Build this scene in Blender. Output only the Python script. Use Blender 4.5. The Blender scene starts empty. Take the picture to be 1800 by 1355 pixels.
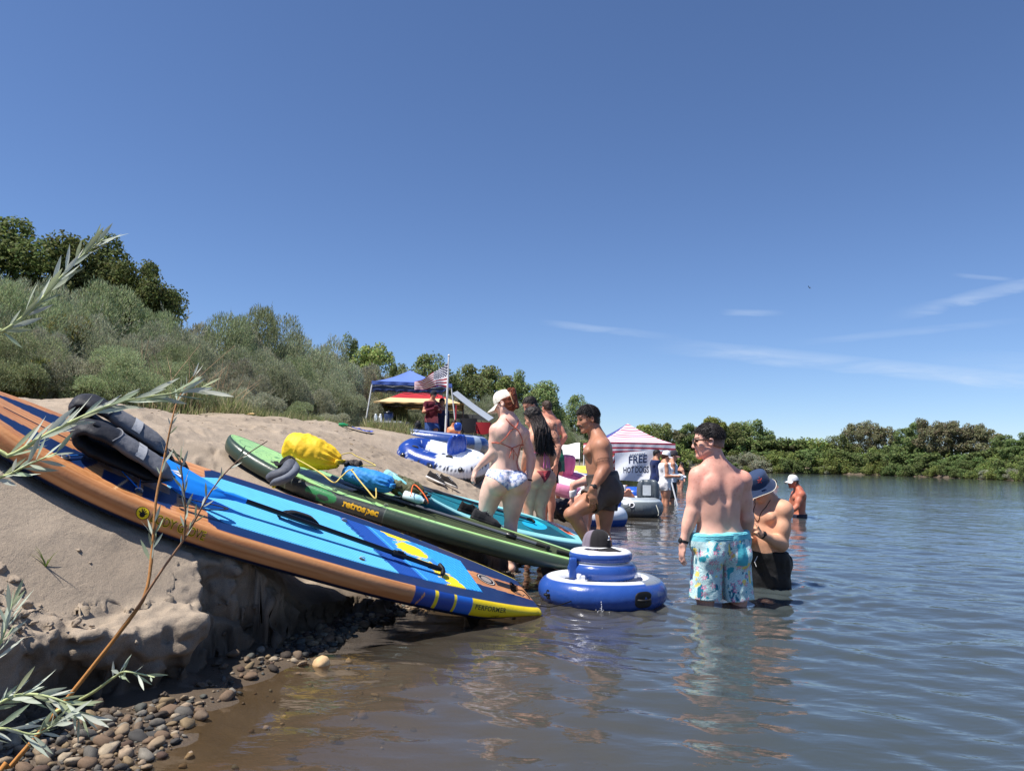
import bpy, math, random
import numpy as np
from mathutils import Vector, Matrix

# ------------------------------------------------------------------ camera, light, exposure
SC = bpy.context.scene
COL = SC.collection
FPX, CAMZ = 1300.0, 1.05
PITCH, ROLL = math.radians(5.78), math.radians(1.0)
_f = np.array([0, math.cos(PITCH), math.sin(PITCH)])
_u0 = np.array([0, -math.sin(PITCH), math.cos(PITCH)])
_r0 = np.array([1.0, 0, 0])
_r = _r0 * math.cos(ROLL) + _u0 * math.sin(ROLL)
_u = _u0 * math.cos(ROLL) - _r0 * math.sin(ROLL)
CAM0 = np.array([0, 0, CAMZ])
cam_data = bpy.data.cameras.new('camera')
cam_data.sensor_width = 36.0
cam_data.lens = FPX * 36.0 / 1800.0
cam_data.clip_start, cam_data.clip_end = 0.05, 3000.0
cam = bpy.data.objects.new('camera', cam_data)
COL.objects.link(cam)
cam.matrix_world = Matrix(((_r[0], _u[0], -_f[0], 0), (_r[1], _u[1], -_f[1], 0), (_r[2], _u[2], -_f[2], CAMZ), (0, 0, 0, 1)))
SC.camera = cam

SUN_EL, SUN_DIR = math.radians(63), np.array([-0.92, -0.39])       # direction towards the sun on the ground plan
SUN_AZ = math.atan2(SUN_DIR[0], SUN_DIR[1])                          # clockwise from +Y
sv = Vector((math.sin(SUN_AZ) * math.cos(SUN_EL), math.cos(SUN_AZ) * math.cos(SUN_EL), math.sin(SUN_EL)))
sun_data = bpy.data.lights.new('sun', 'SUN')
sun_data.energy, sun_data.angle, sun_data.color = 5.0, math.radians(0.53), (1.0, 0.955, 0.89)
sun = bpy.data.objects.new('sun', sun_data)
COL.objects.link(sun)
sun.rotation_euler = sv.to_track_quat('Z', 'Y').to_euler()

world = bpy.data.worlds.new('World')
SC.world = world
world.use_nodes = True
wn, wl = world.node_tree.nodes, world.node_tree.links
wn.clear()
w_out = wn.new('ShaderNodeOutputWorld')
w_bg = wn.new('ShaderNodeBackground')
w_sky = wn.new('ShaderNodeTexSky')
w_sky.sky_type = 'NISHITA'
w_sky.sun_disc = False
w_sky.sun_elevation, w_sky.sun_rotation = SUN_EL, SUN_AZ
w_sky.altitude, w_sky.air_density, w_sky.dust_density, w_sky.ozone_density = 20, 0.82, 0.1, 5.0
w_bg.inputs['Strength'].default_value = 0.090
wl.new(w_bg.outputs[0], w_out.inputs[0])
# thin cirrus streaks low over the far bank, mixed into the sky by direction
w_geo = wn.new('ShaderNodeTexCoord')
w_sep = wn.new('ShaderNodeSeparateXYZ')
wl.new(w_geo.outputs['Generated'], w_sep.inputs[0])
def wmath(op, a, b=None, c=None):
    n = wn.new('ShaderNodeMath'); n.operation = op
    for i, v in enumerate((a, b, c)):
        if v is None: continue
        if isinstance(v, (int, float)): n.inputs[i].default_value = v
        else: wl.new(v, n.inputs[i])
    return n.outputs[0]
def wstreak(az0, el0, slope, half, az_a, az_b, gain, wiggle):
    """a long thin cloud: azimuth/elevation in tangent units, soft on every side"""
    az = wmath('DIVIDE', w_sep.outputs[0], wmath('MAXIMUM', w_sep.outputs[1], 0.05))
    el = wmath('DIVIDE', w_sep.outputs[2], wmath('MAXIMUM', w_sep.outputs[1], 0.05))
    cmb = wn.new('ShaderNodeCombineXYZ')
    wl.new(wmath('MULTIPLY', az, 9.0), cmb.inputs[0]); wl.new(wmath('MULTIPLY', el, 60.0), cmb.inputs[1])
    nz = wn.new('ShaderNodeTexNoise'); nz.inputs['Scale'].default_value = 1.0; nz.inputs['Detail'].default_value = 6; nz.inputs['Roughness'].default_value = 0.62
    nz.inputs['Distortion'].default_value = 0.6
    wl.new(cmb.outputs[0], nz.inputs['Vector'])
    nn = nz.outputs[0]
    off = wmath('SUBTRACT', el, wmath('ADD', wmath('MULTIPLY', wmath('SUBTRACT', az, az0), slope), el0))
    off = wmath('ADD', off, wmath('MULTIPLY', wmath('SUBTRACT', nn, 0.5), wiggle))
    band = wmath('MAXIMUM', wmath('SUBTRACT', 1.0, wmath('POWER', wmath('DIVIDE', wmath('ABSOLUTE', off), half), 2.0)), 0.0)
    e1 = wn.new('ShaderNodeMapRange'); e1.interpolation_type = 'SMOOTHSTEP'
    wl.new(az, e1.inputs[0]); e1.inputs[1].default_value = az_a[0]; e1.inputs[2].default_value = az_a[1]
    e2 = wn.new('ShaderNodeMapRange'); e2.interpolation_type = 'SMOOTHSTEP'
    wl.new(az, e2.inputs[0]); e2.inputs[1].default_value = az_b[0]; e2.inputs[2].default_value = az_b[1]; e2.inputs[3].default_value = 1; e2.inputs[4].default_value = 0
    m = wmath('MULTIPLY', wmath('MULTIPLY', band, e1.outputs[0]), e2.outputs[0])
    m = wmath('MULTIPLY', m, wmath('MAXIMUM', wmath('SUBTRACT', wmath('MULTIPLY', nn, 2.4), 0.55), 0.0))
    return wmath('MULTIPLY', m, gain * .95)
cl = None
for a in ((0.42, 0.142, -0.085, 0.013, (0.17, 0.34), (0.60, 0.86), 0.36, 0.010),
          (0.09, 0.184, -0.10, 0.006, (0.03, 0.08), (0.13, 0.25), 0.26, 0.010),
          (0.62, 0.231, 0.27, 0.011, (0.50, 0.62), (0.80, 1.05), 0.30, 0.014),
          (0.52, 0.182, 0.12, 0.006, (0.36, 0.48), (0.60, 0.72), 0.15, 0.006),
          (0.33, 0.208, 0.01, 0.005, (0.28, 0.31), (0.33, 0.38), 0.22, 0.007),
          (0.70, 0.135, 0.02, 0.030, (0.48, 0.75), (0.9, 1.3), 0.16, 0.03),
          (0.66, 0.262, -0.06, 0.004, (0.60, 0.63), (0.66, 0.70), 0.20, 0.006)):
    s_ = wstreak(*a)
    cl = s_ if cl is None else wmath('ADD', cl, s_)
w_mix = wn.new('ShaderNodeMixRGB')
w_mix.inputs[2].default_value = (5.6, 6.4, 7.6, 1)
wl.new(wmath('MINIMUM', cl, 0.8), w_mix.inputs[0])
w_tint = wn.new('ShaderNodeMixRGB'); w_tint.blend_type = 'MULTIPLY'; w_tint.inputs[0].default_value = 1.0
w_tint.inputs[2].default_value = (0.90, 0.94, 1.05, 1)
wl.new(w_sky.outputs[0], w_tint.inputs[1])
wl.new(w_tint.outputs[0], w_mix.inputs[1])
wl.new(w_mix.outputs[0], w_bg.inputs[0])

SC.view_settings.view_transform = 'Standard'
SC.view_settings.look = 'None'
SC.view_settings.exposure = 0.56
SC.view_settings.gamma = 1.0
SC.view_settings.use_curve_mapping = False
SC.render.engine = 'CYCLES'
SC.cycles.use_denoising = True
SC.cycles.max_bounces = 8
SC.cycles.transparent_max_bounces = 10
SC.cycles.caustics_reflective = False
SC.cycles.caustics_refractive = False

# ------------------------------------------------------------------ helpers
rnd = random.Random(11)
RG = np.random.default_rng(7)
A = lambda *v: np.array(v, float)
def nrm(v):
    v = np.asarray(v, float)
    return v / (np.linalg.norm(v) + 1e-12)
def ray(px, py):
    return _f + _r * (px - 900) / FPX - _u * (py - 677.5) / FPX
def at(px, py, y):
    """the place at distance y up the river that lies in that direction from the bank's edge"""
    d = ray(px, py)
    return CAM0 + d * (y / d[1])
def srgb(r, g, b):
    c = np.array([r, g, b]) / 255.0
    return np.where(c <= 0.04045, c / 12.92, ((c + 0.055) / 1.055) ** 2.4)

def _hash(ix, iy, iz, seed):
    h = (ix.astype(np.int64) * 374761393 + iy.astype(np.int64) * 668265263 + iz.astype(np.int64) * 2147483647 + seed * 974634777) & 0x7fffffff
    h = ((h ^ (h >> 13)) * 1274126177) & 0x7fffffff
    h = ((h ^ (h >> 16)) * 668265263) & 0x7fffffff
    return ((h ^ (h >> 15)) & 0xffff) / 65535.0
def vn2(x, y, seed=0):
    x = np.asarray(x, float); y = np.asarray(y, float)
    ix, iy = np.floor(x), np.floor(y)
    fx, fy = x - ix, y - iy
    fx = fx * fx * fx * (fx * (fx * 6 - 15) + 10); fy = fy * fy * fy * (fy * (fy * 6 - 15) + 10)
    z = np.zeros_like(ix)
    a, b = _hash(ix, iy, z, seed), _hash(ix + 1, iy, z, seed)
    c, d = _hash(ix, iy + 1, z, seed), _hash(ix + 1, iy + 1, z, seed)
    return (a + (b - a) * fx) * (1 - fy) + (c + (d - c) * fx) * fy - 0.5
def fbm2(x, y, oct=4, seed=0, gain=0.5):
    s = 0; a = 1.0
    for o in range(oct):
        s = s + a * vn2(x * 2 ** o + 17.3 * o, y * 2 ** o - 9.1 * o, seed + o); a *= gain
    return s
def vn3(P, seed=0):
    i = np.floor(P); f = P - i
    f = f * f * (3 - 2 * f)
    r = 0
    for dx in (0, 1):
        for dy in (0, 1):
            for dz in (0, 1):
                w = (f[..., 0] if dx else 1 - f[..., 0]) * (f[..., 1] if dy else 1 - f[..., 1]) * (f[..., 2] if dz else 1 - f[..., 2])
                r = r + w * _hash(i[..., 0] + dx, i[..., 1] + dy, i[..., 2] + dz, seed)
    return r - 0.5
def sst(a, b, x):
    t = np.clip((x - a) / (b - a), 0, 1)
    return t * t * (3 - 2 * t)

# ---- materials: few kinds of surface, the colour of each thing comes from its own colour attribute
MATS = {}
def mat_new(name):
    m = bpy.data.materials.new(name); m.use_nodes = True
    nt = m.node_tree
    b = nt.nodes['Principled BSDF']
    return m, nt, b
def surface(name, rough=0.6, spec=0.5, metallic=0.0, mottle=0.12, mscale=9.0, bump=0.0, bscale=60.0, coat=0.0, sheen=0.0, sss=0.0, trans=0.0, objspace=True, rvar=0.0, bdist=0.01):
    if name in MATS: return MATS[name]
    m, nt, b = mat_new(name)
    N, L = nt.nodes, nt.links
    at_ = N.new('ShaderNodeAttribute'); at_.attribute_name = 'Col'
    tc = N.new('ShaderNodeTexCoord')
    co = tc.outputs['Object'] if objspace else N.new('ShaderNodeNewGeometry').outputs['Position']
    nz = N.new('ShaderNodeTexNoise'); nz.inputs['Scale'].default_value = mscale; nz.inputs['Detail'].default_value = 5
    L.new(co, nz.inputs['Vector'])
    mr = N.new('ShaderNodeMapRange')
    L.new(nz.outputs[0], mr.inputs[0])
    mr.inputs[1].default_value = 0.25; mr.inputs[2].default_value = 0.75
    mr.inputs[3].default_value = 1 - mottle; mr.inputs[4].default_value = 1 + mottle
    mx = N.new('ShaderNodeVectorMath'); mx.operation = 'SCALE'
    L.new(at_.outputs['Color'], mx.inputs[0]); L.new(mr.outputs[0], mx.inputs['Scale'])
    L.new(mx.outputs[0], b.inputs['Base Color'])
    b.inputs['Roughness'].default_value = rough
    if rvar:
        r2 = N.new('ShaderNodeMapRange'); L.new(nz.outputs[0], r2.inputs[0]); r2.inputs[1].default_value = .3; r2.inputs[2].default_value = .7
        r2.inputs[3].default_value = rough - rvar; r2.inputs[4].default_value = rough + rvar
        L.new(r2.outputs[0], b.inputs['Roughness'])
    b.inputs['Specular IOR Level'].default_value = spec
    b.inputs['Metallic'].default_value = metallic
    b.inputs['Coat Weight'].default_value = coat
    b.inputs['Sheen Weight'].default_value = sheen
    if sss:
        b.inputs['Subsurface Weight'].default_value = sss
        b.inputs['Subsurface Radius'].default_value = (0.012, 0.005, 0.003)
        b.inputs['Subsurface Scale'].default_value = 1.0
    if trans: b.inputs['Transmission Weight'].default_value = trans
    if bump:
        n2 = N.new('ShaderNodeTexNoise'); n2.inputs['Scale'].default_value = bscale; n2.inputs['Detail'].default_value = 4
        L.new(co, n2.inputs['Vector'])
        bp = N.new('ShaderNodeBump'); bp.inputs['Strength'].default_value = bump; bp.inputs['Distance'].default_value = bdist
        L.new(n2.outputs[0], bp.inputs['Height']); L.new(bp.outputs[0], b.inputs['Normal'])
    MATS[name] = m
    return m
SKIN = surface('skin', 0.52, 0.36, mottle=0.12, mscale=16, bump=0.14, bscale=120, bdist=0.004, rvar=0.10)
HAIR = surface('hair', 0.55, 0.35, mottle=0.35, mscale=60, bump=0.5, bscale=120)
CLOTH = surface('cloth', 0.85, 0.2, mottle=0.10, mscale=12, bump=0.3, bscale=45, sheen=0.1)
NYLON = surface('nylon', 0.62, 0.3, mottle=0.10, mscale=8, bump=0.35, bscale=22, bdist=0.02)
VINYL = surface('vinyl', 0.27, 0.5, mottle=0.06, mscale=6, bump=0.15, bscale=9, bdist=0.03, rvar=0.06)
RUBBER = surface('rubber', 0.6, 0.35, mottle=0.1, mscale=30)
PLASTIC = surface('plastic', 0.3, 0.5, mottle=0.04, mscale=10)
METAL = surface('painted_metal', 0.35, 0.5, mottle=0.05, mscale=10)
PRINT = surface('print', 0.5, 0.3, mottle=0.05, mscale=20)
BARK = surface('bark', 0.9, 0.2, mottle=0.3, mscale=8, bump=0.6, bscale=20)
STONE = surface('stone', 0.75, 0.35, mottle=0.32, mscale=16, bump=0.35, bscale=40, bdist=0.01)
ROPE = surface('rope', 0.8, 0.2, mottle=0.15, mscale=80)
GLASSY = surface('dark_lens', 0.08, 0.7, mottle=0.0)

# ---- mesh making
def mk(name, V, faces, mat, parent=None, col=None, smooth=True, attrs=None, facecol=None):
    """V (n,3) world or local coordinates; faces = list of index arrays (m,3) or (m,4); ONE mesh object"""
    me = bpy.data.meshes.new(name)
    V = np.asarray(V, np.float32)
    faces = [np.asarray(f, np.int64) for f in (faces if isinstance(faces, list) else [faces]) if len(f)]
    me.vertices.add(len(V)); me.vertices.foreach_set('co', V.ravel())
    nl = sum(f.size for f in faces); nf = sum(len(f) for f in faces)
    me.loops.add(nl); me.polygons.add(nf)
    li = np.concatenate([f.ravel() for f in faces]).astype(np.int32)
    tot = np.concatenate([np.full(len(f), f.shape[1]) for f in faces])
    st = np.concatenate([[0], np.cumsum(tot)[:-1]]).astype(np.int32)
    me.loops.foreach_set('vertex_index', li)
    me.polygons.foreach_set('loop_start', st)
    me.update(calc_edges=True)
    me.validate()
    if smooth is not None:
        me.polygons.foreach_set('use_smooth', np.full(len(me.polygons), bool(smooth)))
    if facecol is not None:
        a = me.attributes.new('Col', 'FLOAT_COLOR', 'CORNER')
        c = np.ones((nl, 4), np.float32); c[:, :3] = np.repeat(np.asarray(facecol), tot, axis=0)
        a.data.foreach_set('color', c.ravel())
    elif col is not None:
        a = me.attributes.new('Col', 'FLOAT_COLOR', 'POINT')
        c = np.ones((len(V), 4), np.float32); c[:, :3] = np.asarray(col)
        a.data.foreach_set('color', c.ravel())
    for k, v in (attrs or {}).items():
        a = me.attributes.new(k, 'FLOAT', 'POINT'); a.data.foreach_set('value', np.asarray(v, np.float32))
    if mat: me.materials.append(mat)
    o = bpy.data.objects.new(name, me)
    COL.objects.link(o)
    if parent is not None: put_under(o, parent)
    return o
def put_under(o, parent):
    o.parent = parent
    o.matrix_parent_inverse = world_of(parent).inverted()
def world_of(o):
    m = o.matrix_basis.copy()
    if o.parent is not None: m = world_of(o.parent) @ o.matrix_parent_inverse @ m
    return m
def tag(o, label, cat, group=None, kind=None):
    o['label'] = label; o['category'] = cat
    if group: o['group'] = group
    if kind: o['kind'] = kind
    return o
def empty(name, loc, label=None, cat=None, group=None):
    o = bpy.data.objects.new(name, None); COL.objects.link(o)
    o.location = [float(v) for v in loc]; o.empty_display_size = 0.2
    if label: tag(o, label, cat, group)
    return o
def clone(o, loc, rz=0.0, sc=1.0, label=None, group=None):
    c = o.copy(); COL.objects.link(c); c.location = loc; c.rotation_euler = (0, 0, rz); c.scale = (sc, sc, sc) if np.isscalar(sc) else sc
    if label: c['label'] = label
    if group: c['group'] = group
    for ch in o.children:
        d = ch.copy(); COL.objects.link(d); d.parent = c
    return c

def catmull(P, n, closed=False):
    P = np.asarray(P, float); m = len(P)
    if closed: idx = lambda i: P[i % m]; segs = m
    else: idx = lambda i: P[min(max(i, 0), m - 1)]; segs = m - 1
    out = []
    for t in np.linspace(0, segs, n, endpoint=not closed):
        i = min(int(t), segs - 1); f = t - i
        p0, p1, p2, p3 = idx(i - 1), idx(i), idx(i + 1), idx(i + 2)
        out.append(0.5 * (2 * p1 + (p2 - p0) * f + (2 * p0 - 5 * p1 + 4 * p2 - p3) * f * f + (3 * p1 - p0 - 3 * p2 + p3) * f ** 3))
    return np.array(out)

class MB:
    """collects shapes into one mesh; every shape has its own colour"""
    def __init__(s): s.V = []; s.Q = []; s.T = []; s.C = []; s.n = 0
    def add(s, V, quads=None, tris=None, col=(.5, .5, .5)):
        V = np.asarray(V, float)
        if quads is not None and len(quads): s.Q.append(np.asarray(quads) + s.n)
        if tris is not None and len(tris): s.T.append(np.asarray(tris) + s.n)
        c = np.asarray(col, float)
        s.C.append(np.broadcast_to(c, (len(V), 3)) if c.ndim == 1 else c)
        s.V.append(V); s.n += len(V)
        return s
    def grid(s, P, col=(.5, .5, .5), wrap_u=False, wrap_v=False):
        P = np.asarray(P, float); nu, nv = P.shape[:2]
        I = np.arange(nu * nv).reshape(nu, nv)
        if wrap_u: I = np.vstack([I, I[:1]])
        if wrap_v: I = np.hstack([I, I[:, :1]])
        q = np.stack([I[:-1, :-1], I[1:, :-1], I[1:, 1:], I[:-1, 1:]], -1).reshape(-1, 4)
        c = np.asarray(col, float)
        return s.add(P.reshape(-1, 3), q, col=c if c.ndim == 1 else c.reshape(-1, 3))
    def tube(s, P, r, col=(.5, .5, .5), n=8, closed=False, flat=1.0, up=(0, 0, 1), caps=True, ridge=0, rn=0):
        P = np.asarray(P, float); m = len(P)
        r = np.broadcast_to(np.asarray(r, float), (m,))
        T = np.gradient(P, axis=0)
        if closed: T = np.roll(P, -1, 0) - np.roll(P, 1, 0)
        T /= np.linalg.norm(T, axis=1)[:, None] + 1e-12
        u = np.broadcast_to(A(*up), P.shape)
        S = np.cross(T, u); bad = np.linalg.norm(S, axis=1) < .08
        S[bad] = np.cross(T[bad], A(1, 0.2, 0)); S /= np.linalg.norm(S, axis=1)[:, None]
        U = np.cross(S, T)
        a = np.linspace(0, 2 * np.pi, n, endpoint=False)
        R = P[:, None] + r[:, None, None] * (np.cos(a)[None, :, None] * S[:, None] + flat * np.sin(a)[None, :, None] * U[:, None])
        c = np.asarray(col, float)
        if c.ndim == 2: c = np.repeat(c[:, None], n, 1)
        s.grid(R, c, wrap_u=closed, wrap_v=True)
        if caps and not closed:
            for k in (0, m - 1):
                cc = c if c.ndim == 1 else c[k, 0]
                s.add(np.vstack([R[k], P[k]]), tris=[[i, (i + 1) % n, n] for i in range(n)], col=cc)
        return s
    def box(s, c, h, col=(.5, .5, .5), R=None, bev=0.0):
        c = A(*c); h = A(*h); R = np.eye(3) if R is None else np.asarray(R)
        if bev <= 0:
            v = np.array([[x, y, z] for x in (-1, 1) for y in (-1, 1) for z in (-1, 1)]) * h
            q = [[0, 1, 3, 2], [4, 6, 7, 5], [0, 4, 5, 1], [2, 3, 7, 6], [0, 2, 6, 4], [1, 5, 7, 3]]
            return s.add(v @ R + c, q, col=col)
        return s.ellip(c, h, col, R, e=0.25, n=14)
    def ellip(s, c, r, col=(.5, .5, .5), R=None, e=1.0, n=16, fn=None):
        """superellipsoid; e<1 makes it boxy. rows of R are the axes"""
        R = np.eye(3) if R is None else np.asarray(R)
        pw = lambda v: np.sign(v) * np.abs(v) ** e
        a = np.linspace(-np.pi / 2, np.pi / 2, n); b = np.linspace(0, 2 * np.pi, 2 * n, endpoint=False)
        ca, sa, cb, sb = pw(np.cos(a)), pw(np.sin(a)), pw(np.cos(b)), pw(np.sin(b))
        P = np.stack([ca[:, None] * cb, ca[:, None] * sb, np.repeat(sa[:, None], 2 * n, 1)], -1)
        if fn is not None: P = fn(P)
        P = (P * A(*r)) @ R + A(*c)
        return s.grid(P, col, wrap_v=True)
    def lathe(s, prof, c, col=(.5, .5, .5), n=32, R=None, sx=1.0, sy=1.0, cols=None):
        R = np.eye(3) if R is None else np.asarray(R)
        prof = np.asarray(prof, float); b = np.linspace(0, 2 * np.pi, n, endpoint=False)
        P = np.stack([prof[:, :1] * np.cos(b) * sx, prof[:, :1] * np.sin(b) * sy, np.repeat(prof[:, 1:], n, 1)], -1)
        P = P @ R + A(*c)
        if cols is not None: col = np.repeat(np.asarray(cols, float)[:, None], n, 1)
        return s.grid(P, col, wrap_v=True)
    def build(s, name, mat, parent=None, smooth=True):
        fs = []
        if s.Q: fs.append(np.vstack(s.Q))
        if s.T: fs.append(np.vstack(s.T))
        return mk(name, np.vstack(s.V), fs, mat, parent, col=np.vstack(s.C), smooth=smooth)
def frame(x, up=(0, 0, 1)):
    """rows: x, y, z axes with x along the given direction"""
    x = nrm(x); y = nrm(np.cross(A(*up), x)); z = np.cross(x, y)
    return np.stack([x, y, z])
def text_mesh(body, size=1.0, offset=0.0, spacing=1.0, shear=0.0):
    cu = bpy.data.curves.new('lettering', 'FONT')
    cu.body = body; cu.size = size; cu.offset = offset; cu.space_character = spacing; cu.shear = shear
    cu.resolution_u = 3
    ob = bpy.data.objects.new('lettering', cu); COL.objects.link(ob)
    dg = bpy.context.evaluated_depsgraph_get()
    me = ob.evaluated_get(dg).to_mesh()
    V = np.array([v.co[:] for v in me.vertices]); T = []
    me.calc_loop_triangles()
    T = np.array([t.vertices[:] for t in me.loop_triangles])
    ob.evaluated_get(dg).to_mesh_clear()
    bpy.data.objects.remove(ob); bpy.data.curves.remove(cu)
    return V, T
# ------------------------------------------------------------------ the river bank, the bed and the water
WATER_EDGE = np.array([(-1.3, -30), (-1.3, -6), (-1.25, 0), (-1.2, 2.2), (-1.15, 2.86), (-1.27, 3.5), (-1.04, 4.2), (-.88, 5.03), (-.3, 6.3), (.1, 7.2),
                       (.45, 9), (.95, 11), (1.5, 14), (2.3, 20), (3.5, 30), (6, 45), (10, 62), (15, 82), (20, 95), (30, 101), (37.5, 98), (44, 96),
                       (47.3, 88), (47.3, 77), (47.2, 66), (50, 50), (60, 30), (90, 0), (90, -30)], float)
CLIFF = np.array([(-2.1, -30), (-2.1, 1.0), (-1.9, 2.0), (-1.78, 2.6), (-1.72, 3.0), (-1.52, 3.25), (-1.42, 3.45), (-1.50, 3.72), (-1.36, 4.05), (-1.22, 4.5),
                  (-.98, 5.2), (-.5, 6.2), (-.05, 7.2), (.40, 9), (.9, 11), (1.45, 14), (2.25, 20), (3.45, 30), (5.95, 45), (9.95, 62), (15, 82.5), (20, 95.5),
                  (30, 101.5), (37.5, 98.5), (44.3, 96.4), (47.8, 88), (47.8, 77), (47.7, 66), (50.5, 50), (60.5, 30), (91, 0), (91, -30)], float)
def poly_dist(x, y, PL, closed=True):
    """signed distance: positive outside the closed outline"""
    d2 = np.full(x.shape, 1e18); ins = np.zeros(x.shape, bool)
    n = len(PL)
    for i in range(n):
        x0, y0 = PL[i]; x1, y1 = PL[(i + 1) % n]
        dx, dy = x1 - x0, y1 - y0
        if i < n - 1:
            t = np.clip(((x - x0) * dx + (y - y0) * dy) / (dx * dx + dy * dy), 0, 1)
            d2 = np.minimum(d2, (x - x0 - t * dx) ** 2 + (y - y0 - t * dy) ** 2)
        if y0 != y1:
            c = ((y0 > y) != (y1 > y)) & (x < (x1 - x0) * (y - y0) / (y1 - y0) + x0)
            ins ^= c
    return np.sqrt(d2) * np.where(ins, -1, 1)
BOARDS = {}      # filled below: pose of every board, so that the sand gives way under it
BOARD_POSE = dict(
    wood=dict(x=(0.1196, 5.3240, 0.1253, 0.5540, 0.3173, 0.3623), L=3.5, W=.43, rest=2.0),
    green=dict(x=(0.6920, 6.3794, 0.2161, -0.0646, 0.2627, 0.0430), L=3.33, W=.426, rest=1.9),
    teal=dict(x=(0.8246, 8.7209, 0.2037, 0.8599, 0.1953, 0.3753), L=3.0, W=.38, rest=1.5))
def board_hw(s, L, W):
    a = np.clip(np.asarray(s, float) / L, 0, 1)
    tail = .19 + (W - .19) * np.sin(np.clip(a / .42, 0, 1) * np.pi / 2) ** .8
    nose = np.sqrt(np.clip(1 - np.clip((a - .5) / .5, 0, 1) ** 2.4, 0, 1))
    return np.minimum(tail, W * nose)
def board_rocker(s, L):
    return .16 * np.clip((np.asarray(s, float) / L - .6) / .4, 0, 1) ** 2
RT0 = .064
def board_th(s):
    return RT0 * (.42 + .58 * sst(-.02, .55, np.asarray(s, float)))
def board_axes(p):
    yaw, pit, rol = p['x'][3:6]
    ud = A(-math.cos(yaw) * math.cos(pit), -math.sin(yaw) * math.cos(pit), math.sin(pit))
    wd = nrm(np.cross(A(0, 0, 1), -ud))
    if wd[1] < 0: wd = -wd
    n = np.cross(wd, ud); n *= np.sign(n[2])
    return ud, wd * math.cos(rol) + n * math.sin(rol), n * math.cos(rol) - wd * math.sin(rol)
def board_pt(p, s, t, h):
    ud, w, n = board_axes(p)
    s, t, h = np.broadcast_arrays(np.asarray(s, float), t, h)
    return A(*p['x'][:3]) + s[..., None] * ud + t[..., None] * w + h[..., None] * n
def ledge_h(y):
    return np.interp(y, [-30, 2.2, 2.9, 3.2, 3.5, 3.75, 4, 4.25, 4.6, 5.5, 7, 9, 60, 62, 95, 200], [.34, .37, .35, .28, .31, .33, .26, .18, .13, .09, .04, .02, .05, .2, .3, .3])
_rf = random.Random(4)
FEET = []
while len(FEET) < 60:
    _x, _y = _rf.uniform(-4.2, -.1), _rf.uniform(4.6, 12)
    if -4.4 + .05 * _y < _x < -.9 + .12 * (_y - 6): FEET.append((_x, _y, _rf.uniform(0, 3.1)))
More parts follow.
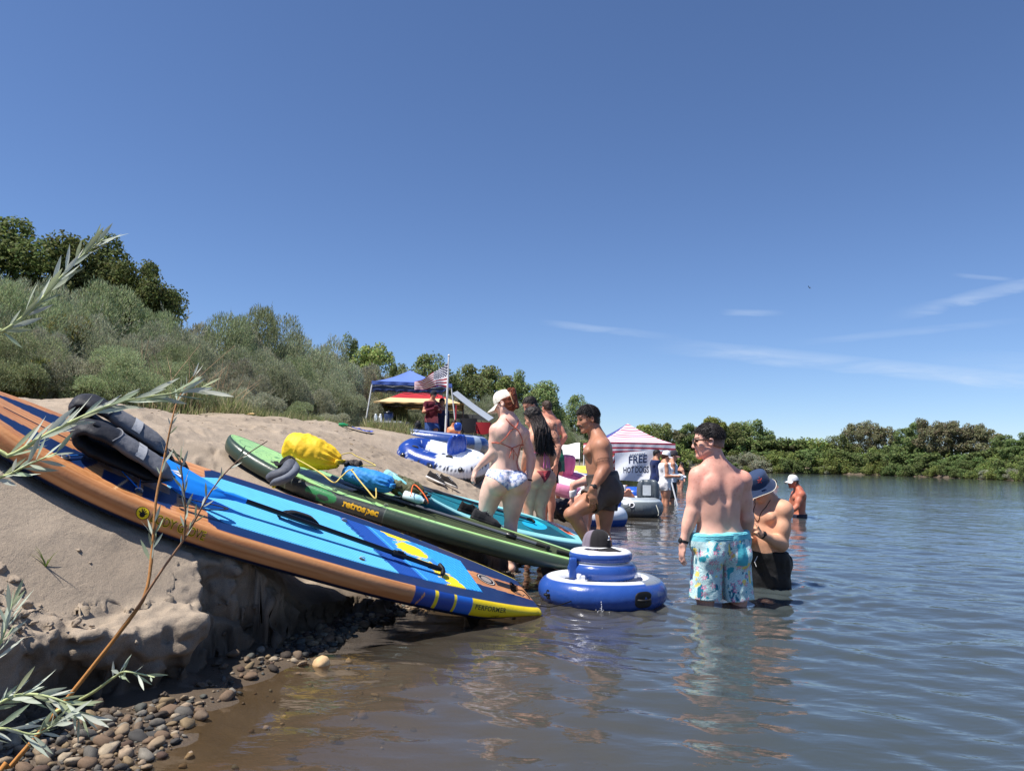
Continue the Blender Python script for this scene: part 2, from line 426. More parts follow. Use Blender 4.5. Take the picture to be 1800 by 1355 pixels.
def terr(x, y, fine=True, layers=False):
    x = np.asarray(x, float); y = np.asarray(y, float)
    near = 1 - sst(9, 14, np.hypot(x, y))
    wx = fbm2(x * 2.6, y * 2.6, 3, 3) * .19 * near + fbm2(x * 14, y * 14, 2, 5) * .022 * near
    wy = fbm2(x * 3.1 + 40, y * 3.1, 4, 4) * .16 * near + fbm2(x * 12 + 9, y * 12, 3, 6) * .035 * near
    far = sst(30, 60, np.hypot(x, y))
    wx = wx + fbm2(x * .15, y * .15, 3, 8) * 2.5 * far; wy = wy + fbm2(x * .15 + 7, y * .15, 3, 9) * 2.5 * far
    dc0 = poly_dist(x, y, CLIFF)
    wk = np.maximum(sst(.75, .1, np.abs(dc0)), far)
    wx = wx * wk; wy = wy * wk
    dw = poly_dist(x + wx * .5, y + wy * .5, WATER_EDGE)
    dc = np.where(wk > 0, poly_dist(x + wx, y + wy, CLIFF), dc0)
    # river bed and the low shingle strip
    z = np.where(dw < 0, -1.5 * (1 - np.exp(dw * .18)), np.minimum(.10 * dw, .06 + .004 * np.minimum(dw, 20)))
    z = np.where(dw < -0.0, np.minimum(z, .22 * dw * np.exp(dw * .12) * 1.0), z)
    lo = z + fbm2(x * 2.3, y * 2.3, 3, 21) * .03 * near
    # the sand slope above the little cliff
    a_near = np.interp(dc, [-1, 0, .5, 1.0, 1.5, 2.2, 3.0, 4, 7, 30, 200], [0, 0, .22, .55, .83, 1.12, 1.34, 1.42, 1.55, 2.2, 1.4])
    a_far = np.interp(dc, [-1, 0, .6, 1.3, 2.0, 3.2, 4, 7, 14, 40, 200], [0, .02, .34, .68, .96, 1.40, 1.55, 1.62, 1.9, 2.2, 1.4])
    a_back = np.interp(dc, [-1, 0, 1, 4, 15, 60, 300], [0, .1, .7, 1.1, 1.3, 1.4, 1.4])
    k = sst(4.5, 9.5, y)
    up = ledge_h(y) + a_near * (1 - k) + a_far * k
    up = up * (1 - far) + (ledge_h(y) + a_back) * far
    up = up + fbm2(x * .55, y * .55, 3, 31) * .13 * sst(.3, 1.6, dc) + fbm2(x * 1.7, y * 1.7, 3, 33) * .05 * sst(.1, .8, dc)
    # ripples and footprints in dry sand
    tr = sst(.2, .9, dc) * near
    up = up + (np.abs(fbm2(x * 4.2, y * 4.2, 3, 35)) - .15) * -.045 * tr
    fp = fbm2(x * 7.3 + 3, y * 7.3, 2, 36)
    up = up - sst(.26, .44, fp) * .012 * tr
    # crumbling lumps along the ledge
    lump = sst(.75, .05, dc) * sst(6.2, 4.2, y) * near
    l1 = np.maximum(fbm2(x * 6.5, y * 6.5, 4, 41, .55), 0)
    l2 = np.abs(fbm2(x * 17, y * 17, 3, 43, .55))
    lx = sst(-1.25, -1.6, x) * sst(3.5, 3.0, y)
    up = up + lump * (l1 * .09 + l2 * .03) * (.03 + lx * .75)
    gul = fbm2(x * 2.6 + 11, y * 2.6, 3, 47)
    up = up - lump * sst(.12, .45, gul) * .10 * lx
    st = sst(-.065, .025, dc + fbm2(x * 30, y * 30, 2, 49) * .04 * near)
    h = lo * (1 - st) + np.maximum(up, lo) * st
    lay = (lo, up, dc)
    if fine:
        h = h + (fbm2(x * 55, y * 55, 2, 51) * .005 + fbm2(x * 140, y * 140, 1, 53) * .003) * sst(6, 3.5, np.hypot(x, y)) * sst(-.02, .05, dw)
    # footprints of people walking up and down
    if fine:
        for (fx, fy, fa) in FEET:
            ca_, sa_ = math.cos(fa), math.sin(fa)
            a_ = ((x - fx) * ca_ + (y - fy) * sa_) / .13; b_ = (-(x - fx) * sa_ + (y - fy) * ca_) / .055
            r2 = a_ * a_ + b_ * b_
            h = h - .022 * np.exp(-r2 * r2) * (r2 < 3) + .007 * np.exp(-(np.sqrt(r2) - 1.35) ** 2 * 9) * (r2 < 6)
    # weight of the boards pressed into the sand
    for step, p in [(0, q_) for q_ in BOARD_POSE.values()] + [(1, q_) for q_ in BOARD_POSE.values()]:
        ud, w, n = board_axes(p)
        # board underside at (x, y): solve for the plane through the underside
        o = A(*p['x'][:3]) - n * (2 * RT0 + .007)
        zb = o[2] - (n[0] * (x - o[0]) + n[1] * (y - o[1])) / n[2]
        q = np.stack([x - o[0], y - o[1], zb - o[2]], -1)
        s = q @ ud; t = q @ w
        inside = sst(.05, -.03, np.abs(t) - board_hw(s, p['L'], p['W']) - .05) * sst(-.1, 0, s) * sst(p['L'] + .08, p['L'] - .02, s)
        zz = zb + board_rocker(s, p['L'])
        out = np.maximum(np.abs(t) - board_hw(s, p['L'], p['W']), 0) + np.maximum(s - p['L'], 0)
        rest = sst(p['rest'] - .5, p['rest'] + .1, s) * sst(.75, .4, out) * sst(-.06, .04, dc)
        raised = zz - .012 - .02 * np.abs(fbm2(x * 5, y * 5, 2, 55)) - np.where(t < 0, .48, .12) * np.maximum(out - .06, 0)
        if step == 0:
            h = np.where((rest > 0) & (raised > h), h + (raised - h) * rest, h)
            continue
        h = np.where((inside > 0) & (h > zz), h * (1 - inside) + (zz - .004) * inside, h)
    return (h,) + lay if layers else h
def ground(x, y):
    return float(terr(np.array([float(x)]), np.array([float(y)]), False)[0])

def polar(azs, rs):
    a, r = np.meshgrid(azs, rs, indexing='ij')
    return r * np.sin(a), r * np.cos(a)
az = np.radians(np.concatenate([np.linspace(-180, -62, 40, endpoint=False), np.linspace(-62, -41, 60, endpoint=False), np.linspace(-41, 7, 640, endpoint=False),
                                np.linspace(7, 45, 130, endpoint=False), np.linspace(45, 180, 45)]))
rr = np.concatenate([np.linspace(.3, 2.0, 22, endpoint=False), np.linspace(2.0, 2.3, 26, endpoint=False), np.linspace(2.3, 3.6, 190, endpoint=False), np.linspace(3.6, 5.4, 130, endpoint=False), np.linspace(5.4, 11, 130, endpoint=False),
                     np.linspace(11, 34, 80, endpoint=False), np.geomspace(34, 150, 60, endpoint=False), np.geomspace(150, 1600, 16)])
gx, gy = polar(az, rr)
gz = terr(gx.ravel(), gy.ravel()).reshape(gx.shape)
# the broken ledge is a solid of its own (below): sink the sheet under it
LEDGE_Y = (2.05, 4.35)
def ledge_zone(x, y, dc):
    return sst(LEDGE_Y[0], LEDGE_Y[0] + .12, y) * sst(LEDGE_Y[1], LEDGE_Y[1] - .25, y) * sst(-.17, -.13, dc) * sst(.42, .22, dc)
_g, _lo, _up, _dc = terr(gx.ravel(), gy.ravel(), True, True)
gz = gz - (.30 * ((ledge_zone(gx.ravel(), gy.ravel(), _dc) > .999) & (_dc < .16))).reshape(gz.shape)
d0, d1 = np.gradient(np.stack([gx, gy, gz], -1), axis=(0, 1))
nv = np.cross(d1, d0); nv /= np.linalg.norm(nv, axis=-1)[..., None] + 1e-12
nv *= np.sign(nv[..., 2:3])
sel = (np.hypot(gx, gy) < 7) & (np.hypot(gx, gy) > 1.6) & (gz > -.05) & (np.abs(poly_dist(gx.ravel(), gy.ravel(), CLIFF).reshape(gx.shape)) < .6)
Pn = np.stack([gx, gy, gz], -1)[sel]; Nn = nv[sel]
steep = sst(.66, .36, Nn[:, 2])
am = .0015 + steep * .07
dsp = vn3(Pn * A(9, 9, 13), 57) * am * 1.3 + vn3(Pn * 23, 58) * am * 1.0 + vn3(Pn * 60, 59) * am * .35 - np.abs(vn3(Pn * A(15, 15, 17), 60)) * am * .9
Pn = Pn + Nn * dsp[:, None]
gx[sel], gy[sel], gz[sel] = Pn.T
I = np.arange(gx.size).reshape(gx.shape)
q = np.stack([I[:-1, :-1], I[1:, :-1], I[1:, 1:], I[:-1, 1:]], -1).reshape(-1, 4)

def sand_material():
    m, nt, b = mat_new('sand')
    N, L = nt.nodes, nt.links
    P = N.new('ShaderNodeNewGeometry').outputs['Position']
    sep = N.new('ShaderNodeSeparateXYZ'); L.new(P, sep.inputs[0])
    def noise(sc, det=5, rough=.55):
        n = N.new('ShaderNodeTexNoise'); n.inputs['Scale'].default_value = sc; n.inputs['Detail'].default_value = det; n.inputs['Roughness'].default_value = rough
        L.new(P, n.inputs['Vector']); return n.outputs[0]
    def ramp(f, stops):
        r = N.new('ShaderNodeValToRGB'); L.new(f, r.inputs[0])
        while len(r.color_ramp.elements) > 1: r.color_ramp.elements.remove(r.color_ramp.elements[-1])
        for i, (p, c) in enumerate(stops):
            e = r.color_ramp.elements[0] if i == 0 else r.color_ramp.elements.new(p)
            e.position = p; e.color = (*c, 1)
        return r.outputs[0]
    def mix(f, a, b_, mode='MIX'):
        x = N.new('ShaderNodeMixRGB'); x.blend_type = mode
        if isinstance(f, float): x.inputs[0].default_value = f
        else: L.new(f, x.inputs[0])
        for i, v in ((1, a), (2, b_)):
            if isinstance(v, tuple): x.inputs[i].default_value = (*v, 1)
            else: L.new(v, x.inputs[i])
        return x.outputs[0]
    def mapr(f, a, b_, c, d):
        r = N.new('ShaderNodeMapRange'); r.interpolation_type = 'SMOOTHSTEP'; L.new(f, r.inputs[0])
        for i, v in enumerate((a, b_, c, d)): r.inputs[i + 1].default_value = v
        return r.outputs[0]
    dry = ramp(noise(1.3, 6), [(0.3, (.275, .220, .164)), (.55, (.332, .268, .203)), (.75, (.380, .311, .238))])
    grain = ramp(noise(330, 2), [(.3, (.55, .55, .55)), (.5, (1, 1, 1)), (.72, (1.38, 1.34, 1.28))])
    dry = mix(.75, dry, grain, 'MULTIPLY')
    speck = mapr(noise(95, 2), .70, .74, 0, 1)
    dry = mix(speck, dry, (.10, .085, .065))
    damp_shade = mix(.6, (.105, .080, .058), grain, 'MULTIPLY')
    # damp up to a hand above the water, with an uneven edge
    ad = N.new('ShaderNodeMath'); ad.operation = 'MULTIPLY_ADD'; L.new(noise(2.2, 5), ad.inputs[0]); ad.inputs[1].default_value = .30; L.new(sep.outputs[2], ad.inputs[2])
    wet = mapr(ad.outputs[0], .25, .42, 1, 0)
    dm = N.new('ShaderNodeAttribute'); dm.attribute_name = 'damp_shade'  # damp sand of the cut face, with its shade painted in too
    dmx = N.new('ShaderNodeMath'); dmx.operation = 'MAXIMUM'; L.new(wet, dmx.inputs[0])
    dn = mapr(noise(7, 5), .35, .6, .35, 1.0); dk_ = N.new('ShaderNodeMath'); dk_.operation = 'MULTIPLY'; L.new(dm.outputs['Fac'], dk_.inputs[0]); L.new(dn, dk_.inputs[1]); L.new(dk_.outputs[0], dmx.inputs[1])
    c = mix(dmx.outputs[0], dry, damp_shade)
    # far bank and field: dry grass and litter on the soil
    veg = N.new('ShaderNodeAttribute'); veg.attribute_name = 'veg'
    vg = ramp(noise(.8, 6), [(.3, (.07, .085, .035)), (.5, (.13, .125, .06)), (.7, (.24, .20, .12))])
    c = mix(veg.outputs['Fac'], c, vg)
    L.new(c, b.inputs['Base Color'])
    rg = mapr(sep.outputs[2], 0.0, .09, .25, .95); L.new(rg, b.inputs['Roughness'])
    b.inputs['Specular IOR Level'].default_value = .3
    bp = N.new('ShaderNodeBump'); bp.inputs['Strength'].default_value = .55; bp.inputs['Distance'].default_value = .012
    hb = N.new('ShaderNodeMath'); hb.operation = 'ADD'; L.new(noise(26, 6, .65), hb.inputs[0])
    h2 = N.new('ShaderNodeMath'); h2.operation = 'MULTIPLY'; L.new(noise(210, 3), h2.inputs[0]); h2.inputs[1].default_value = .35; L.new(h2.outputs[0], hb.inputs[1])
    L.new(hb.outputs[0], bp.inputs['Height']); L.new(bp.outputs[0], b.inputs['Normal'])
    return m
rad = np.hypot(gx, gy)
dcl = poly_dist(gx.ravel(), gy.ravel(), CLIFF).reshape(gx.shape)
veg = sst(3.6, 5.4, dcl + fbm2(gx * .7, gy * .7, 3, 61) * 1.8) * sst(5, 9, gy + 3) * .85
veg = np.maximum(veg, sst(.5, 3, dcl) * sst(35, 60, rad))
veg = np.where(gz < .02, 0, veg)
bank = mk('sand_bank', np.stack([gx, gy, gz], -1).reshape(-1, 3), q, sand_material(), attrs={'veg': veg.ravel(), 'damp_shade': (sst(.0, -.07, dcl + fbm2(gx * 9, gy * 9, 3, 63) * .05) * sst(8, 6, gy) * sst(.40, .30, gz)).ravel()})  # foot of the cliff darkened: damp sand and shade put into the colour
bank['kind'] = 'structure'
lv_ = .0105
lx_, ly_, lz_ = np.arange(-2.45, -1.02, lv_), np.arange(LEDGE_Y[0] - .03, LEDGE_Y[1] + .03, lv_), np.arange(-.06, .86, lv_)
LX, LY = np.meshgrid(lx_, ly_, indexing='ij')
_h, _lo, _up, _dc = [a.reshape(LX.shape) for a in terr(LX.ravel(), LY.ravel(), True, True)]
_zn = ledge_zone(LX, LY, _dc)
_top = np.where(_dc > .03, np.maximum(_h, _lo), np.maximum(_up, _lo))
LZ = lz_[None, None, :]
hh_ = np.maximum(_top - _lo, .04)[..., None]
rel = np.clip((LZ - _lo[..., None]) / hh_, 0, 1.2)
F0 = np.maximum(LZ - _top[..., None], (.02 + .075 * np.clip(1 - rel, 0, 1) ** 1.5) - _dc[..., None])
nearS = np.abs(np.minimum(F0, (LZ - _lo[..., None]))) < .11
nz_ = np.zeros(F0.shape)
Pl = np.stack(np.broadcast_arrays(LX[..., None], LY[..., None], LZ), -1)[nearS]
edge_ = np.broadcast_to((sst(.21, .02, _dc) * sst(5.2, 3.0, LY) * .8 + .03)[..., None], F0.shape)[nearS]
nz_[nearS] = (vn3(Pl * 7.5, 65) * .11 - np.abs(vn3(Pl * A(13, 13, 16), 66)) * .125 + vn3(Pl * 27, 67) * .055 + .012 + vn3(Pl * 62, 68) * .014 + .016) * edge_
FL = np.minimum(F0 + nz_, LZ - _lo[..., None] + .35 * nz_ * 0)
FL = np.where(_zn[..., None] > .999, FL, np.maximum(FL, LZ - (_h[..., None] - .035 + .039 * _zn[..., None])))
def _nets_later():
    V, Q = field_mesh(FL.astype(np.float32), A(lx_[0], ly_[0], lz_[0]), lv_, 1)
    g_, lo_, up_, dc_ = terr(V[:, 0], V[:, 1], True, True)
    keep = (V[:, 2] > -.04) & (V[:, 2] > np.minimum(g_, lo_) - .09)
    Q = Q[keep[Q].all(1)]
    below = sst(.015, .05, np.maximum(up_, g_) - V[:, 2]) * sst(.10, .0, dc_)  # face under the lip: damp sand, darkened also to stand in for shade
    o = mk('sand_ledge', V, [Q], bpy.data.materials['sand'], None, attrs={'veg': np.zeros(len(V)), 'damp_shade': below * (.75 + .5 * vn3(V * 9, 69))})
    o['kind'] = 'structure'

# ---- water surface
waz = np.radians(np.concatenate([np.linspace(-88, -30, 40, endpoint=False), np.linspace(-30, 40, 520, endpoint=False), np.linspace(40, 95, 40)]))
wr = np.concatenate([np.linspace(.3, 1.9, 24, endpoint=False), np.geomspace(1.9, 30, 420, endpoint=False), np.geomspace(30, 160, 40)])
wx_, wy_ = polar(waz, wr)
def waves(x, y):
    r = np.hypot(x, y)
    calm = .28 + .62 * sst(-.6, 2.2, -poly_dist(x, y, WATER_EDGE))
    h = 0
    rg = np.random.default_rng(5)
    for lam, am, n in ((1.9, .0065, 3), (.85, .0056, 4), (.42, .0040, 6), (.21, .0019, 6)):
        for k in range(n):
            th = math.radians(80 + rg.normal(0, 34)); ph = rg.uniform(0, 6.28); l = lam * rg.uniform(.8, 1.25)
            kx, ky = math.cos(th) * 2 * math.pi / l, math.sin(th) * 2 * math.pi / l
            wob = fbm2(x * .9 / lam, y * .9 / lam, 2, 70 + k) * 4.0
            env = .35 + 1.3 * (fbm2(x * .45 / lam + k * 7, y * .45 / lam, 2, 80 + k) + .5)
            s_ = np.sin(kx * x + ky * y + ph + wob)
            h = h + am / n ** .5 * env * s_ * sst(lam * 46, lam * 18, r)
    return h * calm
wz = waves(wx_.ravel(), wy_.ravel()).reshape(wx_.shape)
# rings spread from the people standing in the shallows and from the drip off the float
for (cx, cy, amp, lam, R) in ((1.62, 5.70, .008, .22, 1.3), (2.30, 6.62, .007, .22, 1.3), (.62, 5.30, .004, .10, .5), (5.9, 15.2, .01, .3, 1.5), (.8, 5.5, .003, .16, .9)):
    d = np.hypot(wx_ - cx, wy_ - cy)
    wz += amp * np.sin(d * 2 * math.pi / lam) * np.exp(-(d / R) ** 2 * 2.2)
depth = -terr(wx_.ravel(), wy_.ravel(), False)
def water_material():
    m, nt, b = mat_new('water')
    N, L = nt.nodes, nt.links
    N.remove(b)
    out = N['Material Output']
    P = N.new('ShaderNodeNewGeometry').outputs['Position']
    dp = N.new('ShaderNodeAttribute'); dp.attribute_name = 'depth'
    mp = N.new('ShaderNodeMapping'); mp.inputs['Scale'].default_value = (1.0, 1.9, 1); L.new(P, mp.inputs[0])
    ns = []
    for sc, w in ((2.2, 1.0), (6.0, .34), (20, .05)):
        n = N.new('ShaderNodeTexNoise'); n.inputs['Scale'].default_value = sc; n.inputs['Detail'].default_value = 3; n.inputs['Distortion'].default_value = .4
        L.new(mp.outputs[0], n.inputs['Vector'])
        k = N.new('ShaderNodeMath'); k.operation = 'MULTIPLY'; L.new(n.outputs[0], k.inputs[0]); k.inputs[1].default_value = w
        ns.append(k.outputs[0])
    a = N.new('ShaderNodeMath'); L.new(ns[0], a.inputs[0]); L.new(ns[1], a.inputs[1])
    a2 = N.new('ShaderNodeMath'); L.new(a.outputs[0], a2.inputs[0]); L.new(ns[2], a2.inputs[1])
    bp = N.new('ShaderNodeBump'); bp.inputs['Strength'].default_value = .6; bp.inputs['Distance'].default_value = .020
    wd_ = N.new('ShaderNodeMath'); wd_.operation = 'MULTIPLY_ADD'; L.new(dp.outputs['Fac'], wd_.inputs[0]); wd_.inputs[1].default_value = .9; wd_.inputs[2].default_value = .35
    a3 = N.new('ShaderNodeMath'); a3.operation = 'MULTIPLY'; L.new(a2.outputs[0], a3.inputs[0]); L.new(wd_.outputs[0], a3.inputs[1])
    L.new(a3.outputs[0], bp.inputs['Height'])
    fr = N.new('ShaderNodeFresnel'); fr.inputs['IOR'].default_value = 1.333; L.new(bp.outputs[0], fr.inputs['Normal'])
    gl = N.new('ShaderNodeBsdfGlossy'); gl.inputs['Roughness'].default_value = .035; gl.inputs['Color'].default_value = (.97, .98, 1, 1)
    L.new(bp.outputs[0], gl.inputs['Normal'])
    mur = N.new('ShaderNodeBsdfDiffuse')
    cr = N.new('ShaderNodeValToRGB'); L.new(dp.outputs['Fac'], cr.inputs[0])
    cr.color_ramp.elements[0].position = .0; cr.color_ramp.elements[0].color = (.118, .090, .062, 1)
    cr.color_ramp.elements[1].position = .5; cr.color_ramp.elements[1].color = (.056, .070, .072, 1)
    L.new(cr.outputs[0], mur.inputs[0])
    tr = N.new('ShaderNodeBsdfTransparent'); tr.inputs[0].default_value = (.88, .82, .70, 1)
    ex = N.new('ShaderNodeMath'); ex.operation = 'MULTIPLY'; L.new(dp.outputs['Fac'], ex.inputs[0]); ex.inputs[1].default_value = -3.2
    e2 = N.new('ShaderNodeMath'); e2.operation = 'EXPONENT'; L.new(ex.outputs[0], e2.inputs[0])
    mx = N.new('ShaderNodeMixShader'); L.new(e2.outputs[0], mx.inputs[0]); L.new(mur.outputs[0], mx.inputs[1]); L.new(tr.outputs[0], mx.inputs[2])
    m2 = N.new('ShaderNodeMixShader'); L.new(fr.outputs[0], m2.inputs[0]); L.new(mx.outputs[0], m2.inputs[1]); L.new(gl.outputs[0], m2.inputs[2])
    L.new(m2.outputs[0], out.inputs[0])
    return m
I = np.arange(wx_.size).reshape(wx_.shape)
q = np.stack([I[:-1, :-1], I[1:, :-1], I[1:, 1:], I[:-1, 1:]], -1).reshape(-1, 4)
# keep only the sheet that lies over the bed (a little way in under the sand)
keep = (depth.reshape(wx_.shape) > -.12)
kq = keep.ravel()[q].any(1)
water = mk('water', np.stack([wx_, wy_, wz], -1).reshape(-1, 3), q[kq], water_material(), attrs={'depth': np.clip(depth, 0, 3)})
water['kind'] = 'structure'
# ------------------------------------------------------------------ inflatable boards
def board_pad_surface():
    m = surface('deck_foam', 0.75, 0.25, mottle=0.05, mscale=12)
    nt = m.node_tree; N, L = nt.nodes, nt.links
    b = N['Principled BSDF']
    at_ = [N.new('ShaderNodeAttribute') for _ in 'st']
    hs = []
    for a, nm in zip(at_, ('along', 'across')):
        a.attribute_name = nm
    for sg in (1, -1):
        k = N.new('ShaderNodeMath'); k.operation = 'MULTIPLY_ADD'; L.new(at_[1].outputs['Fac'], k.inputs[0]); k.inputs[1].default_value = sg * .6; L.new(at_[0].outputs['Fac'], k.inputs[2])
        w = N.new('ShaderNodeMath'); w.operation = 'MULTIPLY'; L.new(k.outputs[0], w.inputs[0]); w.inputs[1].default_value = 2 * math.pi / .016
        c = N.new('ShaderNodeMath'); c.operation = 'SINE'; L.new(w.outputs[0], c.inputs[0]); hs.append(c.outputs[0])
    mx = N.new('ShaderNodeMath'); mx.operation = 'MAXIMUM'; L.new(hs[0], mx.inputs[0]); L.new(hs[1], mx.inputs[1])
    bp = N.new('ShaderNodeBump'); bp.inputs['Strength'].default_value = .3; bp.inputs['Distance'].default_value = .002
    L.new(mx.outputs[0], bp.inputs['Height']); L.new(bp.outputs[0], b.inputs['Normal'])
    return m
PAD = board_pad_surface()
HULL = surface('hull_skin', 0.34, 0.45, mottle=0.07, mscale=5, bump=0.12, bscale=50, rvar=.07)
RT = RT0          # half thickness

def build_hull(p, colour, parent, ns=520, nd=70, na=20):
    L_, W_ = p['L'], p['W']
    s = np.concatenate([-.045 * np.cos(np.linspace(0, np.pi / 2, 6))[:-1], np.linspace(0, L_ * .93, ns), L_ * .93 + L_ * .07 * np.sin(np.linspace(0, np.pi / 2, 40))[1:]])
    ins = np.where(s < 0, np.sqrt(np.clip(1 - (s / .0455) ** 2, 0, 1)), 1.0)
    w = board_hw(s, L_, W_) - np.where(s < 0, (1 - ins) * .03, 0)
    rk = board_rocker(s, L_)
    th0 = board_th(s)
    th = th0 * np.where(s < 0, np.maximum(ins, .05), 1.0)
    a = np.linspace(0, np.pi, na)
    ring_t, ring_h, ring_k = [], [], []
    u = np.linspace(-1, 1, nd)
    rows = []
    for i in range(len(s)):
        tt = np.concatenate([u * w[i], w[i] + .052 * np.sin(a[1:-1]), u[::-1] * w[i], -w[i] - .052 * np.sin(a[1:-1])])
        bulge = 0.006 * (1 - u * u)
        hh = np.concatenate([bulge * 0, -th[i] + th[i] * np.cos(a[1:-1]), np.full(nd, -2 * th[i]), -th[i] - th[i] * np.cos(a[1:-1])])
        rows.append(np.stack([np.full(len(tt), s[i]), tt, hh + rk[i] - (th0[i] - th[i])], -1))
    G = np.array(rows)
    zone = np.concatenate([np.zeros(nd), np.ones(na - 2), np.full(nd, 2), np.full(na - 2, 3)])          # deck, far rail, underside, near rail
    ang = np.concatenate([np.zeros(nd), a[1:-1], np.full(nd, np.pi), np.pi - a[1:-1]])
    c = colour(G[..., 0], G[..., 1], np.broadcast_to(zone, G.shape[:2]), np.broadcast_to(ang, G.shape[:2]))
    W = board_pt(p, G[..., 0], G[..., 1], G[..., 2])
    m = MB(); m.grid(W, c, wrap_v=True)
    k = len(u) * 2 + 2 * (na - 2)
    for e in (0, -1):
        R = W[e]; m.add(np.vstack([R, R.mean(0)]), tris=[[j, (j + 1) % k, k] for j in range(k)], col=c[e].mean(0))
    return m.build('hull', HULL, parent)

def build_pad(p, s0, s1, margin, colour, parent, taper=.25, name='deck_pad', cham0=.0, ns=360, nt=110, lift=.004):
    L_, W_ = p['L'], p['W']
    s = np.linspace(s0, s1, ns); u = np.linspace(-1, 1, nt)
    w = board_hw(s, L_, W_) - margin
    w = np.minimum(w, .08 + (s1 - s) * (1.0 / taper) * .35) if taper else w
    S = s[:, None] + 0 * u; T = w[:, None] * u
    S = S + cham0 * (np.abs(T) ** 1.0) * np.clip(1 - (S - s0) / .3, 0, 1)
    H = lift + board_rocker(S, L_)
    edge = np.maximum(np.abs(u)[None] > .992, (np.arange(ns)[:, None] < 1) | (np.arange(ns)[:, None] > ns - 2))
    H = np.where(edge, H - lift - .001, H)
    c = colour(S, T)
    m = MB(); m.grid(board_pt(p, S, T, H), c)
    o = m.build(name, PAD, parent)
    for nm, v in (('along', S), ('across', T)):
        a = o.data.attributes.new(nm, 'FLOAT', 'POINT'); a.data.foreach_set('value', v.ravel().astype(np.float32))
    return o
def rail_text(p, body, s_start, ang_mid, size, col, parent, name='lettering', offset=0.0, spacing=1.0, shear=0.0, side=-1, xs=1.0, lift=.0015):
    """lettering printed round the near rail, reading from the nose towards the tail"""
    V, T = text_mesh(body, size, offset, spacing, shear)
    x = V[:, 0] * xs; y = V[:, 1] - size * .35
    s = s_start - x
    ang = ang_mid - y / board_th(s)
    w = board_hw(s, p['L'], p['W'])
    t = side * (w + (.052 + lift) * np.sin(ang)); h = -board_th(s) + (board_th(s) + lift) * np.cos(ang) + board_rocker(s, p['L'])
    return mk(name, board_pt(p, s, t, h), [T], PRINT, parent, col=col, smooth=False)
def deck_flat(p, P2, h, T, col, parent, name, mat=None):
    P2 = np.asarray(P2, float)
    return mk(name, board_pt(p, P2[:, 0], P2[:, 1], h + board_rocker(P2[:, 0], p['L'])), [np.asarray(T)], mat or PRINT, parent, col=col, smooth=False)
def dring(p, s, t, parent, col=(.5, .5, .5)):
    m = MB()
    a = np.linspace(0, np.pi, 9)
    P = board_pt(p, s + .018 * np.cos(a), np.full(9, t) + 0.0, .006 + .014 * np.sin(a) + board_rocker(s, p['L']))
    m.tube(P, .0025, col, 6)
    m.lathe([(0.0, .007), (.018, .006), (.021, .003)], board_pt(p, s, t, board_rocker(s, p['L'])), (.06, .06, .065), 14, R=np.stack(board_axes(p)))
    return m.build('ring_mount', METAL, parent)

# ---- the blue and wood-grain board in front
p = BOARD_POSE['wood']
WOOD_L, WOOD_D, NAVY = srgb(208, 148, 98), srgb(182, 118, 70), srgb(18, 42, 86)
def wood_grain(s, t):
    g = fbm2(s * 2.0, t * 90, 3, 101) + .6 * vn2(s * 6, t * 240, 104)
    return WOOD_D + (WOOD_L - WOOD_D) * sst(-.45, .45, g)[..., None]
def wood_board(s, t, zone, ang):
    c = wood_grain(s, np.where(zone == 0, t, ang * .07 + 3))
    def put(mask, col): c[mask] = col
    at_ = np.abs(t)
    deck = zone == 0
    w = board_hw(s, p['L'], p['W'])
    # fine pale caulk lines of the veneer
    # navy margin beside the pad, navy bands by the nose, navy tail
    curve = 2.27 + .33 * np.clip((w - at_) / .25, 0, 1) ** 2 * 0
    put(deck & (s < 2.22 + .0 * t) & (at_ > .12), NAVY)
    put(deck & (s < 2.26 - .9 * np.clip(at_ - (w - .05), 0, 1)) & (s > .5), NAVY)
    lobe = ((s - 2.26) / .20) ** 2 + ((w - at_) / .24) ** 2 < 1
    put(deck & (s > 2.05) & (s < 2.46) & ~lobe & (at_ < w - .02), NAVY)
    put(deck & (s > 2.40) & (s < 2.60) & (at_ > .19) & (at_ < w - .035) & (s - 2.42 > (at_ - .19) * .25), NAVY)
    put(deck & (s > 2.395) & (s < 2.425), wood_grain(s, t)[deck & (s > 2.395) & (s < 2.425)])
    put(deck & (s > 2.63) & (s < 2.80) & (at_ > .19) & (at_ < w - .045), NAVY)
    nb = deck & (s > 2.84 + .4 * np.clip(at_ - .16, 0, .3)) & (at_ > .10) & (at_ < w - .05)
    put(nb, NAVY)
    put(deck & (s > 2.86) & (at_ < .009) & (s < 3.32), srgb(24, 20, 24))
    put(deck & (np.abs(s - 2.62 - .3 * np.abs(at_)) < .004) & (at_ > .1), srgb(226, 180, 130))
    tail = deck & (s < .5)
    put(tail, NAVY)
    put(tail & (at_ < .095), wood_grain(s, t)[tail & (at_ < .095)])
    for side in (1, 3):
        r = zone == side
        put(r & (s < 1.03) & (s >= .73), srgb(26, 62, 140))
        put(r & (s < .73) & (s >= .60), srgb(30, 96, 190))
        put(r & (np.abs(s - .875) < .011), srgb(226, 200, 30)); put(r & (np.abs(s - .735) < .011), srgb(226, 200, 30))
        put(r & (s < .60), srgb(232, 204, 24))
        put(r & (s > .96) & (s < 1.0) & (np.abs(s - .985 - .03 * (ang - 1.5)) < .004), srgb(226, 150, 60))
        # navy underside comes up past the rail's lower third
        put(r & (ang > 2.0), srgb(14, 30, 66))
        put(r & (np.abs(ang - .42) < .02) & (s > 1.03), srgb(226, 178, 126))
    put(zone == 2, srgb(14, 30, 66))
    # scuffs
    return c * (1 + .10 * fbm2(s * 5, t * 9 + ang, 3, 107))[..., None]
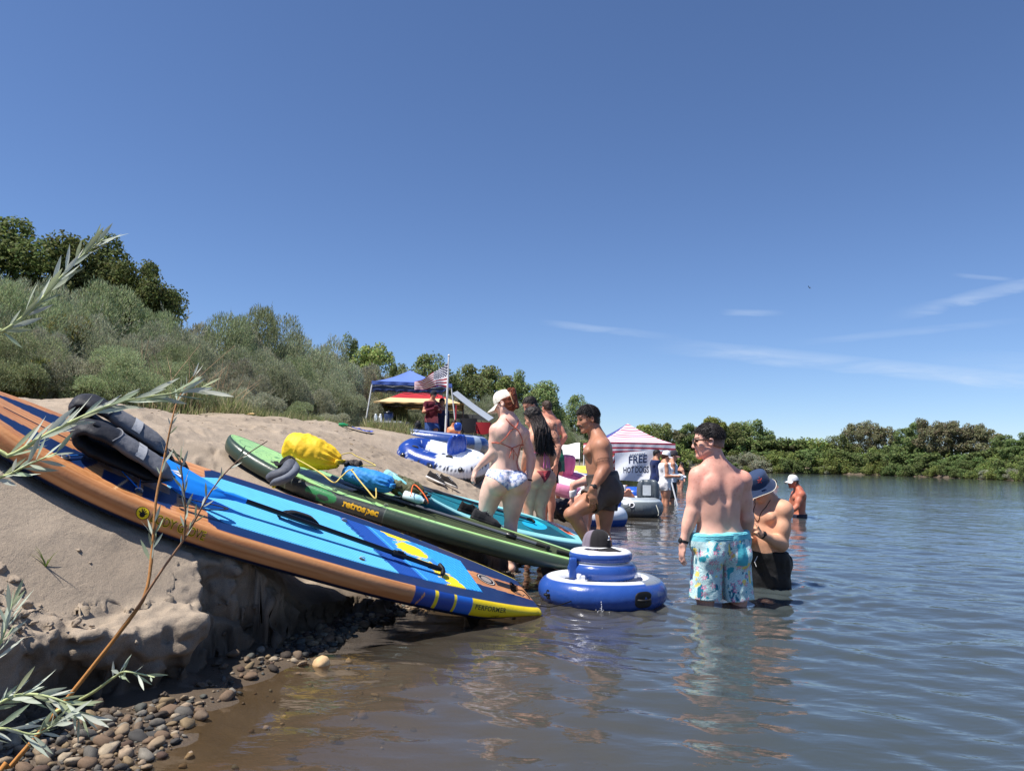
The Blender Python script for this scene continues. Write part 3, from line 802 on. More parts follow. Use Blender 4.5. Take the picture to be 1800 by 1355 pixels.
wb = empty('paddle_board', board_pt(p, 1.7, 0, -.15), 'blue paddle board with orange wood-grain rails and yellow tail, nearest on the sand', 'paddle board', 'paddle boards drawn up on the bank')
build_hull(p, wood_board, wb)
CY, BL, DB, YE = srgb(92, 184, 236), srgb(50, 130, 210), srgb(26, 76, 160), srgb(246, 214, 40)
def wood_pad(s, t):
    c = np.broadcast_to(CY, s.shape + (3,)).copy()
    q = s - .42 * (t + .1)                      # skewed bands
    def put(m, col): c[m] = col
    put((q > 1.02) & (q < 1.20), DB)
    put((q > .62) & (q <= 1.02), BL)
    put((np.abs(q - .985) < .006), srgb(80, 180, 240))
    fl = fbm2(s * 9, t * 9, 3, 121) * .10 + np.abs(fbm2(s * 4, t * 60, 2, 123)) * .10
    d1 = np.hypot((s - .88) / 1.15, (t - .13) / 1.0)
    d2 = np.abs(q - .80 + .25 * (t - .12) ** 2 - .12 * t)
    put(((d1 + fl * .5 < .105) | (d2 + fl < .065 + .05 * (t < 0))) & (t < .30), YE)
    put(((np.hypot(s - .97, (t - .28)) + fl < .10)), YE)
    rim = ((np.abs(d1 + fl * .5 - .118) < .008)) & (t > -.02)
    put(rim, srgb(70, 170, 236))
    st = (q <= .66)
    put(st, srgb(58, 168, 236)); put(st & (np.mod(q, .035) < .009), srgb(24, 118, 214)); 
    put((q < .62) & (np.mod(t - .3 * s, .05) < .006), srgb(30, 128, 216))
    lines = (s > .75) & (s < .98) & (t < -.02) & (np.mod(q * 60 + fl * 30, 1) < .25) & (d2 + fl > .08) & (q > .64) & (q < .98)
    put(lines, srgb(44, 150, 232))
    return c
build_pad(p, .46, 2.48, .105, wood_pad, wb, taper=.45, cham0=-.0)
emb = MB()                                       # round hand emblem on the near rail
def rail_disc(s0, a0, r, n=28):
    b = np.linspace(0, 2 * np.pi, n, endpoint=False)
    return s0 + r * np.cos(b), a0 + r * np.sin(b) / RT
def rail_pt(p, s, ang, lift=.0015, side=-1):
    s = np.asarray(s, float); ang = np.asarray(ang, float)
    w = board_hw(s, p['L'], p['W'])
    return board_pt(p, s, side * (w + (.052 + lift) * np.sin(ang)), -board_th(s) + (board_th(s) + lift) * np.cos(ang) + board_rocker(s, p['L']))
def rail_patch(p, m, outline_s, outline_a, lift, col):
    c = (np.mean(outline_s), np.mean(outline_a)); n = len(outline_s)
    V = rail_pt(p, np.append(outline_s, c[0]), np.append(outline_a, c[1]), lift)
    m.add(V, tris=[[i, (i + 1) % n, n] for i in range(n)], col=col)
s0e, a0e = 2.575, 1.15
rail_patch(p, emb, *rail_disc(s0e, a0e, .032), .0015, srgb(30, 24, 16))
rail_patch(p, emb, *rail_disc(s0e, a0e, .029), .0022, srgb(238, 208, 30))
rail_patch(p, emb, *rail_disc(s0e, a0e + .008 / RT, .0125), .003, srgb(26, 22, 20))
for k, (ang_, ln) in enumerate(((-.95, .022), (-.42, .027), (-.02, .029), (.36, .027), (1.05, .022))):
    dx, dy = math.sin(ang_), -math.cos(ang_); nx, ny = -dy, dx
    q = [(nx * .003, ny * .003), (dx * ln + nx * .0025, dy * ln + ny * .0025), (dx * ln - nx * .0025, dy * ln - ny * .0025), (-nx * .003, -ny * .003)]
    V = rail_pt(p, [s0e + a for a, b in q], [a0e + (.008 + b) / RT for a, b in q], .003)
    emb.add(V, quads=[[0, 1, 2, 3]], col=srgb(26, 22, 20))
emb.build('emblem', PRINT, wb, smooth=False)
rail_text(p, 'BODY GLOVE', 2.535, 1.15, .066, srgb(226, 196, 30), wb, offset=.0026, spacing=.98, xs=.68)
lt = rail_text(p, 'BODY GLOVE', 2.535, 1.15, .066, srgb(74, 58, 22), wb, offset=-.0006, spacing=.98, xs=.68, lift=.0028)
rail_text(p, 'PERFORMER', .575, 1.05, .043, srgb(40, 36, 20), wb, offset=.0004, spacing=1.05, xs=1.08)
rail_text(p, '11\'6"', .42, 1.95, .030, srgb(40, 36, 20), wb, offset=.0002)
# deck lettering across the dark band of the pad, tail ring logo
V, T = text_mesh('BODY GLOVE', .085, 0, 1.0, .2)
deck_flat(p, np.stack([1.225 + .42 * (.30 - V[:, 0] * .95) + V[:, 1] * .9 - .02, .30 - V[:, 0] * .95], -1), .0055, T, srgb(24, 70, 150), wb, 'lettering')
lg = MB(); b = np.linspace(0, 2 * np.pi, 36)
def deck_ring(m, s0, t0, r0, r1, col, h=.0015, sx=1.0):
    S = np.stack([s0 + r0 * np.cos(b) * sx, s0 + r1 * np.cos(b) * sx], -1); T_ = np.stack([t0 + r0 * np.sin(b), t0 + r1 * np.sin(b)], -1)
    m.grid(board_pt(p, S, T_, h + board_rocker(S, p['L'])), col)
deck_ring(lg, .33, .02, .001, .072, srgb(28, 28, 34)); deck_ring(lg, .33, .02, .058, .064, srgb(215, 205, 195), .0022); deck_ring(lg, .33, .02, .001, .04, srgb(150, 140, 134), .0022)
lg.add(board_pt(p, A(.25, .25, .10, .10), A(.06, -.02, -.02, .06), .0015), quads=[[0, 1, 2, 3]], col=srgb(28, 28, 34))
V, T = text_mesh('WARNING', .03)
lg.build('tail_logo', PRINT, wb, smooth=False)
for s_, t_ in ((1.35, -.27), (1.35, .27), (2.62, -.30), (2.62, .30), (2.98, -.26)): dring(p, s_, t_, wb, srgb(190, 190, 190))
# carry handle in the middle of the deck
m = MB(); a = np.linspace(-1, 1, 15)
P = board_pt(p, 1.72 + .125 * a, 0 * a - .02, .012 + .045 * (1 - a ** 4))
m.tube(P, .026, srgb(16, 16, 20), 10, flat=.5)
P = board_pt(p, 1.72 + .085 * a, 0 * a - .02, .035 + .022 * (1 - a ** 4))
m.tube(P, .034, srgb(24, 26, 34), 10, flat=.55)
m.build('carry_handle', CLOTH, wb)
# bungee over the nose cargo area and a webbing strap loop beside the pad
m = MB()
for q in ([(2.98, -.26), (2.62, .30)], [(2.62, -.30), (2.98, .26)], [(2.62, -.30), (2.62, .30)]):
    tt = np.linspace(0, 1, 12)
    S = q[0][0] + (q[1][0] - q[0][0]) * tt; T_ = q[0][1] + (q[1][1] - q[0][1]) * tt
    m.tube(board_pt(p, S, T_, .012 + board_rocker(S, p['L'])), .0035, srgb(40, 120, 210), 6)
m.build('bungee', ROPE, wb)
m = MB()
tt = np.linspace(0, 1, 24)
P = board_pt(p, 2.42 - .24 * np.sin(tt * np.pi) ** .7, -.26 + .10 * (tt - .5) * 2 * .6, .02 + .035 * np.sin(tt * np.pi))
m.tube(P, .013, srgb(20, 26, 44), 8, flat=.25)
m.build('webbing_loop', CLOTH, wb)
m = MB()                                          # coiled leash string at the tail
P = [board_pt(p, .12, -.02, .01), board_pt(p, .10, -.06, .03), board_pt(p, .05, -.03, .02), board_pt(p, .02, -.07, .012), board_pt(p, -.04, -.1, -.02), A(.30, 5.34, .03), A(.42, 5.40, .05), A(.50, 5.45, .075)]
m.tube(catmull(P, 50), .0035, srgb(18, 18, 20), 6)
for k in range(5):
    b2 = np.linspace(0, 2 * np.pi, 14)
    m.tube(board_pt(p, .12 + .03 * np.cos(b2) + .006 * k, -.03 + .02 * np.sin(b2), .010 + .008 * k + .006 * np.sin(b2 * 2)), .0032, srgb(18, 18, 20), 5)
m.build('leash', ROPE, wb)
fin = MB()
for t_ in (0.0,):
    V = []
    for k, (ds, dh) in enumerate(((.0, 0), (.20, 0), (.16, -.10), (.04, -.22))):
        V += [board_pt(p, .22 + ds, t_ - .005, -.15 + dh), board_pt(p, .22 + ds, t_ + .005, -.15 + dh)]
    fin.add(V, quads=[[0, 2, 4, 6], [1, 7, 5, 3], [0, 1, 3, 2], [2, 3, 5, 4], [4, 5, 7, 6], [6, 7, 1, 0]], col=(.02, .02, .02))
fin.build('fin', PLASTIC, wb, smooth=False)

# ---- the green board behind it
g = BOARD_POSE['green']
OL, SAGE, LG, FOREST = srgb(46, 58, 48), srgb(88, 102, 88), srgb(164, 210, 136), srgb(52, 128, 74)
def topo(s, t):
    h = fbm2(s * 1.9 + 5, t * 2.6, 3, 131)
    return np.abs(np.mod(h * 9, 1) - .5) > .455
def green_board(s, t, zone, ang):
    c = np.broadcast_to(OL, s.shape + (3,)).copy()
    at_ = np.abs(t); w = board_hw(s, g['L'], g['W']); deck = zone == 0
    def put(m, col): c[m] = col
    put(deck, srgb(58, 70, 44))
    # pale green nose area narrowing to a stripe along each rail
    lim = np.interp(s, [0, 1.62, 1.98, 2.6, 2.95, 3.4], [.10, .105, .24, .5, .5, .5])
    pale = deck & (at_ > w - lim) & (at_ < w - .012)
    put(pale, LG); put(pale & topo(s, t) & (s > 1.3), srgb(104, 150, 92))
    put(deck & (at_ < w - .10) & (s < 2.62) & (s > 1.85) & (at_ < .22 + .25 * (2.45 - s)), srgb(58, 70, 44))
    for side in (1, 3):
        r = zone == side
        put(r, srgb(54, 68, 56)); put(r & (ang < .42) & (s < 1.7), srgb(74, 96, 70))
        put(r & (s > 1.72) & (s < 2.58), srgb(58, 62, 60))
        put(r & (s > 2.6), srgb(54, 70, 58))
        put(r & (np.abs(s - 2.59) < .006), srgb(110, 125, 112))
        # the looped leaf-like mark
        y = (1.35 - ang) * RT; x = 2.30 - s
        leaf = (np.hypot((x - .03) / .14, (y - .005) / .062) < 1) & ~((np.hypot((x - .055) / .055, (y + .012) / .022) < 1)) & ~((x < .0) & (y < -.012) & (x > -.09))
        put(r & leaf & (ang > .25), FOREST)
        put(r & (np.abs(s - 1.72) < .003), srgb(100, 110, 100))
        put(r & (ang > 2.75), srgb(34, 42, 34))
        put(r & (np.abs(ang - 3.0) < .06) & (s < 1.0), srgb(206, 150, 30))
    put(zone == 2, srgb(40, 50, 38))
    wet = fbm2(s * 3, t * 6 + ang * 2, 4, 137)
    return c * (1 + .12 * wet)[..., None]
gb = empty('paddle_board', board_pt(g, 1.6, 0, -.15), 'dark green paddle board with pale green stripe, loaded with dry bags', 'paddle board', 'paddle boards drawn up on the bank')
build_hull(g, green_board, gb)
def green_pad(s, t):
    c = np.broadcast_to(srgb(62, 72, 46), s.shape + (3,)).copy()
    c[np.mod(t, .02) < .004] = srgb(46, 54, 36)
    c *= (1 + .15 * fbm2(s * 2.5, t * 8, 3, 139))[..., None]
    return c
build_pad(g, .06, 2.12, .095, green_pad, gb, taper=.5)
rail_text(g, 'retrospec', 2.07, 1.30, .078, srgb(228, 176, 40), gb, offset=.0034, spacing=.98, xs=1.02)
for s_, t_ in ((1.75, -.33), (2.20, -.34), (1.75, .33), (2.20, .34), (2.6, .30), (2.6, -.30), (2.82, -.22), (2.82, .22)): dring(g, s_, t_, gb, srgb(150, 160, 140))
m = MB(); a = np.linspace(0, 1, 30)
m.tube(board_pt(g, .30 - .16 * a, np.full(30, -.16) + .035 * a, .02 + board_rocker(.2, g['L']) + 0 * a), .016 + .004 * np.sin(a * 95), srgb(24, 25, 26), 10)
m.build('coiled_leash', RUBBER, gb)
m = MB()
V = [board_pt(g, .20 + ds, t_, -.15 + dh) for (ds, dh) in ((.0, 0), (.20, 0), (.15, -.10), (.03, -.22)) for t_ in (-.005, .005)]
m.add(V, quads=[[0, 2, 4, 6], [1, 7, 5, 3], [0, 1, 3, 2], [2, 3, 5, 4], [4, 5, 7, 6], [6, 7, 1, 0]], col=(.02, .02, .02))
m.build('fin', PLASTIC, gb, smooth=False)

# ---- the teal board beyond
tl = BOARD_POSE['teal']
TE, TD, TL_, ORG = srgb(16, 110, 128), srgb(8, 70, 92), srgb(150, 224, 228), srgb(236, 96, 44)
def teal_board(s, t, zone, ang):
    c = np.broadcast_to(TL_, s.shape + (3,)).copy()
    deck = zone == 0
    def put(m, col): c[m] = col
    put(deck & (s < .34) & (s > .19) & (t > -.08), ORG)
    put(deck & (s > 2.85), srgb(190, 230, 230))
    for side in (1, 3):
        r = zone == side
        put(r, srgb(20, 104, 124)); put(r & (ang < .5), srgb(150, 215, 220)); put(r & (s > 2.9), TL_); put(r & (s < .34) & (s > .19) & (side == 1), ORG)
    put(zone == 2, srgb(30, 60, 70))
    return c
tb = empty('paddle_board', board_pt(tl, 1.5, 0, -.15), 'teal paddle board with pale tail and orange patch, farthest of three', 'paddle board', 'paddle boards drawn up on the bank')
build_hull(tl, teal_board, tb)
def teal_pad(s, t):
    c = np.broadcast_to(TE, s.shape + (3,)).copy()
    c *= (1 + .22 * fbm2(s * 20, t * 20, 3, 143))[..., None]
    sw = np.hypot((s - .90) / .28, (t + .03 + .35 * (s - .9)) / .12) < 1
    c[sw] = srgb(22, 166, 208)
    c[(s < 1.2) & (s > .55) & (t < -.06 - .3 * (s - .9)) & ~sw] = srgb(10, 74, 92)
    c[(np.hypot((s - .74) / .10, (t - .10) / .09) < 1)] = srgb(36, 186, 220)
    return c
build_pad(tl, .36, 2.75, .075, teal_pad, tb, taper=.5)
m = MB(); deck_p = p; p = tl
m.lathe([(0, .004), (.035, .004), (.04, .001)], board_pt(tl, .265, .02, 0), srgb(24, 22, 22), 20, R=np.stack(board_axes(tl)))
m.build('tail_valve', RUBBER, tb); p = deck_p
m = MB()
V = [board_pt(tl, .20 + ds, t_, -.15 + dh) for (ds, dh) in ((.0, 0), (.20, 0), (.15, -.10), (.03, -.2)) for t_ in (-.005, .005)]
m.add(V, quads=[[0, 2, 4, 6], [1, 7, 5, 3], [0, 1, 3, 2], [2, 3, 5, 4], [4, 5, 7, 6], [6, 7, 1, 0]], col=(.02, .02, .02))
m.build('fin', PLASTIC, tb, smooth=False)

# ------------------------------------------------------------------ paddles lying on the boards
def paddle(pb, sA, tA, hA, sB, tB, hB, blade_col, shaft_col, label, grip=True, blade_len=.44, blade_w=.10, blade_at='A', collar=True, roll=0.0):
    """shaft from A (blade end) to B (grip end), given in board coordinates"""
    a = board_pt(pb, sA, tA, hA + board_rocker(sA, pb['L'])); b_ = board_pt(pb, sB, tB, hB + board_rocker(sB, pb['L']))
    root = empty('paddle', (a + b_) / 2, label, 'paddle', 'paddles laid on the boards')
    X = nrm(a - b_); N_ = board_axes(pb)[2]; N_ = nrm(N_ - X * (N_ @ X)); Yv = np.cross(N_, X)
    if roll: Yv, N_ = Yv * math.cos(roll) + N_ * math.sin(roll), N_ * math.cos(roll) - Yv * math.sin(roll)
    m = MB(); m.tube(np.linspace(a - X * .0, b_, 12), .0145, shaft_col, 12)
    m.build('shaft', PLASTIC, root)
    if collar:
        m = MB(); c0 = b_ + X * .28
        m.tube(np.array([c0 - X * .045, c0 - X * .04, c0 + X * .04, c0 + X * .045]), [.017, .021, .021, .017], srgb(18, 18, 20), 12)
        m.box(c0 + N_ * .022, (.022, .007, .006), srgb(25, 25, 28), np.stack([X, Yv, N_]), bev=1)
        m.build('clamp', PLASTIC, root)
    if blade_len:
        m = MB(); u = np.linspace(0, 1, 34); v = np.linspace(-1, 1, 17)
        wv = blade_w * np.interp(u, [0, .08, .3, .6, .85, .95, 1], [.16, .22, .62, .95, 1.0, .86, .35])
        U, Vv = np.meshgrid(u, v, indexing='ij')
        mid = a + X * (-.04) 
        curve = .035 * u ** 2
        for sg in (1, -1):
            hgt = curve[:, None] - .012 * Vv ** 2 + .012 * np.exp(-(Vv / .16) ** 2) * np.clip(1.1 - u[:, None] * 1.3, 0, 1) * sg + sg * .0035 * (1 - Vv ** 2)
            Pt = mid + (U * blade_len)[..., None] * X + (wv[:, None] * Vv)[..., None] * Yv + hgt[..., None] * N_
            m.grid(Pt if sg > 0 else Pt[:, ::-1], blade_col)
        m.tube(np.array([a - X * .10, a - X * .02, a + X * .03]), [.0165, .019, .012], blade_col, 12)
        bl = m.build('blade', PLASTIC, root)
    if grip:
        m = MB(); g0 = b_
        m.tube(np.array([g0 + X * .06, g0, g0 - X * .03]), [.017, .017, .014], srgb(14, 14, 16), 12)
        k = np.linspace(-1, 1, 15)
        m.tube(np.array([g0 - X * (.045 - .018 * t * t) + Yv * t * .052 + N_ * 0 for t in k]), .0165 * (1 - .35 * np.abs(k) ** 3), srgb(14, 14, 16), 10)
        m.build('grip', RUBBER, root)
    return root, X, Yv, N_, a
pd, X, Yv, N_, a0 = paddle(p, 2.17, -.11, .075, .80, -.135, .035, srgb(34, 138, 236), srgb(10, 11, 14), 'blue bladed paddle with black shaft, lying along the blue board', roll=-.25, blade_len=.47, blade_w=.112)
m = MB()                                          # small white peak-like mark on the blade
c0 = a0 + X * .30 + N_ * .022
for q in ([(-.03, -.03), (.035, -.005), (-.03, .0)], [(-.03, .008), (.02, .004), (-.03, .034)]):
    m.add([c0 + X * x_ * .9 + Yv * y_ * .9 + N_ * .004 for x_, y_ in q], tris=[[0, 1, 2]], col=(.75, .75, .75))
m.build('mark', PRINT, pd, smooth=False)
paddle(g, 1.95, -.02, .03, .42, -.15, .028, srgb(60, 64, 66), srgb(84, 88, 96), 'grey paddle with dark blade lying along the green board', blade_len=.45, blade_w=.10)
paddle(tl, 2.35, .10, .03, .95, .02, .03, srgb(50, 56, 60), srgb(70, 76, 86), 'grey paddle lying on the teal board', blade_len=.42, blade_w=.09, collar=True)
# ------------------------------------------------------------------ bodies: smooth distance fields turned into one surface
class Field:
    def __init__(s, vox): s.vox = vox; s.pr = []
    def cone(s, a, b, ra, rb, k=.02, cut=None, sub=False):
        s.pr.append(('c', A(*a), A(*b), float(ra), float(rb), k, cut, sub)); return s
    def ell(s, c, r, R=None, k=.02, cut=None, sub=False):
        s.pr.append(('e', A(*c), A(*r), np.eye(3) if R is None else np.asarray(R, float), None, k, cut, sub)); return s
    def bounds(s, pad=.03):
        lo, hi = [], []
        for q in s.pr:
            if q[7]: continue
            if q[0] == 'c':
                r = max(q[3], q[4]); lo.append(np.minimum(q[1], q[2]) - r); hi.append(np.maximum(q[1], q[2]) + r)
            else:
                e = np.sqrt(((q[3] * q[2][:, None]) ** 2).sum(0)); lo.append(q[1] - e); hi.append(q[1] + e)
        return np.min(lo, 0) - pad, np.max(hi, 0) + pad
    def grid(s, pad=.03):
        lo, hi = s.bounds(pad); v = s.vox
        s.lo = lo; s.n = np.ceil((hi - lo) / v).astype(int) + 1
        s.ax = [lo[i] + v * np.arange(s.n[i]) for i in range(3)]
        F = np.full(s.n, .2, np.float32)
        for q in s.pr:
            kind, k, cut, sub = q[0], q[5], q[6], q[7]
            if kind == 'c':
                r = max(q[3], q[4]); l = np.minimum(q[1], q[2]) - r; h = np.maximum(q[1], q[2]) + r
            else:
                e = np.sqrt(((q[3] * q[2][:, None]) ** 2).sum(0)); l = q[1] - e; h = q[1] + e
            m = max(k * 1.2, .02) + 2 * v
            i0 = np.clip(np.floor((l - m - lo) / v).astype(int), 0, s.n - 1); i1 = np.clip(np.ceil((h + m - lo) / v).astype(int) + 1, 1, s.n)
            X = s.ax[0][i0[0]:i1[0], None, None]; Y = s.ax[1][None, i0[1]:i1[1], None]; Z = s.ax[2][None, None, i0[2]:i1[2]]
            if kind == 'c':
                a, b = q[1], q[2]; ab = b - a; L2 = ab @ ab + 1e-12
                px, py, pz = X - a[0], Y - a[1], Z - a[2]
                t = np.clip((px * ab[0] + py * ab[1] + pz * ab[2]) / L2, 0, 1)
                d = np.sqrt((px - t * ab[0]) ** 2 + (py - t * ab[1]) ** 2 + (pz - t * ab[2]) ** 2) - (q[3] + (q[4] - q[3]) * t)
            else:
                px, py, pz = X - q[1][0], Y - q[1][1], Z - q[1][2]; R = q[3]; r = q[2]
                u = [(px * R[j, 0] + py * R[j, 1] + pz * R[j, 2]) / r[j] for j in range(3)]
                k0 = np.sqrt(u[0] ** 2 + u[1] ** 2 + u[2] ** 2); k1 = np.sqrt((u[0] / r[0]) ** 2 + (u[1] / r[1]) ** 2 + (u[2] / r[2]) ** 2) + 1e-9
                d = k0 * (k0 - 1) / k1
            if cut is not None:
                for (cp, cn) in cut: d = np.maximum(d, (X - cp[0]) * cn[0] + (Y - cp[1]) * cn[1] + (Z - cp[2]) * cn[2])
            S = (slice(i0[0], i1[0]), slice(i0[1], i1[1]), slice(i0[2], i1[2]))
            f = F[S]
            if sub:
                h_ = np.clip(.5 - .5 * (f + d) / k, 0, 1)
                F[S] = f + (-d - f) * h_ + k * h_ * (1 - h_)
            else:
                h_ = np.clip(.5 + .5 * (f - d) / k, 0, 1)
                F[S] = f + (d - f) * h_ - k * h_ * (1 - h_)
        s.F = F
        return F
    def coords(s):
        return np.stack(np.meshgrid(*s.ax, indexing='ij'), -1)
def surface_nets(F, lo, vox):
    ins = F < 0
    n = np.array(F.shape)
    c = np.zeros(n - 1, np.int8)
    for dx in (0, 1):
        for dy in (0, 1):
            for dz in (0, 1):
                c += ins[dx:n[0] - 1 + dx, dy:n[1] - 1 + dy, dz:n[2] - 1 + dz]
    act = (c > 0) & (c < 8)
    ijk = np.argwhere(act)
    ids = np.full(act.shape, -1, np.int64); ids[act] = np.arange(len(ijk))
    acc = np.zeros((len(ijk), 3)); cnt = np.zeros(len(ijk))
    i, j, k = ijk.T
    corners = [(a, b, d) for a in (0, 1) for b in (0, 1) for d in (0, 1)]
    val = {cc: F[i + cc[0], j + cc[1], k + cc[2]] for cc in corners}
    for a in corners:
        for axn in range(3):
            if a[axn]: continue
            b = list(a); b[axn] = 1; b = tuple(b)
            va, vb = val[a], val[b]
            m = (va < 0) != (vb < 0)
            t = np.where(m, va / np.where(m, va - vb, 1), 0)
            p = np.zeros((len(ijk), 3)); p[:, 0], p[:, 1], p[:, 2] = a
            p[:, axn] = t
            acc[m] += p[m]; cnt[m] += 1
    V = lo + (ijk + acc / cnt[:, None]) * vox
    quads = []
    for axn in range(3):
        o1, o2 = [x for x in range(3) if x != axn]
        sl_a = [slice(None)] * 3; sl_b = [slice(None)] * 3
        sl_a[axn] = slice(0, -1); sl_b[axn] = slice(1, None)
        for o in (o1, o2):
            sl_a[o] = slice(1, -1); sl_b[o] = slice(1, -1)
        a_, b_ = ins[tuple(sl_a)], ins[tuple(sl_b)]
        e = np.argwhere(a_ != b_)
        if not len(e): continue
        flip = a_[tuple(e.T)]
        base = e.copy(); base[:, o1] += 1; base[:, o2] += 1
        def idx(d1, d2):
            q = base.copy(); q[:, o1] -= d1; q[:, o2] -= d2
            return ids[tuple(q.T)]
        q = np.stack([idx(0, 0), idx(1, 0), idx(1, 1), idx(0, 1)], -1)
        if axn == 1: flip = ~flip
        q[~flip] = q[~flip][:, ::-1]
        quads.append(q)
    return V, np.vstack(quads)
def relax(V, Q, it=2, lam=.5):
    E = np.vstack([Q[:, [0, 1]], Q[:, [1, 2]], Q[:, [2, 3]], Q[:, [3, 0]]])
    for _ in range(it):
        s = np.zeros_like(V); c = np.zeros(len(V))
        for ax_ in range(3):
            s[:, ax_] = np.bincount(E[:, 0], V[E[:, 1], ax_], len(V)) + np.bincount(E[:, 1], V[E[:, 0], ax_], len(V))
        c = np.bincount(E[:, 0], minlength=len(V)) + np.bincount(E[:, 1], minlength=len(V))
        V = V + lam * (s / c[:, None] - V)
    return V
def field_mesh(F, lo, vox, it=2):
    V, Q = surface_nets(F, lo, vox)
    return relax(V, Q, it), Q

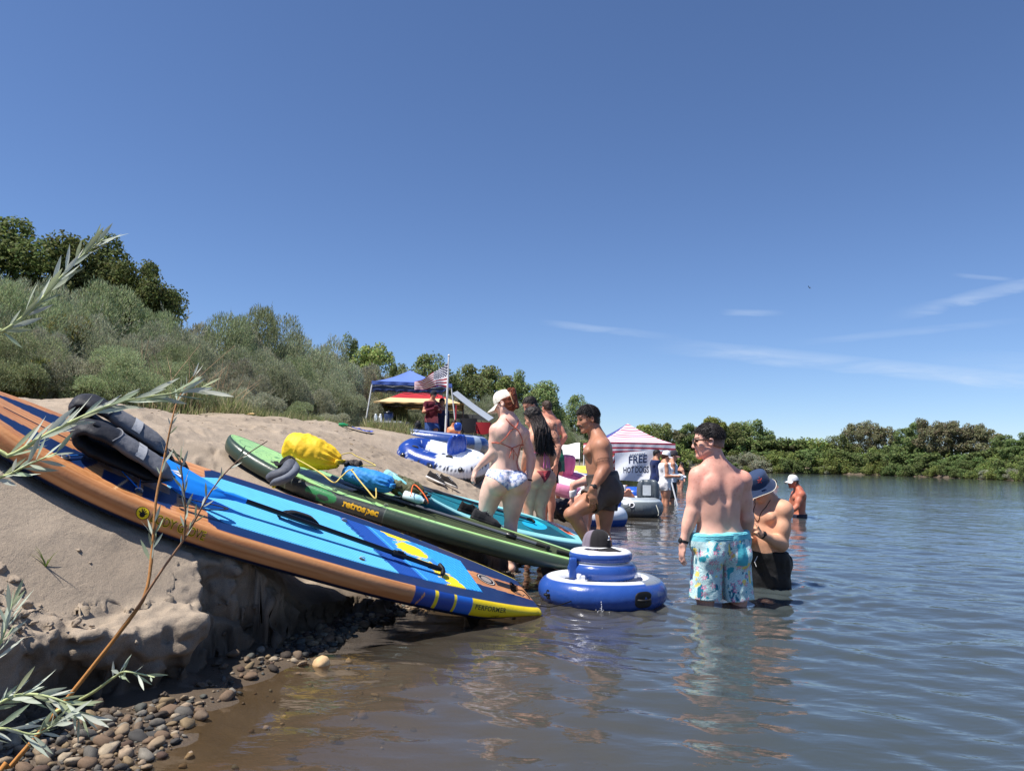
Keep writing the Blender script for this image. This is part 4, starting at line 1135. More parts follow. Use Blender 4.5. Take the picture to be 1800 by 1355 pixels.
def lerp(a, b, t): return a + (b - a) * t
class Person:
    """joints: world points. L and R are the person's own left and right"""
    def __init__(s, J, vox=.008, girth=1.0, sex='m', skin=(205, 150, 120), hs=1.0, label='', group=None, hands=('relaxed', 'relaxed'), palm=None,
                 bust=0.0, glute=1.0, belly=0.0, muscle=1.0, thigh=1.0, limb=1.0, shin=True, feet=True):
        s.J = J; s.vox = vox; s.g = girth; s.sex = sex; s.hs = hs
        s.skin = srgb(*skin); s.gl = glute
        up = nrm(J['neck'] - J['pelvis']); s.up = up
        side = J['shR'] - J['shL']; side = nrm(side - up * (side @ up)); s.side = side
        s.front = np.cross(up, side)
        hp = J['hipR'] - J['hipL']; s.hside = nrm(hp - up * (hp @ up)); s.hfront = np.cross(up, s.hside)
        s.root = empty('person', A(J['pelvis'][0], J['pelvis'][1], min(J['anL'][2], J['anR'][2]) - .07), label, 'person', group)
        f = Field(vox); s.f = f
        R = np.stack([side, s.front, up]); RH = np.stack([s.hside, s.hfront, up]); s.R = R; s.RH = RH
        T = lambda t: lerp(J['pelvis'], J['neck'], t)
        H = np.linalg.norm(J['neck'] - J['pelvis'])
        shw = np.linalg.norm(J['shR'] - J['shL']) / 2
        g = girth; fem = sex == 'f'; s.H = H; s.T = T
        # trunk
        f.ell(T(.70) + s.front * .006, (shw * .86 * (0.98 if not fem else .86), .108 * g, H * .34), R, .05)
        f.ell(T(.56), ((shw * .74 if not fem else shw * .70), .100 * g, H * .30), R, .06)
        f.ell(T(.33) + s.front * (.012 + belly * .5), ((.132 if fem else .145) * g, .098 * g + belly, H * .30), R, .07)
        hw = np.linalg.norm(hp) / 2
        f.ell(T(.07), ((hw + .082) * g, .108 * g, H * .22), RH, .07)
        # neck and shoulders
        nr = .047 if fem else .061
        hd = J['head']
        f.cone(J['neck'] - up * .02, lerp(J['neck'], hd, .62) - s.hdirs()[0] * .015, nr * 1.06 * g ** .5, nr, .04)
        for k in ('L', 'R'):
            sh, el, wr = J['sh' + k], J['el' + k], J['wr' + k]
            sg = -1 if k == 'L' else 1
            f.cone(lerp(J['neck'], hd, .34) + side * sg * .022 - s.front * .016, lerp(sh, J['neck'], .10) + up * .014, .034 if not fem else .027, (.048 if not fem else .042) * muscle, .06)
            f.cone(J['neck'] + side * sg * .03 - s.front * .03, T(.78) + side * sg * shw * .5 - s.front * .05 * g, .05, .06, .05)
            dr = (.050 if fem else .059) * muscle * limb
            f.ell(sh + side * sg * .004, (dr * 1.02, dr * 1.05, dr * 1.12), R, .035)
            ad = nrm(el - sh)
            f.cone(sh, el, (.044 if fem else .050) * limb, (.036 if fem else .040) * limb, .03)
            m1 = lerp(sh, el, .52)
            f.ell(m1 + s.front * .010 * (1 if abs(ad @ s.front) < .7 else 0), ((.043 if fem else .050) * limb * muscle, (.045 if fem else .054) * limb * muscle, .10), np.stack([nrm(np.cross(ad, s.front + 1e-3)), nrm(np.cross(np.cross(ad, s.front + 1e-3), ad)), ad]), .03)
            fd = nrm(wr - el)
            f.ell(lerp(el, wr, .27), ((.040 if fem else .047) * limb, (.038 if fem else .043) * limb, .10), np.stack([nrm(np.cross(fd, up + .01)), nrm(np.cross(np.cross(fd, up + .01), fd)), fd]), .03)
            f.cone(el, wr, (.036 if fem else .040) * limb, (.023 if fem else .028) * limb, .03)
            # latissimus and chest
            f.cone(T(.80) + side * sg * shw * .70, T(.48) + side * sg * shw * .52, .058 * g, .045 * g, .06)
            f.ell(T(.76) + side * sg * shw * .48 - s.front * (.072 * g), (.072, .030, .085), np.stack([side, s.front, up]), .035)    # shoulder blade
            if not fem:
                f.ell(T(.74) + side * sg * shw * .40 + s.front * .088 * g, (.080 * muscle, .036 * muscle, .060), R, .03)
            elif bust > 0:
                f.ell(T(.63) + side * sg * .075 + s.front * (.088 + bust * .4), (.062 + bust * .2, .05 + bust * .5, .064 + bust * .2), R, .03)
            s.hand(k, hands[0] if k == 'L' else hands[1], palm)
        # groove of the spine
        for a_, b_ in ((.90, .62), (.62, .20)):
            f.cone(T(a_) - s.front * (.128 * g + .008), T(b_) - s.front * (.112 * g + .006), .022, .022, .04, sub=True)
        # hips, legs, feet
        for k in ('L', 'R'):
            hp_, kn, an = J['hip' + k], J['kn' + k], J['an' + k]
            sg = -1 if k == 'L' else 1
            td = nrm(kn - hp_)
            lat = nrm(np.cross(td, s.hfront)); fr = np.cross(lat, td)
            f.cone(hp_, kn, .082 * thigh * g ** .5, .052 * thigh ** .5, .05)
            f.ell(lerp(hp_, kn, .26) + s.hside * sg * .010, (.086 * thigh, .090 * thigh, .19), np.stack([lat, nrm(np.cross(td, lat)), td]), .06)
            f.ell(lerp(hp_, kn, .62), (.060 * thigh, .064 * thigh, .13), np.stack([lat, nrm(np.cross(td, lat)), td]), .05)
            gl = (.084 if not fem else .094) * glute
            f.ell(hp_ - s.hfront * (.052 + .022 * (glute)) + s.hside * sg * -.004 - up * (.004 if not fem else .012), (gl * .96, gl * .90, gl * 1.08), RH, .022 if fem else .035)
            if shin:
                sd = nrm(an - kn)
                back = nrm(-np.cross(np.cross(sd, J.get('toe', {}).get(k, s.hfront)), sd)) if True else -s.hfront
                f.ell(kn + (-back) * .012, (.050, .052, .058), np.stack([lat, nrm(np.cross(td, lat)), td]), .03)
                f.cone(kn, an, .047 * thigh ** .5, .031, .035)
                f.ell(lerp(kn, an, .30) + back * .022, (.048 * thigh ** .5, .048 * thigh ** .5, .115), frame_z(sd), .035)
                if feet:
                    tdv = nrm(J.get('toe', {}).get(k, s.hfront)); tdv = nrm(tdv - A(0, 0, 1) * tdv[2])
                    f.ell(an - tdv * .02 - A(0, 0, .030), (.030, .034, .034), np.stack([np.cross(tdv, A(0, 0, 1)), tdv, A(0, 0, 1)]), .03)
                    f.cone(an - A(0, 0, .022), an + tdv * .13 - A(0, 0, .052), .034, .020, .03)
                    f.ell(an + tdv * .10 - A(0, 0, .055), (.042, .065, .017), np.stack([np.cross(tdv, A(0, 0, 1)), tdv, A(0, 0, 1)]), .02)
        s.head()
    def hdirs(s):
        hf = nrm(s.J['hf']); hu = s.J.get('hu', A(0, 0, 1)); hu = nrm(hu - hf * (hu @ hf)); return hf, np.cross(hf, hu), hu
    def head(s):
        f, c, z = s.f, s.J['head'], s.hs
        F_, R_, U_ = s.hdirs(); M = np.stack([R_, F_, U_])
        P = lambda r, fr, u: c + (R_ * r + F_ * fr + U_ * u) * z
        f.ell(P(0, -.008, .030), A(.076, .096, .088) * z, M, .02)
        f.ell(P(0, .030, -.030), A(.058, .060, .080) * z, M, .03)
        f.cone(P(-.046, .005, -.060), P(-.014, .066, -.098), .022 * z, .018 * z, .025); f.cone(P(.046, .005, -.060), P(.014, .066, -.098), .022 * z, .018 * z, .025)
        f.ell(P(0, .074, -.100), A(.022, .018, .016) * z, M, .015)
        f.cone(P(-.030, .078, .018), P(.030, .078, .018), .014 * z, .014 * z, .015)
        f.ell(P(-.042, .058, -.028), A(.022, .020, .020) * z, M, .02); f.ell(P(.042, .058, -.028), A(.022, .020, .020) * z, M, .02)
        for sg in (-1, 1): f.ell(P(sg * .032, .096, -.002), A(.016, .013, .011) * z, M, .012, sub=True)
        f.cone(P(0, .086, .004), P(0, .106, -.034), .0085 * z, .0125 * z, .010)
        for sg in (-1, 1): f.ell(P(sg * .012, .096, -.038), A(.008, .011, .008) * z, M, .006)
        f.ell(P(0, .082, -.058), A(.026, .016, .010) * z, M, .010); f.ell(P(0, .080, -.073), A(.022, .015, .009) * z, M, .008)
        f.cone(P(-.02, .097, -.0655), P(.02, .097, -.0655), .003, .003, .004, sub=True)
        for sg in (-1, 1):
            E = np.stack([nrm(R_ * sg + F_ * -.45), nrm(F_ + R_ * sg * .45), U_])
            f.ell(P(sg * .079, -.006, -.012), A(.011, .020, .031) * z, E, .008)
            f.ell(P(sg * .086, -.002, -.008), A(.007, .010, .017) * z, E, .006, sub=True)
    def hand(s, k, pose, palm):
        f, J = s.f, s.J
        el, wr = J['el' + k], J['wr' + k]
        sg = -1 if k == 'L' else 1
        d = J.get('hd' + k); d = nrm(wr - el) if d is None else nrm(d)
        pn = J.get('pn' + k)                                       # palm normal (the side the fingers close towards)
        pn = -s.side * sg if pn is None else pn
        pn = nrm(pn - d * (pn @ d)); x = np.cross(d, pn) * sg      # x points to the thumb side when the palm faces the body
        x = x if x @ (s.front) >= 0 else -x
        if s.vox > .0125:
            f.cone(wr, wr + d * .09, .028, .034, .03); f.cone(wr + d * .09, wr + d * .15 + pn * .03, .030, .018, .02); return
        z = .97 if s.sex == 'm' else .88
        M = np.stack([x, pn, d])
        f.ell(wr + d * .052 * z, A(.042, .018, .056) * z, M, .018)
        curl = {'relaxed': .45, 'grip': 1.15, 'open': .2}[pose]
        for i, (ox, ln) in enumerate(((.031, .072), (.0105, .080), (-.0105, .075), (-.031, .060))):
            b = wr + d * (.098 - .004 * abs(i - 1)) * z + x * ox * z
            a1 = curl * (.55 + .08 * i); a2 = a1 + curl * 1.0
            sp = x * (ox * 1.5)
            d1 = nrm(d * math.cos(a1) + pn * math.sin(a1) + sp); d2 = nrm(d * math.cos(a2) + pn * math.sin(a2) + sp * .5)
            m_ = b + d1 * ln * .52 * z
            f.cone(b - d1 * .012, m_, .0098 * z, .0088 * z, .006); f.cone(m_, m_ + d2 * ln * .50 * z, .0088 * z, .0072 * z, .005)
        b = wr + d * .025 * z + x * .028 * z
        d1 = nrm(d * .75 + x * .75 + pn * .30); d2 = nrm(d * .95 + x * .25 + pn * (.35 + curl * .4))
        m_ = b + d1 * .045 * z
        f.cone(b, m_, .0165 * z, .0115 * z, .014); f.cone(m_, m_ + d2 * .038 * z, .0112 * z, .0085 * z, .006)
    def finish(s, paint=None, it=2, name='body'):
        s.f.grid(.05)
        V, Q = field_mesh(s.f.F, s.f.lo, s.vox, it)
        s.V = V; s.Q = Q
        c = np.broadcast_to(s.skin, V.shape).copy()
        # face colours: brows, eyes, lips; sun-reddened shoulders and nose come with the painter
        F_, R_, U_ = s.hdirs(); q = (V - s.J['head']) / s.hs
        r, fr, u = q @ R_, q @ F_, q @ U_
        hd = np.linalg.norm(q, axis=1) < .16
        if getattr(s, 'face', True):
            c[hd & (fr > .05) & (u > .018) & (u < .030) & (np.abs(r) > .010) & (np.abs(r) < .052)] *= getattr(s, 'brow', .28)
            c[hd & (fr > .05) & (np.abs(u - .002) < .005) & (np.abs(np.abs(r) - .031) < .014)] = srgb(46, 34, 30)
            lips = hd & (fr > .06) & (np.abs(u + .0655) < .011) & (np.abs(r) < .024)
            c[lips] = c[lips] * A(.92, .62, .60)
        if paint is not None: c = paint(s, V, c)
        c = np.clip(c * (1 + .10 * vn3(V * 38, 5)[:, None] * A(.6, 1, 1)), 0, 1)
        s.body = mk(name, V, [Q], SKIN, s.root, col=c)
        return s
    def local(s, P, origin=None, hip=False):
        q = P - (s.J['pelvis'] if origin is None else origin)
        R = s.RH if hip else s.R
        return q @ R[0], q @ R[1], q @ R[2]
    def shell(s, name, mask_fn, off=.004, mat=None, col=None, parent=None, it=2, wr=0.0, colfn=None):
        """clothing that follows the body: the body's own field pushed out and trimmed by mask_fn (negative inside)"""
        X = s.f.coords()
        D = s.f.F - off
        if wr: D = D + wr * vn3(X * 30, 9)
        D = np.maximum(D, mask_fn(X))
        V, Q = field_mesh(D.astype(np.float32), s.f.lo, s.vox, it)
        c = np.broadcast_to(A(*col), V.shape) if colfn is None else colfn(V)
        return mk(name, V, [Q], mat or CLOTH, parent or s.root, col=c)
    def surf(s, P, lift=.004):
        """nearest points on the skin, for straps and bands"""
        out = []
        for p in np.atleast_2d(P):
            d = ((s.V - p) ** 2).sum(1); i = np.argpartition(d, 6)[:6]
            w = 1 / (d[i] + 1e-6); v = (s.V[i] * w[:, None]).sum(0) / w.sum()
            n = p - v
            g = s.grad(v)
            out.append(v + g * lift)
        return np.array(out)
    def grad(s, p):
        i = np.clip(((p - s.f.lo) / s.vox).astype(int), 1, s.f.n - 2)
        F = s.f.F
        return nrm([F[i[0] + 1, i[1], i[2]] - F[i[0] - 1, i[1], i[2]], F[i[0], i[1] + 1, i[2]] - F[i[0], i[1] - 1, i[2]], F[i[0], i[1], i[2] + 1] - F[i[0], i[1], i[2] - 1]])
    def strap(s, name, P, r, col, n=24, mat=None, flat=1.0, lift=None, parent=None):
        Pc = catmull(s.surf(P, r if lift is None else lift), n)
        Pc = s.surf(Pc, r if lift is None else lift)
        m = MB(); m.tube(Pc, r, col, 6); return m.build(name, mat or ROPE, parent or s.root)
    def band(s, name, limb_a, limb_b, t, r, h, col, mat=None):
        """a ring round a limb"""
        c = lerp(limb_a, limb_b, t); d = nrm(limb_b - limb_a)
        m = MB(); R = frame_z(d)
        m.lathe([(r, -h), (r + .004, -h * .8), (r + .005, 0), (r + .004, h * .8), (r, h)], c, col, 20, R=R)
        return m, R, c, d
    def hair_short(s, col, extra=.010, line=None, name='hair', vox=.005, noise=.006, seed=3, topboost=.0, top=None, fade=None, strands=0):
        F_, R_, U_ = s.hdirs(); M = np.stack([R_, F_, U_]); c = s.J['head']; z = s.hs
        f = Field(vox)
        f.ell(c + (F_ * -.008 + U_ * .030) * z, A(.076 + extra, .096 + extra, .088 + extra + topboost) * z, M, .02)
        f.ell(c + (F_ * -.040 - U_ * .030) * z, A(.060 + extra * .5, .056 + extra * .5, .070) * z, M, .02)
        f.grid(.02)
        X = f.coords(); q = (X - c) / z
        r, fr, u = q @ R_, q @ F_, q @ U_
        lx, ly = line or ([-.12, -.07, -.03, -.008, .010, .035, .060, .10], [-.085, -.075, -.052, -.030, .0, .032, .056, .072])
        D = f.F + noise * vn3(q @ M.T * A(46, 30, 46), seed) * 2 + noise * .8 * vn3(X * 110, seed + 1)
        D = np.maximum(D, (np.interp(fr, lx, ly) - u) * .7)
        if top is not None: D = np.maximum(D, u - (top[0] + top[1] * fr))
        V, Q = field_mesh(D.astype(np.float32), f.lo, vox, 1)
        cc = np.broadcast_to(srgb(*col), V.shape) * (1 + .5 * vn3(V * 90, 4)[:, None])
        if fade is not None:
            qv = (V - c) / z; k_ = sst(fade[0], fade[1], qv @ U_)[:, None]
            cc = lerp(s.skin * .42, cc, k_)
        o = mk(name, V, [Q], HAIR, s.root, col=np.clip(cc, 0, 1))
        if strands:
            hm = MB(); g = np.random.default_rng(seed + 77)
            for i in g.integers(0, len(V), strands):
                v = V[i]; n = nrm(v - (c + U_ * .02 * z)); q = (v - c) / z
                if q @ U_ < .015: continue
                fl = nrm(F_ * (.9 if q @ F_ > -.02 else -.2) + U_ * -.35 + R_ * .16 * math.sin(i * 1.7) + n * .16); fl = nrm(fl - n * (fl @ n) * .75)
                L_ = g.uniform(.014, .028); e = v + fl * L_ + n * g.uniform(-.002, .002)
                hm.tube(np.array([v - n * .003, lerp(v, e, .55) + n * .0018, e]), [.0019, .0017, .0007], srgb(*col) * g.uniform(.5, 2.2), 4, caps=False)
            hm.build('hair_strands', HAIR, o)
        return o
    def shorts(s, col, hem, flare=.02, waist=.10, vox=.007, off=.014, wr=.006, colfn=None, name='shorts', mat=None, hollow=True, legr=.096, legk=.03):
        J = s.J; f = Field(vox); up = s.up; g = s.g
        T = s.T; hw = np.linalg.norm(J['hipR'] - J['hipL']) / 2
        wp = J['pelvis'] + up * waist
        cutw = [(wp, up)]
        f.ell(T(.07), ((hw + .086) * g + off, .112 * g + off, s.H * .24 + .02), s.RH, .05, cut=cutw)
        f.ell(T(.25), ((hw + .060) * g + off, .105 * g + off, s.H * .30), s.RH, .05, cut=cutw)
        for k in ('L', 'R'):
            sg = -1 if k == 'L' else 1
            hp_, kn = J['hip' + k], J['kn' + k]; td = nrm(kn - hp_)
            e = lerp(hp_, kn, hem)
            ct = [(e, td)]
            f.cone(hp_, lerp(hp_, kn, hem + .25), legr * g ** .5 + off, legr * .81 + off + flare * 1.6, legk, cut=ct)
            f.ell(hp_ - s.hfront * .062 - up * .006, A(.090, .088, .100) * s.gl + off * .8, s.RH, .03)
        f.grid(.03)
        X = f.coords(); D = f.F.copy()
        q = X - J['pelvis']
        fold = vn3(np.stack([q @ s.hside * 22, q @ s.hfront * 22, q @ up * 6], -1), 13) * wr * 2.0 + vn3(X * 24, 14) * wr
        D = D + fold
        if hollow:
            for k in ('L', 'R'):
                hp_, kn = J['hip' + k], J['kn' + k]; td = nrm(kn - hp_); e = lerp(hp_, kn, hem)
                a = X - hp_; t = a @ td; rad_ = np.linalg.norm(a - t[..., None] * td, axis=-1)
                R0 = legr * .81 + off + flare - .008
                hol = np.maximum(rad_ - R0, (np.linalg.norm(e - hp_) - .05) - t)
                D = np.maximum(D, -hol)
        V, Q = field_mesh(D.astype(np.float32), f.lo, vox, 1)
        c = np.broadcast_to(A(*col), V.shape) if colfn is None else colfn(s, V)
        return mk(name, V, [Q], mat or NYLON, s.root, col=c)
    def watch(s, k, col=(18, 18, 20), face=True, t=.93, dirv=None):
        el, wr = s.J['el' + k], s.J['wr' + k]
        m, R, c, d = s.band('watch', el, wr, t, .031 if s.sex == 'm' else .026, .011, srgb(*col))
        if face:
            sg = -1 if k == 'L' else 1
            n = s.side * sg if dirv is None else nrm(dirv); n = nrm(n - d * (n @ d))
            m.lathe([(0.0, .010), (.017, .010), (.020, .006), (.020, -.002)], c + n * .030, srgb(26, 27, 30), 18, R=frame_z(n))
        return m.build('watch', RUBBER, s.root)
    def cap(s, col, brim_col=None, mesh_col=None, front=None, brim_len=.075, tilt=0.0, name='cap', lift=.030, bun_gap=False, crown=.118, low=-.0, mat=None):
        F_, R_, U_ = s.hdirs(); z = s.hs; c = s.J['head'] + U_ * lift * z
        F2 = F_ * math.cos(tilt) - U_ * math.sin(tilt); U2 = U_ * math.cos(tilt) + F_ * math.sin(tilt)
        return make_cap(c, R_, F2, U2, z, col, brim_col, mesh_col, brim_len, name, s.root, crown, mat)
def frame_z(d):
    d = nrm(d); a = A(1, 0, 0) if abs(d[0]) < .8 else A(0, 1, 0)
    x = nrm(np.cross(a, d)); return np.stack([x, np.cross(d, x), d])
def make_cap(c, R_, F_, U_, z, col, brim_col=None, mesh_col=None, brim_len=.075, name='cap', parent=None, crown=.118, mat=None):
    m = MB()
    col = A(*col); mesh_col = col if mesh_col is None else A(*mesh_col); brim_col = col if brim_col is None else A(*brim_col)
    el = np.linspace(0, math.pi / 2, 14); az_ = np.linspace(0, 2 * math.pi, 48, endpoint=False)
    E, Az = np.meshgrid(el, az_, indexing='ij')
    rr_ = np.cos(E) ** .62; hh = np.sin(E) ** 1.0
    fr = np.cos(Az)
    P = c + ((np.sin(Az) * rr_ * .084)[..., None] * R_ + (fr * rr_ * .104 - .006)[..., None] * F_ + (hh * crown * (1 + .05 * fr) - .004)[..., None] * U_) * z
    C = np.where((fr > -.1)[..., None], col, mesh_col)
    seam = (np.abs(np.mod(Az + math.pi / 6, math.pi / 3) - math.pi / 6) < .05)[..., None]
    C = np.where(seam, C * .82, C)
    P = P + (vn3(P * 28, 3) * .006)[..., None] * U_
    m.grid(P, C, wrap_v=True)
    m.ellip(c + U_ * (crown - .003) * z, A(.008, .008, .005), col, np.stack([R_, F_, U_]), n=6)
    o = m.build(name, mat or CLOTH, parent)
    b = MB()
    u = np.linspace(-1.15, 1.15, 25); v = np.linspace(0, 1, 9)
    Uu, Vv = np.meshgrid(u, v, indexing='ij')
    for dz in (0, -.003):
        fwd = np.cos(Uu) * .097 + Vv * brim_len * np.cos(Uu * .80) ** 1.0 * (1 - .05 * Uu ** 2)
        lat = np.sin(Uu) * .083 * (1 + Vv * .06)
        dn = -.004 + dz - .030 * (lat / .08) ** 2 * (.3 + .7 * Vv) - .018 * Vv
        Pb = c + (lat[..., None] * R_ + fwd[..., None] * F_ + dn[..., None] * U_) * z
        b.grid(Pb if dz == 0 else Pb[:, ::-1], brim_col)
    b.build('brim', mat or CLOTH, o)
    return o

_nets_later()
# ------------------------------------------------------------------ the people
def JJ(Y, toe=None, **k):
    o = {}
    for n, v in k.items():
        if n in ('hf', 'hu', 'hdL', 'hdR', 'pnL', 'pnR'): o[n] = A(*v)
        else: o[n] = at(v[0], v[1], Y + (v[2] if len(v) > 2 else 0))
    o['toe'] = toe or {}
    return o
def redden(s, V, c, amt=.5, top=.55):
    r, fr, u = s.local(V)
    m = sst(.55 * s.H, .95 * s.H, u) * sst(1.45 * s.H, 1.1 * s.H, u) * amt * (.8 + .8 * vn3(V * 9, 21))
    return c * (1 - m[:, None] * A(.02, .30, .28))
def freckle(V, c, m, amt=.3):
    return c * (1 - (amt * sst(.22, .40, vn3(V * 95, 23)) * m)[:, None] * A(.5, 1, 1))

# ---- woman in the off-white cap
Ja = JJ(7.08, neck=(894, 741), pelvis=(887, 840), shL=(871, 757, -.07), shR=(921, 763, .07), elL=(867, 795, -.05), wrL=(837, 825, .0), hdL=(-.35, .05, -1), elR=(934, 804, .07), wrR=(930, 845, .04),
        hipL=(871, 847, -.03), hipR=(905, 847, .04), knL=(851, 912, .05), knR=(898, 922, .02), anL=(846, 985, .06), anR=(898, 994, .02), head=(887, 709, .0), hf=(-.86, .32, -.34), hu=(-.15, .1, 1))
wa = Person(Ja, .0068, 0.93, 'f', (236, 192, 172), 1.04, 'woman in off-white cap with red hair bun, standing behind the loaded green board', glute=1.13, thigh=1.17, bust=.035, limb=1.0)
def paint_a(s, V, c):
    c = redden(s, V, c, .28)
    r, fr, u = s.local(V)
    arm = sst(.17, .21, np.abs(r)) * (u > .1)
    c = c * (1 - arm[:, None] * A(.02, .14, .13))
    return freckle(V, c, sst(.3, .5, u), .18)
wa.finish(paint_a)
def brief(s, lo, k, top, back_only=None):
    def fn(X):
        q = X - s.J['pelvis']
        r = q @ s.hside; fr = q @ s.hfront; u = q @ s.up
        leg = (lo + k * np.abs(r)) - u
        return np.maximum(np.maximum(np.maximum(u - top, leg * .75), lo - .06 - u), np.abs(r) - .205)
    return fn
def floral_blue(V):
    n = fbm2(V[:, 0] * 42, V[:, 2] * 42 + V[:, 1] * 20, 3, 151); n2 = np.abs(fbm2(V[:, 0] * 26, V[:, 2] * 26, 2, 153))
    c = np.broadcast_to(srgb(214, 220, 236), V.shape).copy()
    c[n > .16] = srgb(150, 165, 205); c[n2 < .035] = srgb(120, 128, 170); c[n < -.28] = srgb(236, 226, 232)
    return c
wa.shell('bikini_bottom', brief(wa, -.115, .66, .078), .0055, colfn=floral_blue)
OR = srgb(206, 104, 80)
L3 = lambda s, r, t, b: s.T(t) + s.side * r - s.front * b
wa.strap('back_string', [L3(wa, -.17, .60, .02), L3(wa, -.12, .565, .12), L3(wa, 0, .55, .14), L3(wa, .10, .57, .13), L3(wa, .16, .62, .03)], .0042, OR, 30)
wa.strap('back_string', [L3(wa, -.125, .60, .11), L3(wa, -.08, .68, .15), L3(wa, -.01, .82, .15), L3(wa, .035, .93, .13), L3(wa, .06, 1.03, .07)], .0038, OR, 24)
wa.strap('back_string', [L3(wa, .135, .62, .10), L3(wa, .09, .76, .15), L3(wa, .03, .88, .15), L3(wa, -.03, .97, .12), L3(wa, -.06, 1.03, .06)], .0038, OR, 24)
wa.strap('side_string', [L3(wa, .14, .60, .09), L3(wa, .115, .40, .13), L3(wa, .12, .22, .13)], .0035, OR, 16)
for a_, b_ in ((.012, .34), (-.02, .36), (.03, .42)):
    m = MB(); k0 = wa.surf([L3(wa, 0, .55, .14)], .012)[0]
    m.tube(catmull([k0, k0 - wa.front * .02 - wa.up * .05 + wa.side * a_, k0 - wa.front * .012 - wa.up * (.55 - b_) * wa.H + wa.side * a_ * 1.5], 10), .0045, OR, 6, flat=.6); m.build('string_end', ROPE, wa.root)
wa.cap(srgb(226, 220, 206), lift=.022, tilt=.12, crown=.108, brim_len=.098)
wa.hair_short((128, 62, 36), .010, ([-.12, -.05, -.02, .0, .02, .04, .10], [-.105, -.100, -.075, -.03, -.01, .02, .05]), noise=.005, top=(.026, -.12))
F_, R_, U_ = wa.hdirs(); hm = MB()
for k in range(80):                                # twisted-up ponytail and loose bun at the back
    a_ = rnd.uniform(0, 6.28); b0 = Ja['head'] - F_ * (.085 + rnd.uniform(0, .03)) - U_ * (.09 - rnd.uniform(0, .03)) + R_ * rnd.uniform(-.035, .035)
    b1 = Ja['head'] - F_ * (.105 + .028 * math.cos(a_)) + U_ * .03 + R_ * .036 * math.sin(a_)
    b2 = Ja['head'] - F_ * (.098 + .040 * math.cos(a_ + 1)) + U_ * (.085 + rnd.uniform(-.02, .025)) + R_ * .040 * math.sin(a_ + 1)
    b3 = Ja['head'] - F_ * (.085 + .038 * math.cos(a_ + 2.4)) + U_ * (.072 + rnd.uniform(-.03, .03)) + R_ * .042 * math.sin(a_ + 2.6)
    hm.tube(catmull([b0, b1, b2, b3], 14), np.linspace(.0085, .005, 14), srgb(124, 58, 32) * rnd.uniform(.5, 1.3), 6)
hm.build('hair_bun', HAIR, wa.root)
m = MB(); P0 = Ja['head'] - F_ * .10 + R_ * -.045
m.tube(catmull([P0 + U_ * .07, P0 - R_ * .012 + U_ * .02, P0 - U_ * .05], 10), .006, srgb(206, 160, 120), 8); m.build('hair_clip', PLASTIC, wa.root)
m, _, _, _ = wa.band('wristband', Ja['elR'], Ja['wrR'], .97, .027, .007, srgb(24, 24, 26)); m.build('wristband', RUBBER, wa.root)

# ---- long-haired woman
Jc = JJ(8.6, neck=(946, 757), pelvis=(948, 834), shL=(929, 767, -.05), shR=(962, 768, .06), elL=(925, 802, .03), wrL=(918, 836, .15), elR=(972, 800, .05), wrR=(960, 828, .17),
        hipL=(936, 840, -.03), hipR=(959, 840, .04), knL=(929, 890, .04), knR=(950, 893, .05), anL=(927, 946, .08), anR=(950, 950, .08), head=(937, 734), hf=(-.82, .30, -.36), hu=(-.2, 0, 1))
wc = Person(Jc, .0085, .88, 'f', (214, 158, 130), 1.02, 'woman with long wet dark hair and red bikini bottom, beside the tattooed man', glute=1.06, thigh=1.02, bust=.03)
wc.finish(lambda s, V, c: redden(s, V, c, .2))
wc.shell('bikini_bottom', brief(wc, -.10, 1.5, .045), .006, col=srgb(150, 58, 66))
wc.strap('back_string', [L3(wc, -.14, .52, .02), L3(wc, -.09, .49, .12), L3(wc, 0, .48, .14), L3(wc, .09, .49, .12), L3(wc, .14, .53, .02)], .006, srgb(222, 120, 170), 24)
m = MB(); k0 = wc.surf([L3(wc, .02, .48, .14)], .01)[0]
for a_ in (-.02, .015, .04): m.tube(catmull([k0, k0 - wc.front * .02 - wc.up * .07 + wc.side * a_, k0 - wc.front * .01 - wc.up * .17 + wc.side * a_ * 1.2], 10), .008, srgb(222, 120, 170), 6, flat=.5)
m.build('string_end', ROPE, wc.root)
wc.hair_short((34, 26, 24), .014, ([-.12, -.05, -.02, .0, .02, .04, .06, .10], [-.12, -.12, -.10, -.06, -.03, .03, .06, .08]), noise=.007)
F_, R_, U_ = wc.hdirs(); hm = MB()
for k in range(320):
    th = rnd.uniform(-1.9, 1.9)
    c0 = Jc['head'] - F_ * .07 * math.cos(th) + R_ * .075 * math.sin(th) + U_ * (.05 + .04 * math.cos(th)) 
    c1 = Jc['head'] - F_ * (.105 * math.cos(th) + .01) + R_ * .09 * math.sin(th) - U_ * .06
    e = lerp(.40, .80, rnd.random() ** 1.3); base = wc.T(e) - wc.front * (.125 + rnd.uniform(0, .02)) + wc.side * (.10 * math.sin(th) + rnd.uniform(-.03, .03) + .015)
    c2 = lerp(c1, base, .5) - wc.front * (.03 + rnd.uniform(0, .02)) + wc.side * .012 * math.sin(k)
    P = catmull([c0, c1, c2, base], 16)
    P += np.outer(np.sin(np.linspace(0, rnd.uniform(6, 13), 16) + k) * np.linspace(.2, 1.4, 16), wc.side) * .009 + np.outer(np.cos(np.linspace(0, rnd.uniform(6, 13), 16) + k * 2), wc.front) * .006
    hm.tube(P, np.interp(np.linspace(0, 1, 16), [0, .6, 1], [.0075, .0065, .0025]) * rnd.uniform(.7, 1.2), srgb(36, 28, 26) * rnd.uniform(.5, 2.2), 5)
hm.build('long_hair', HAIR, wc.root)

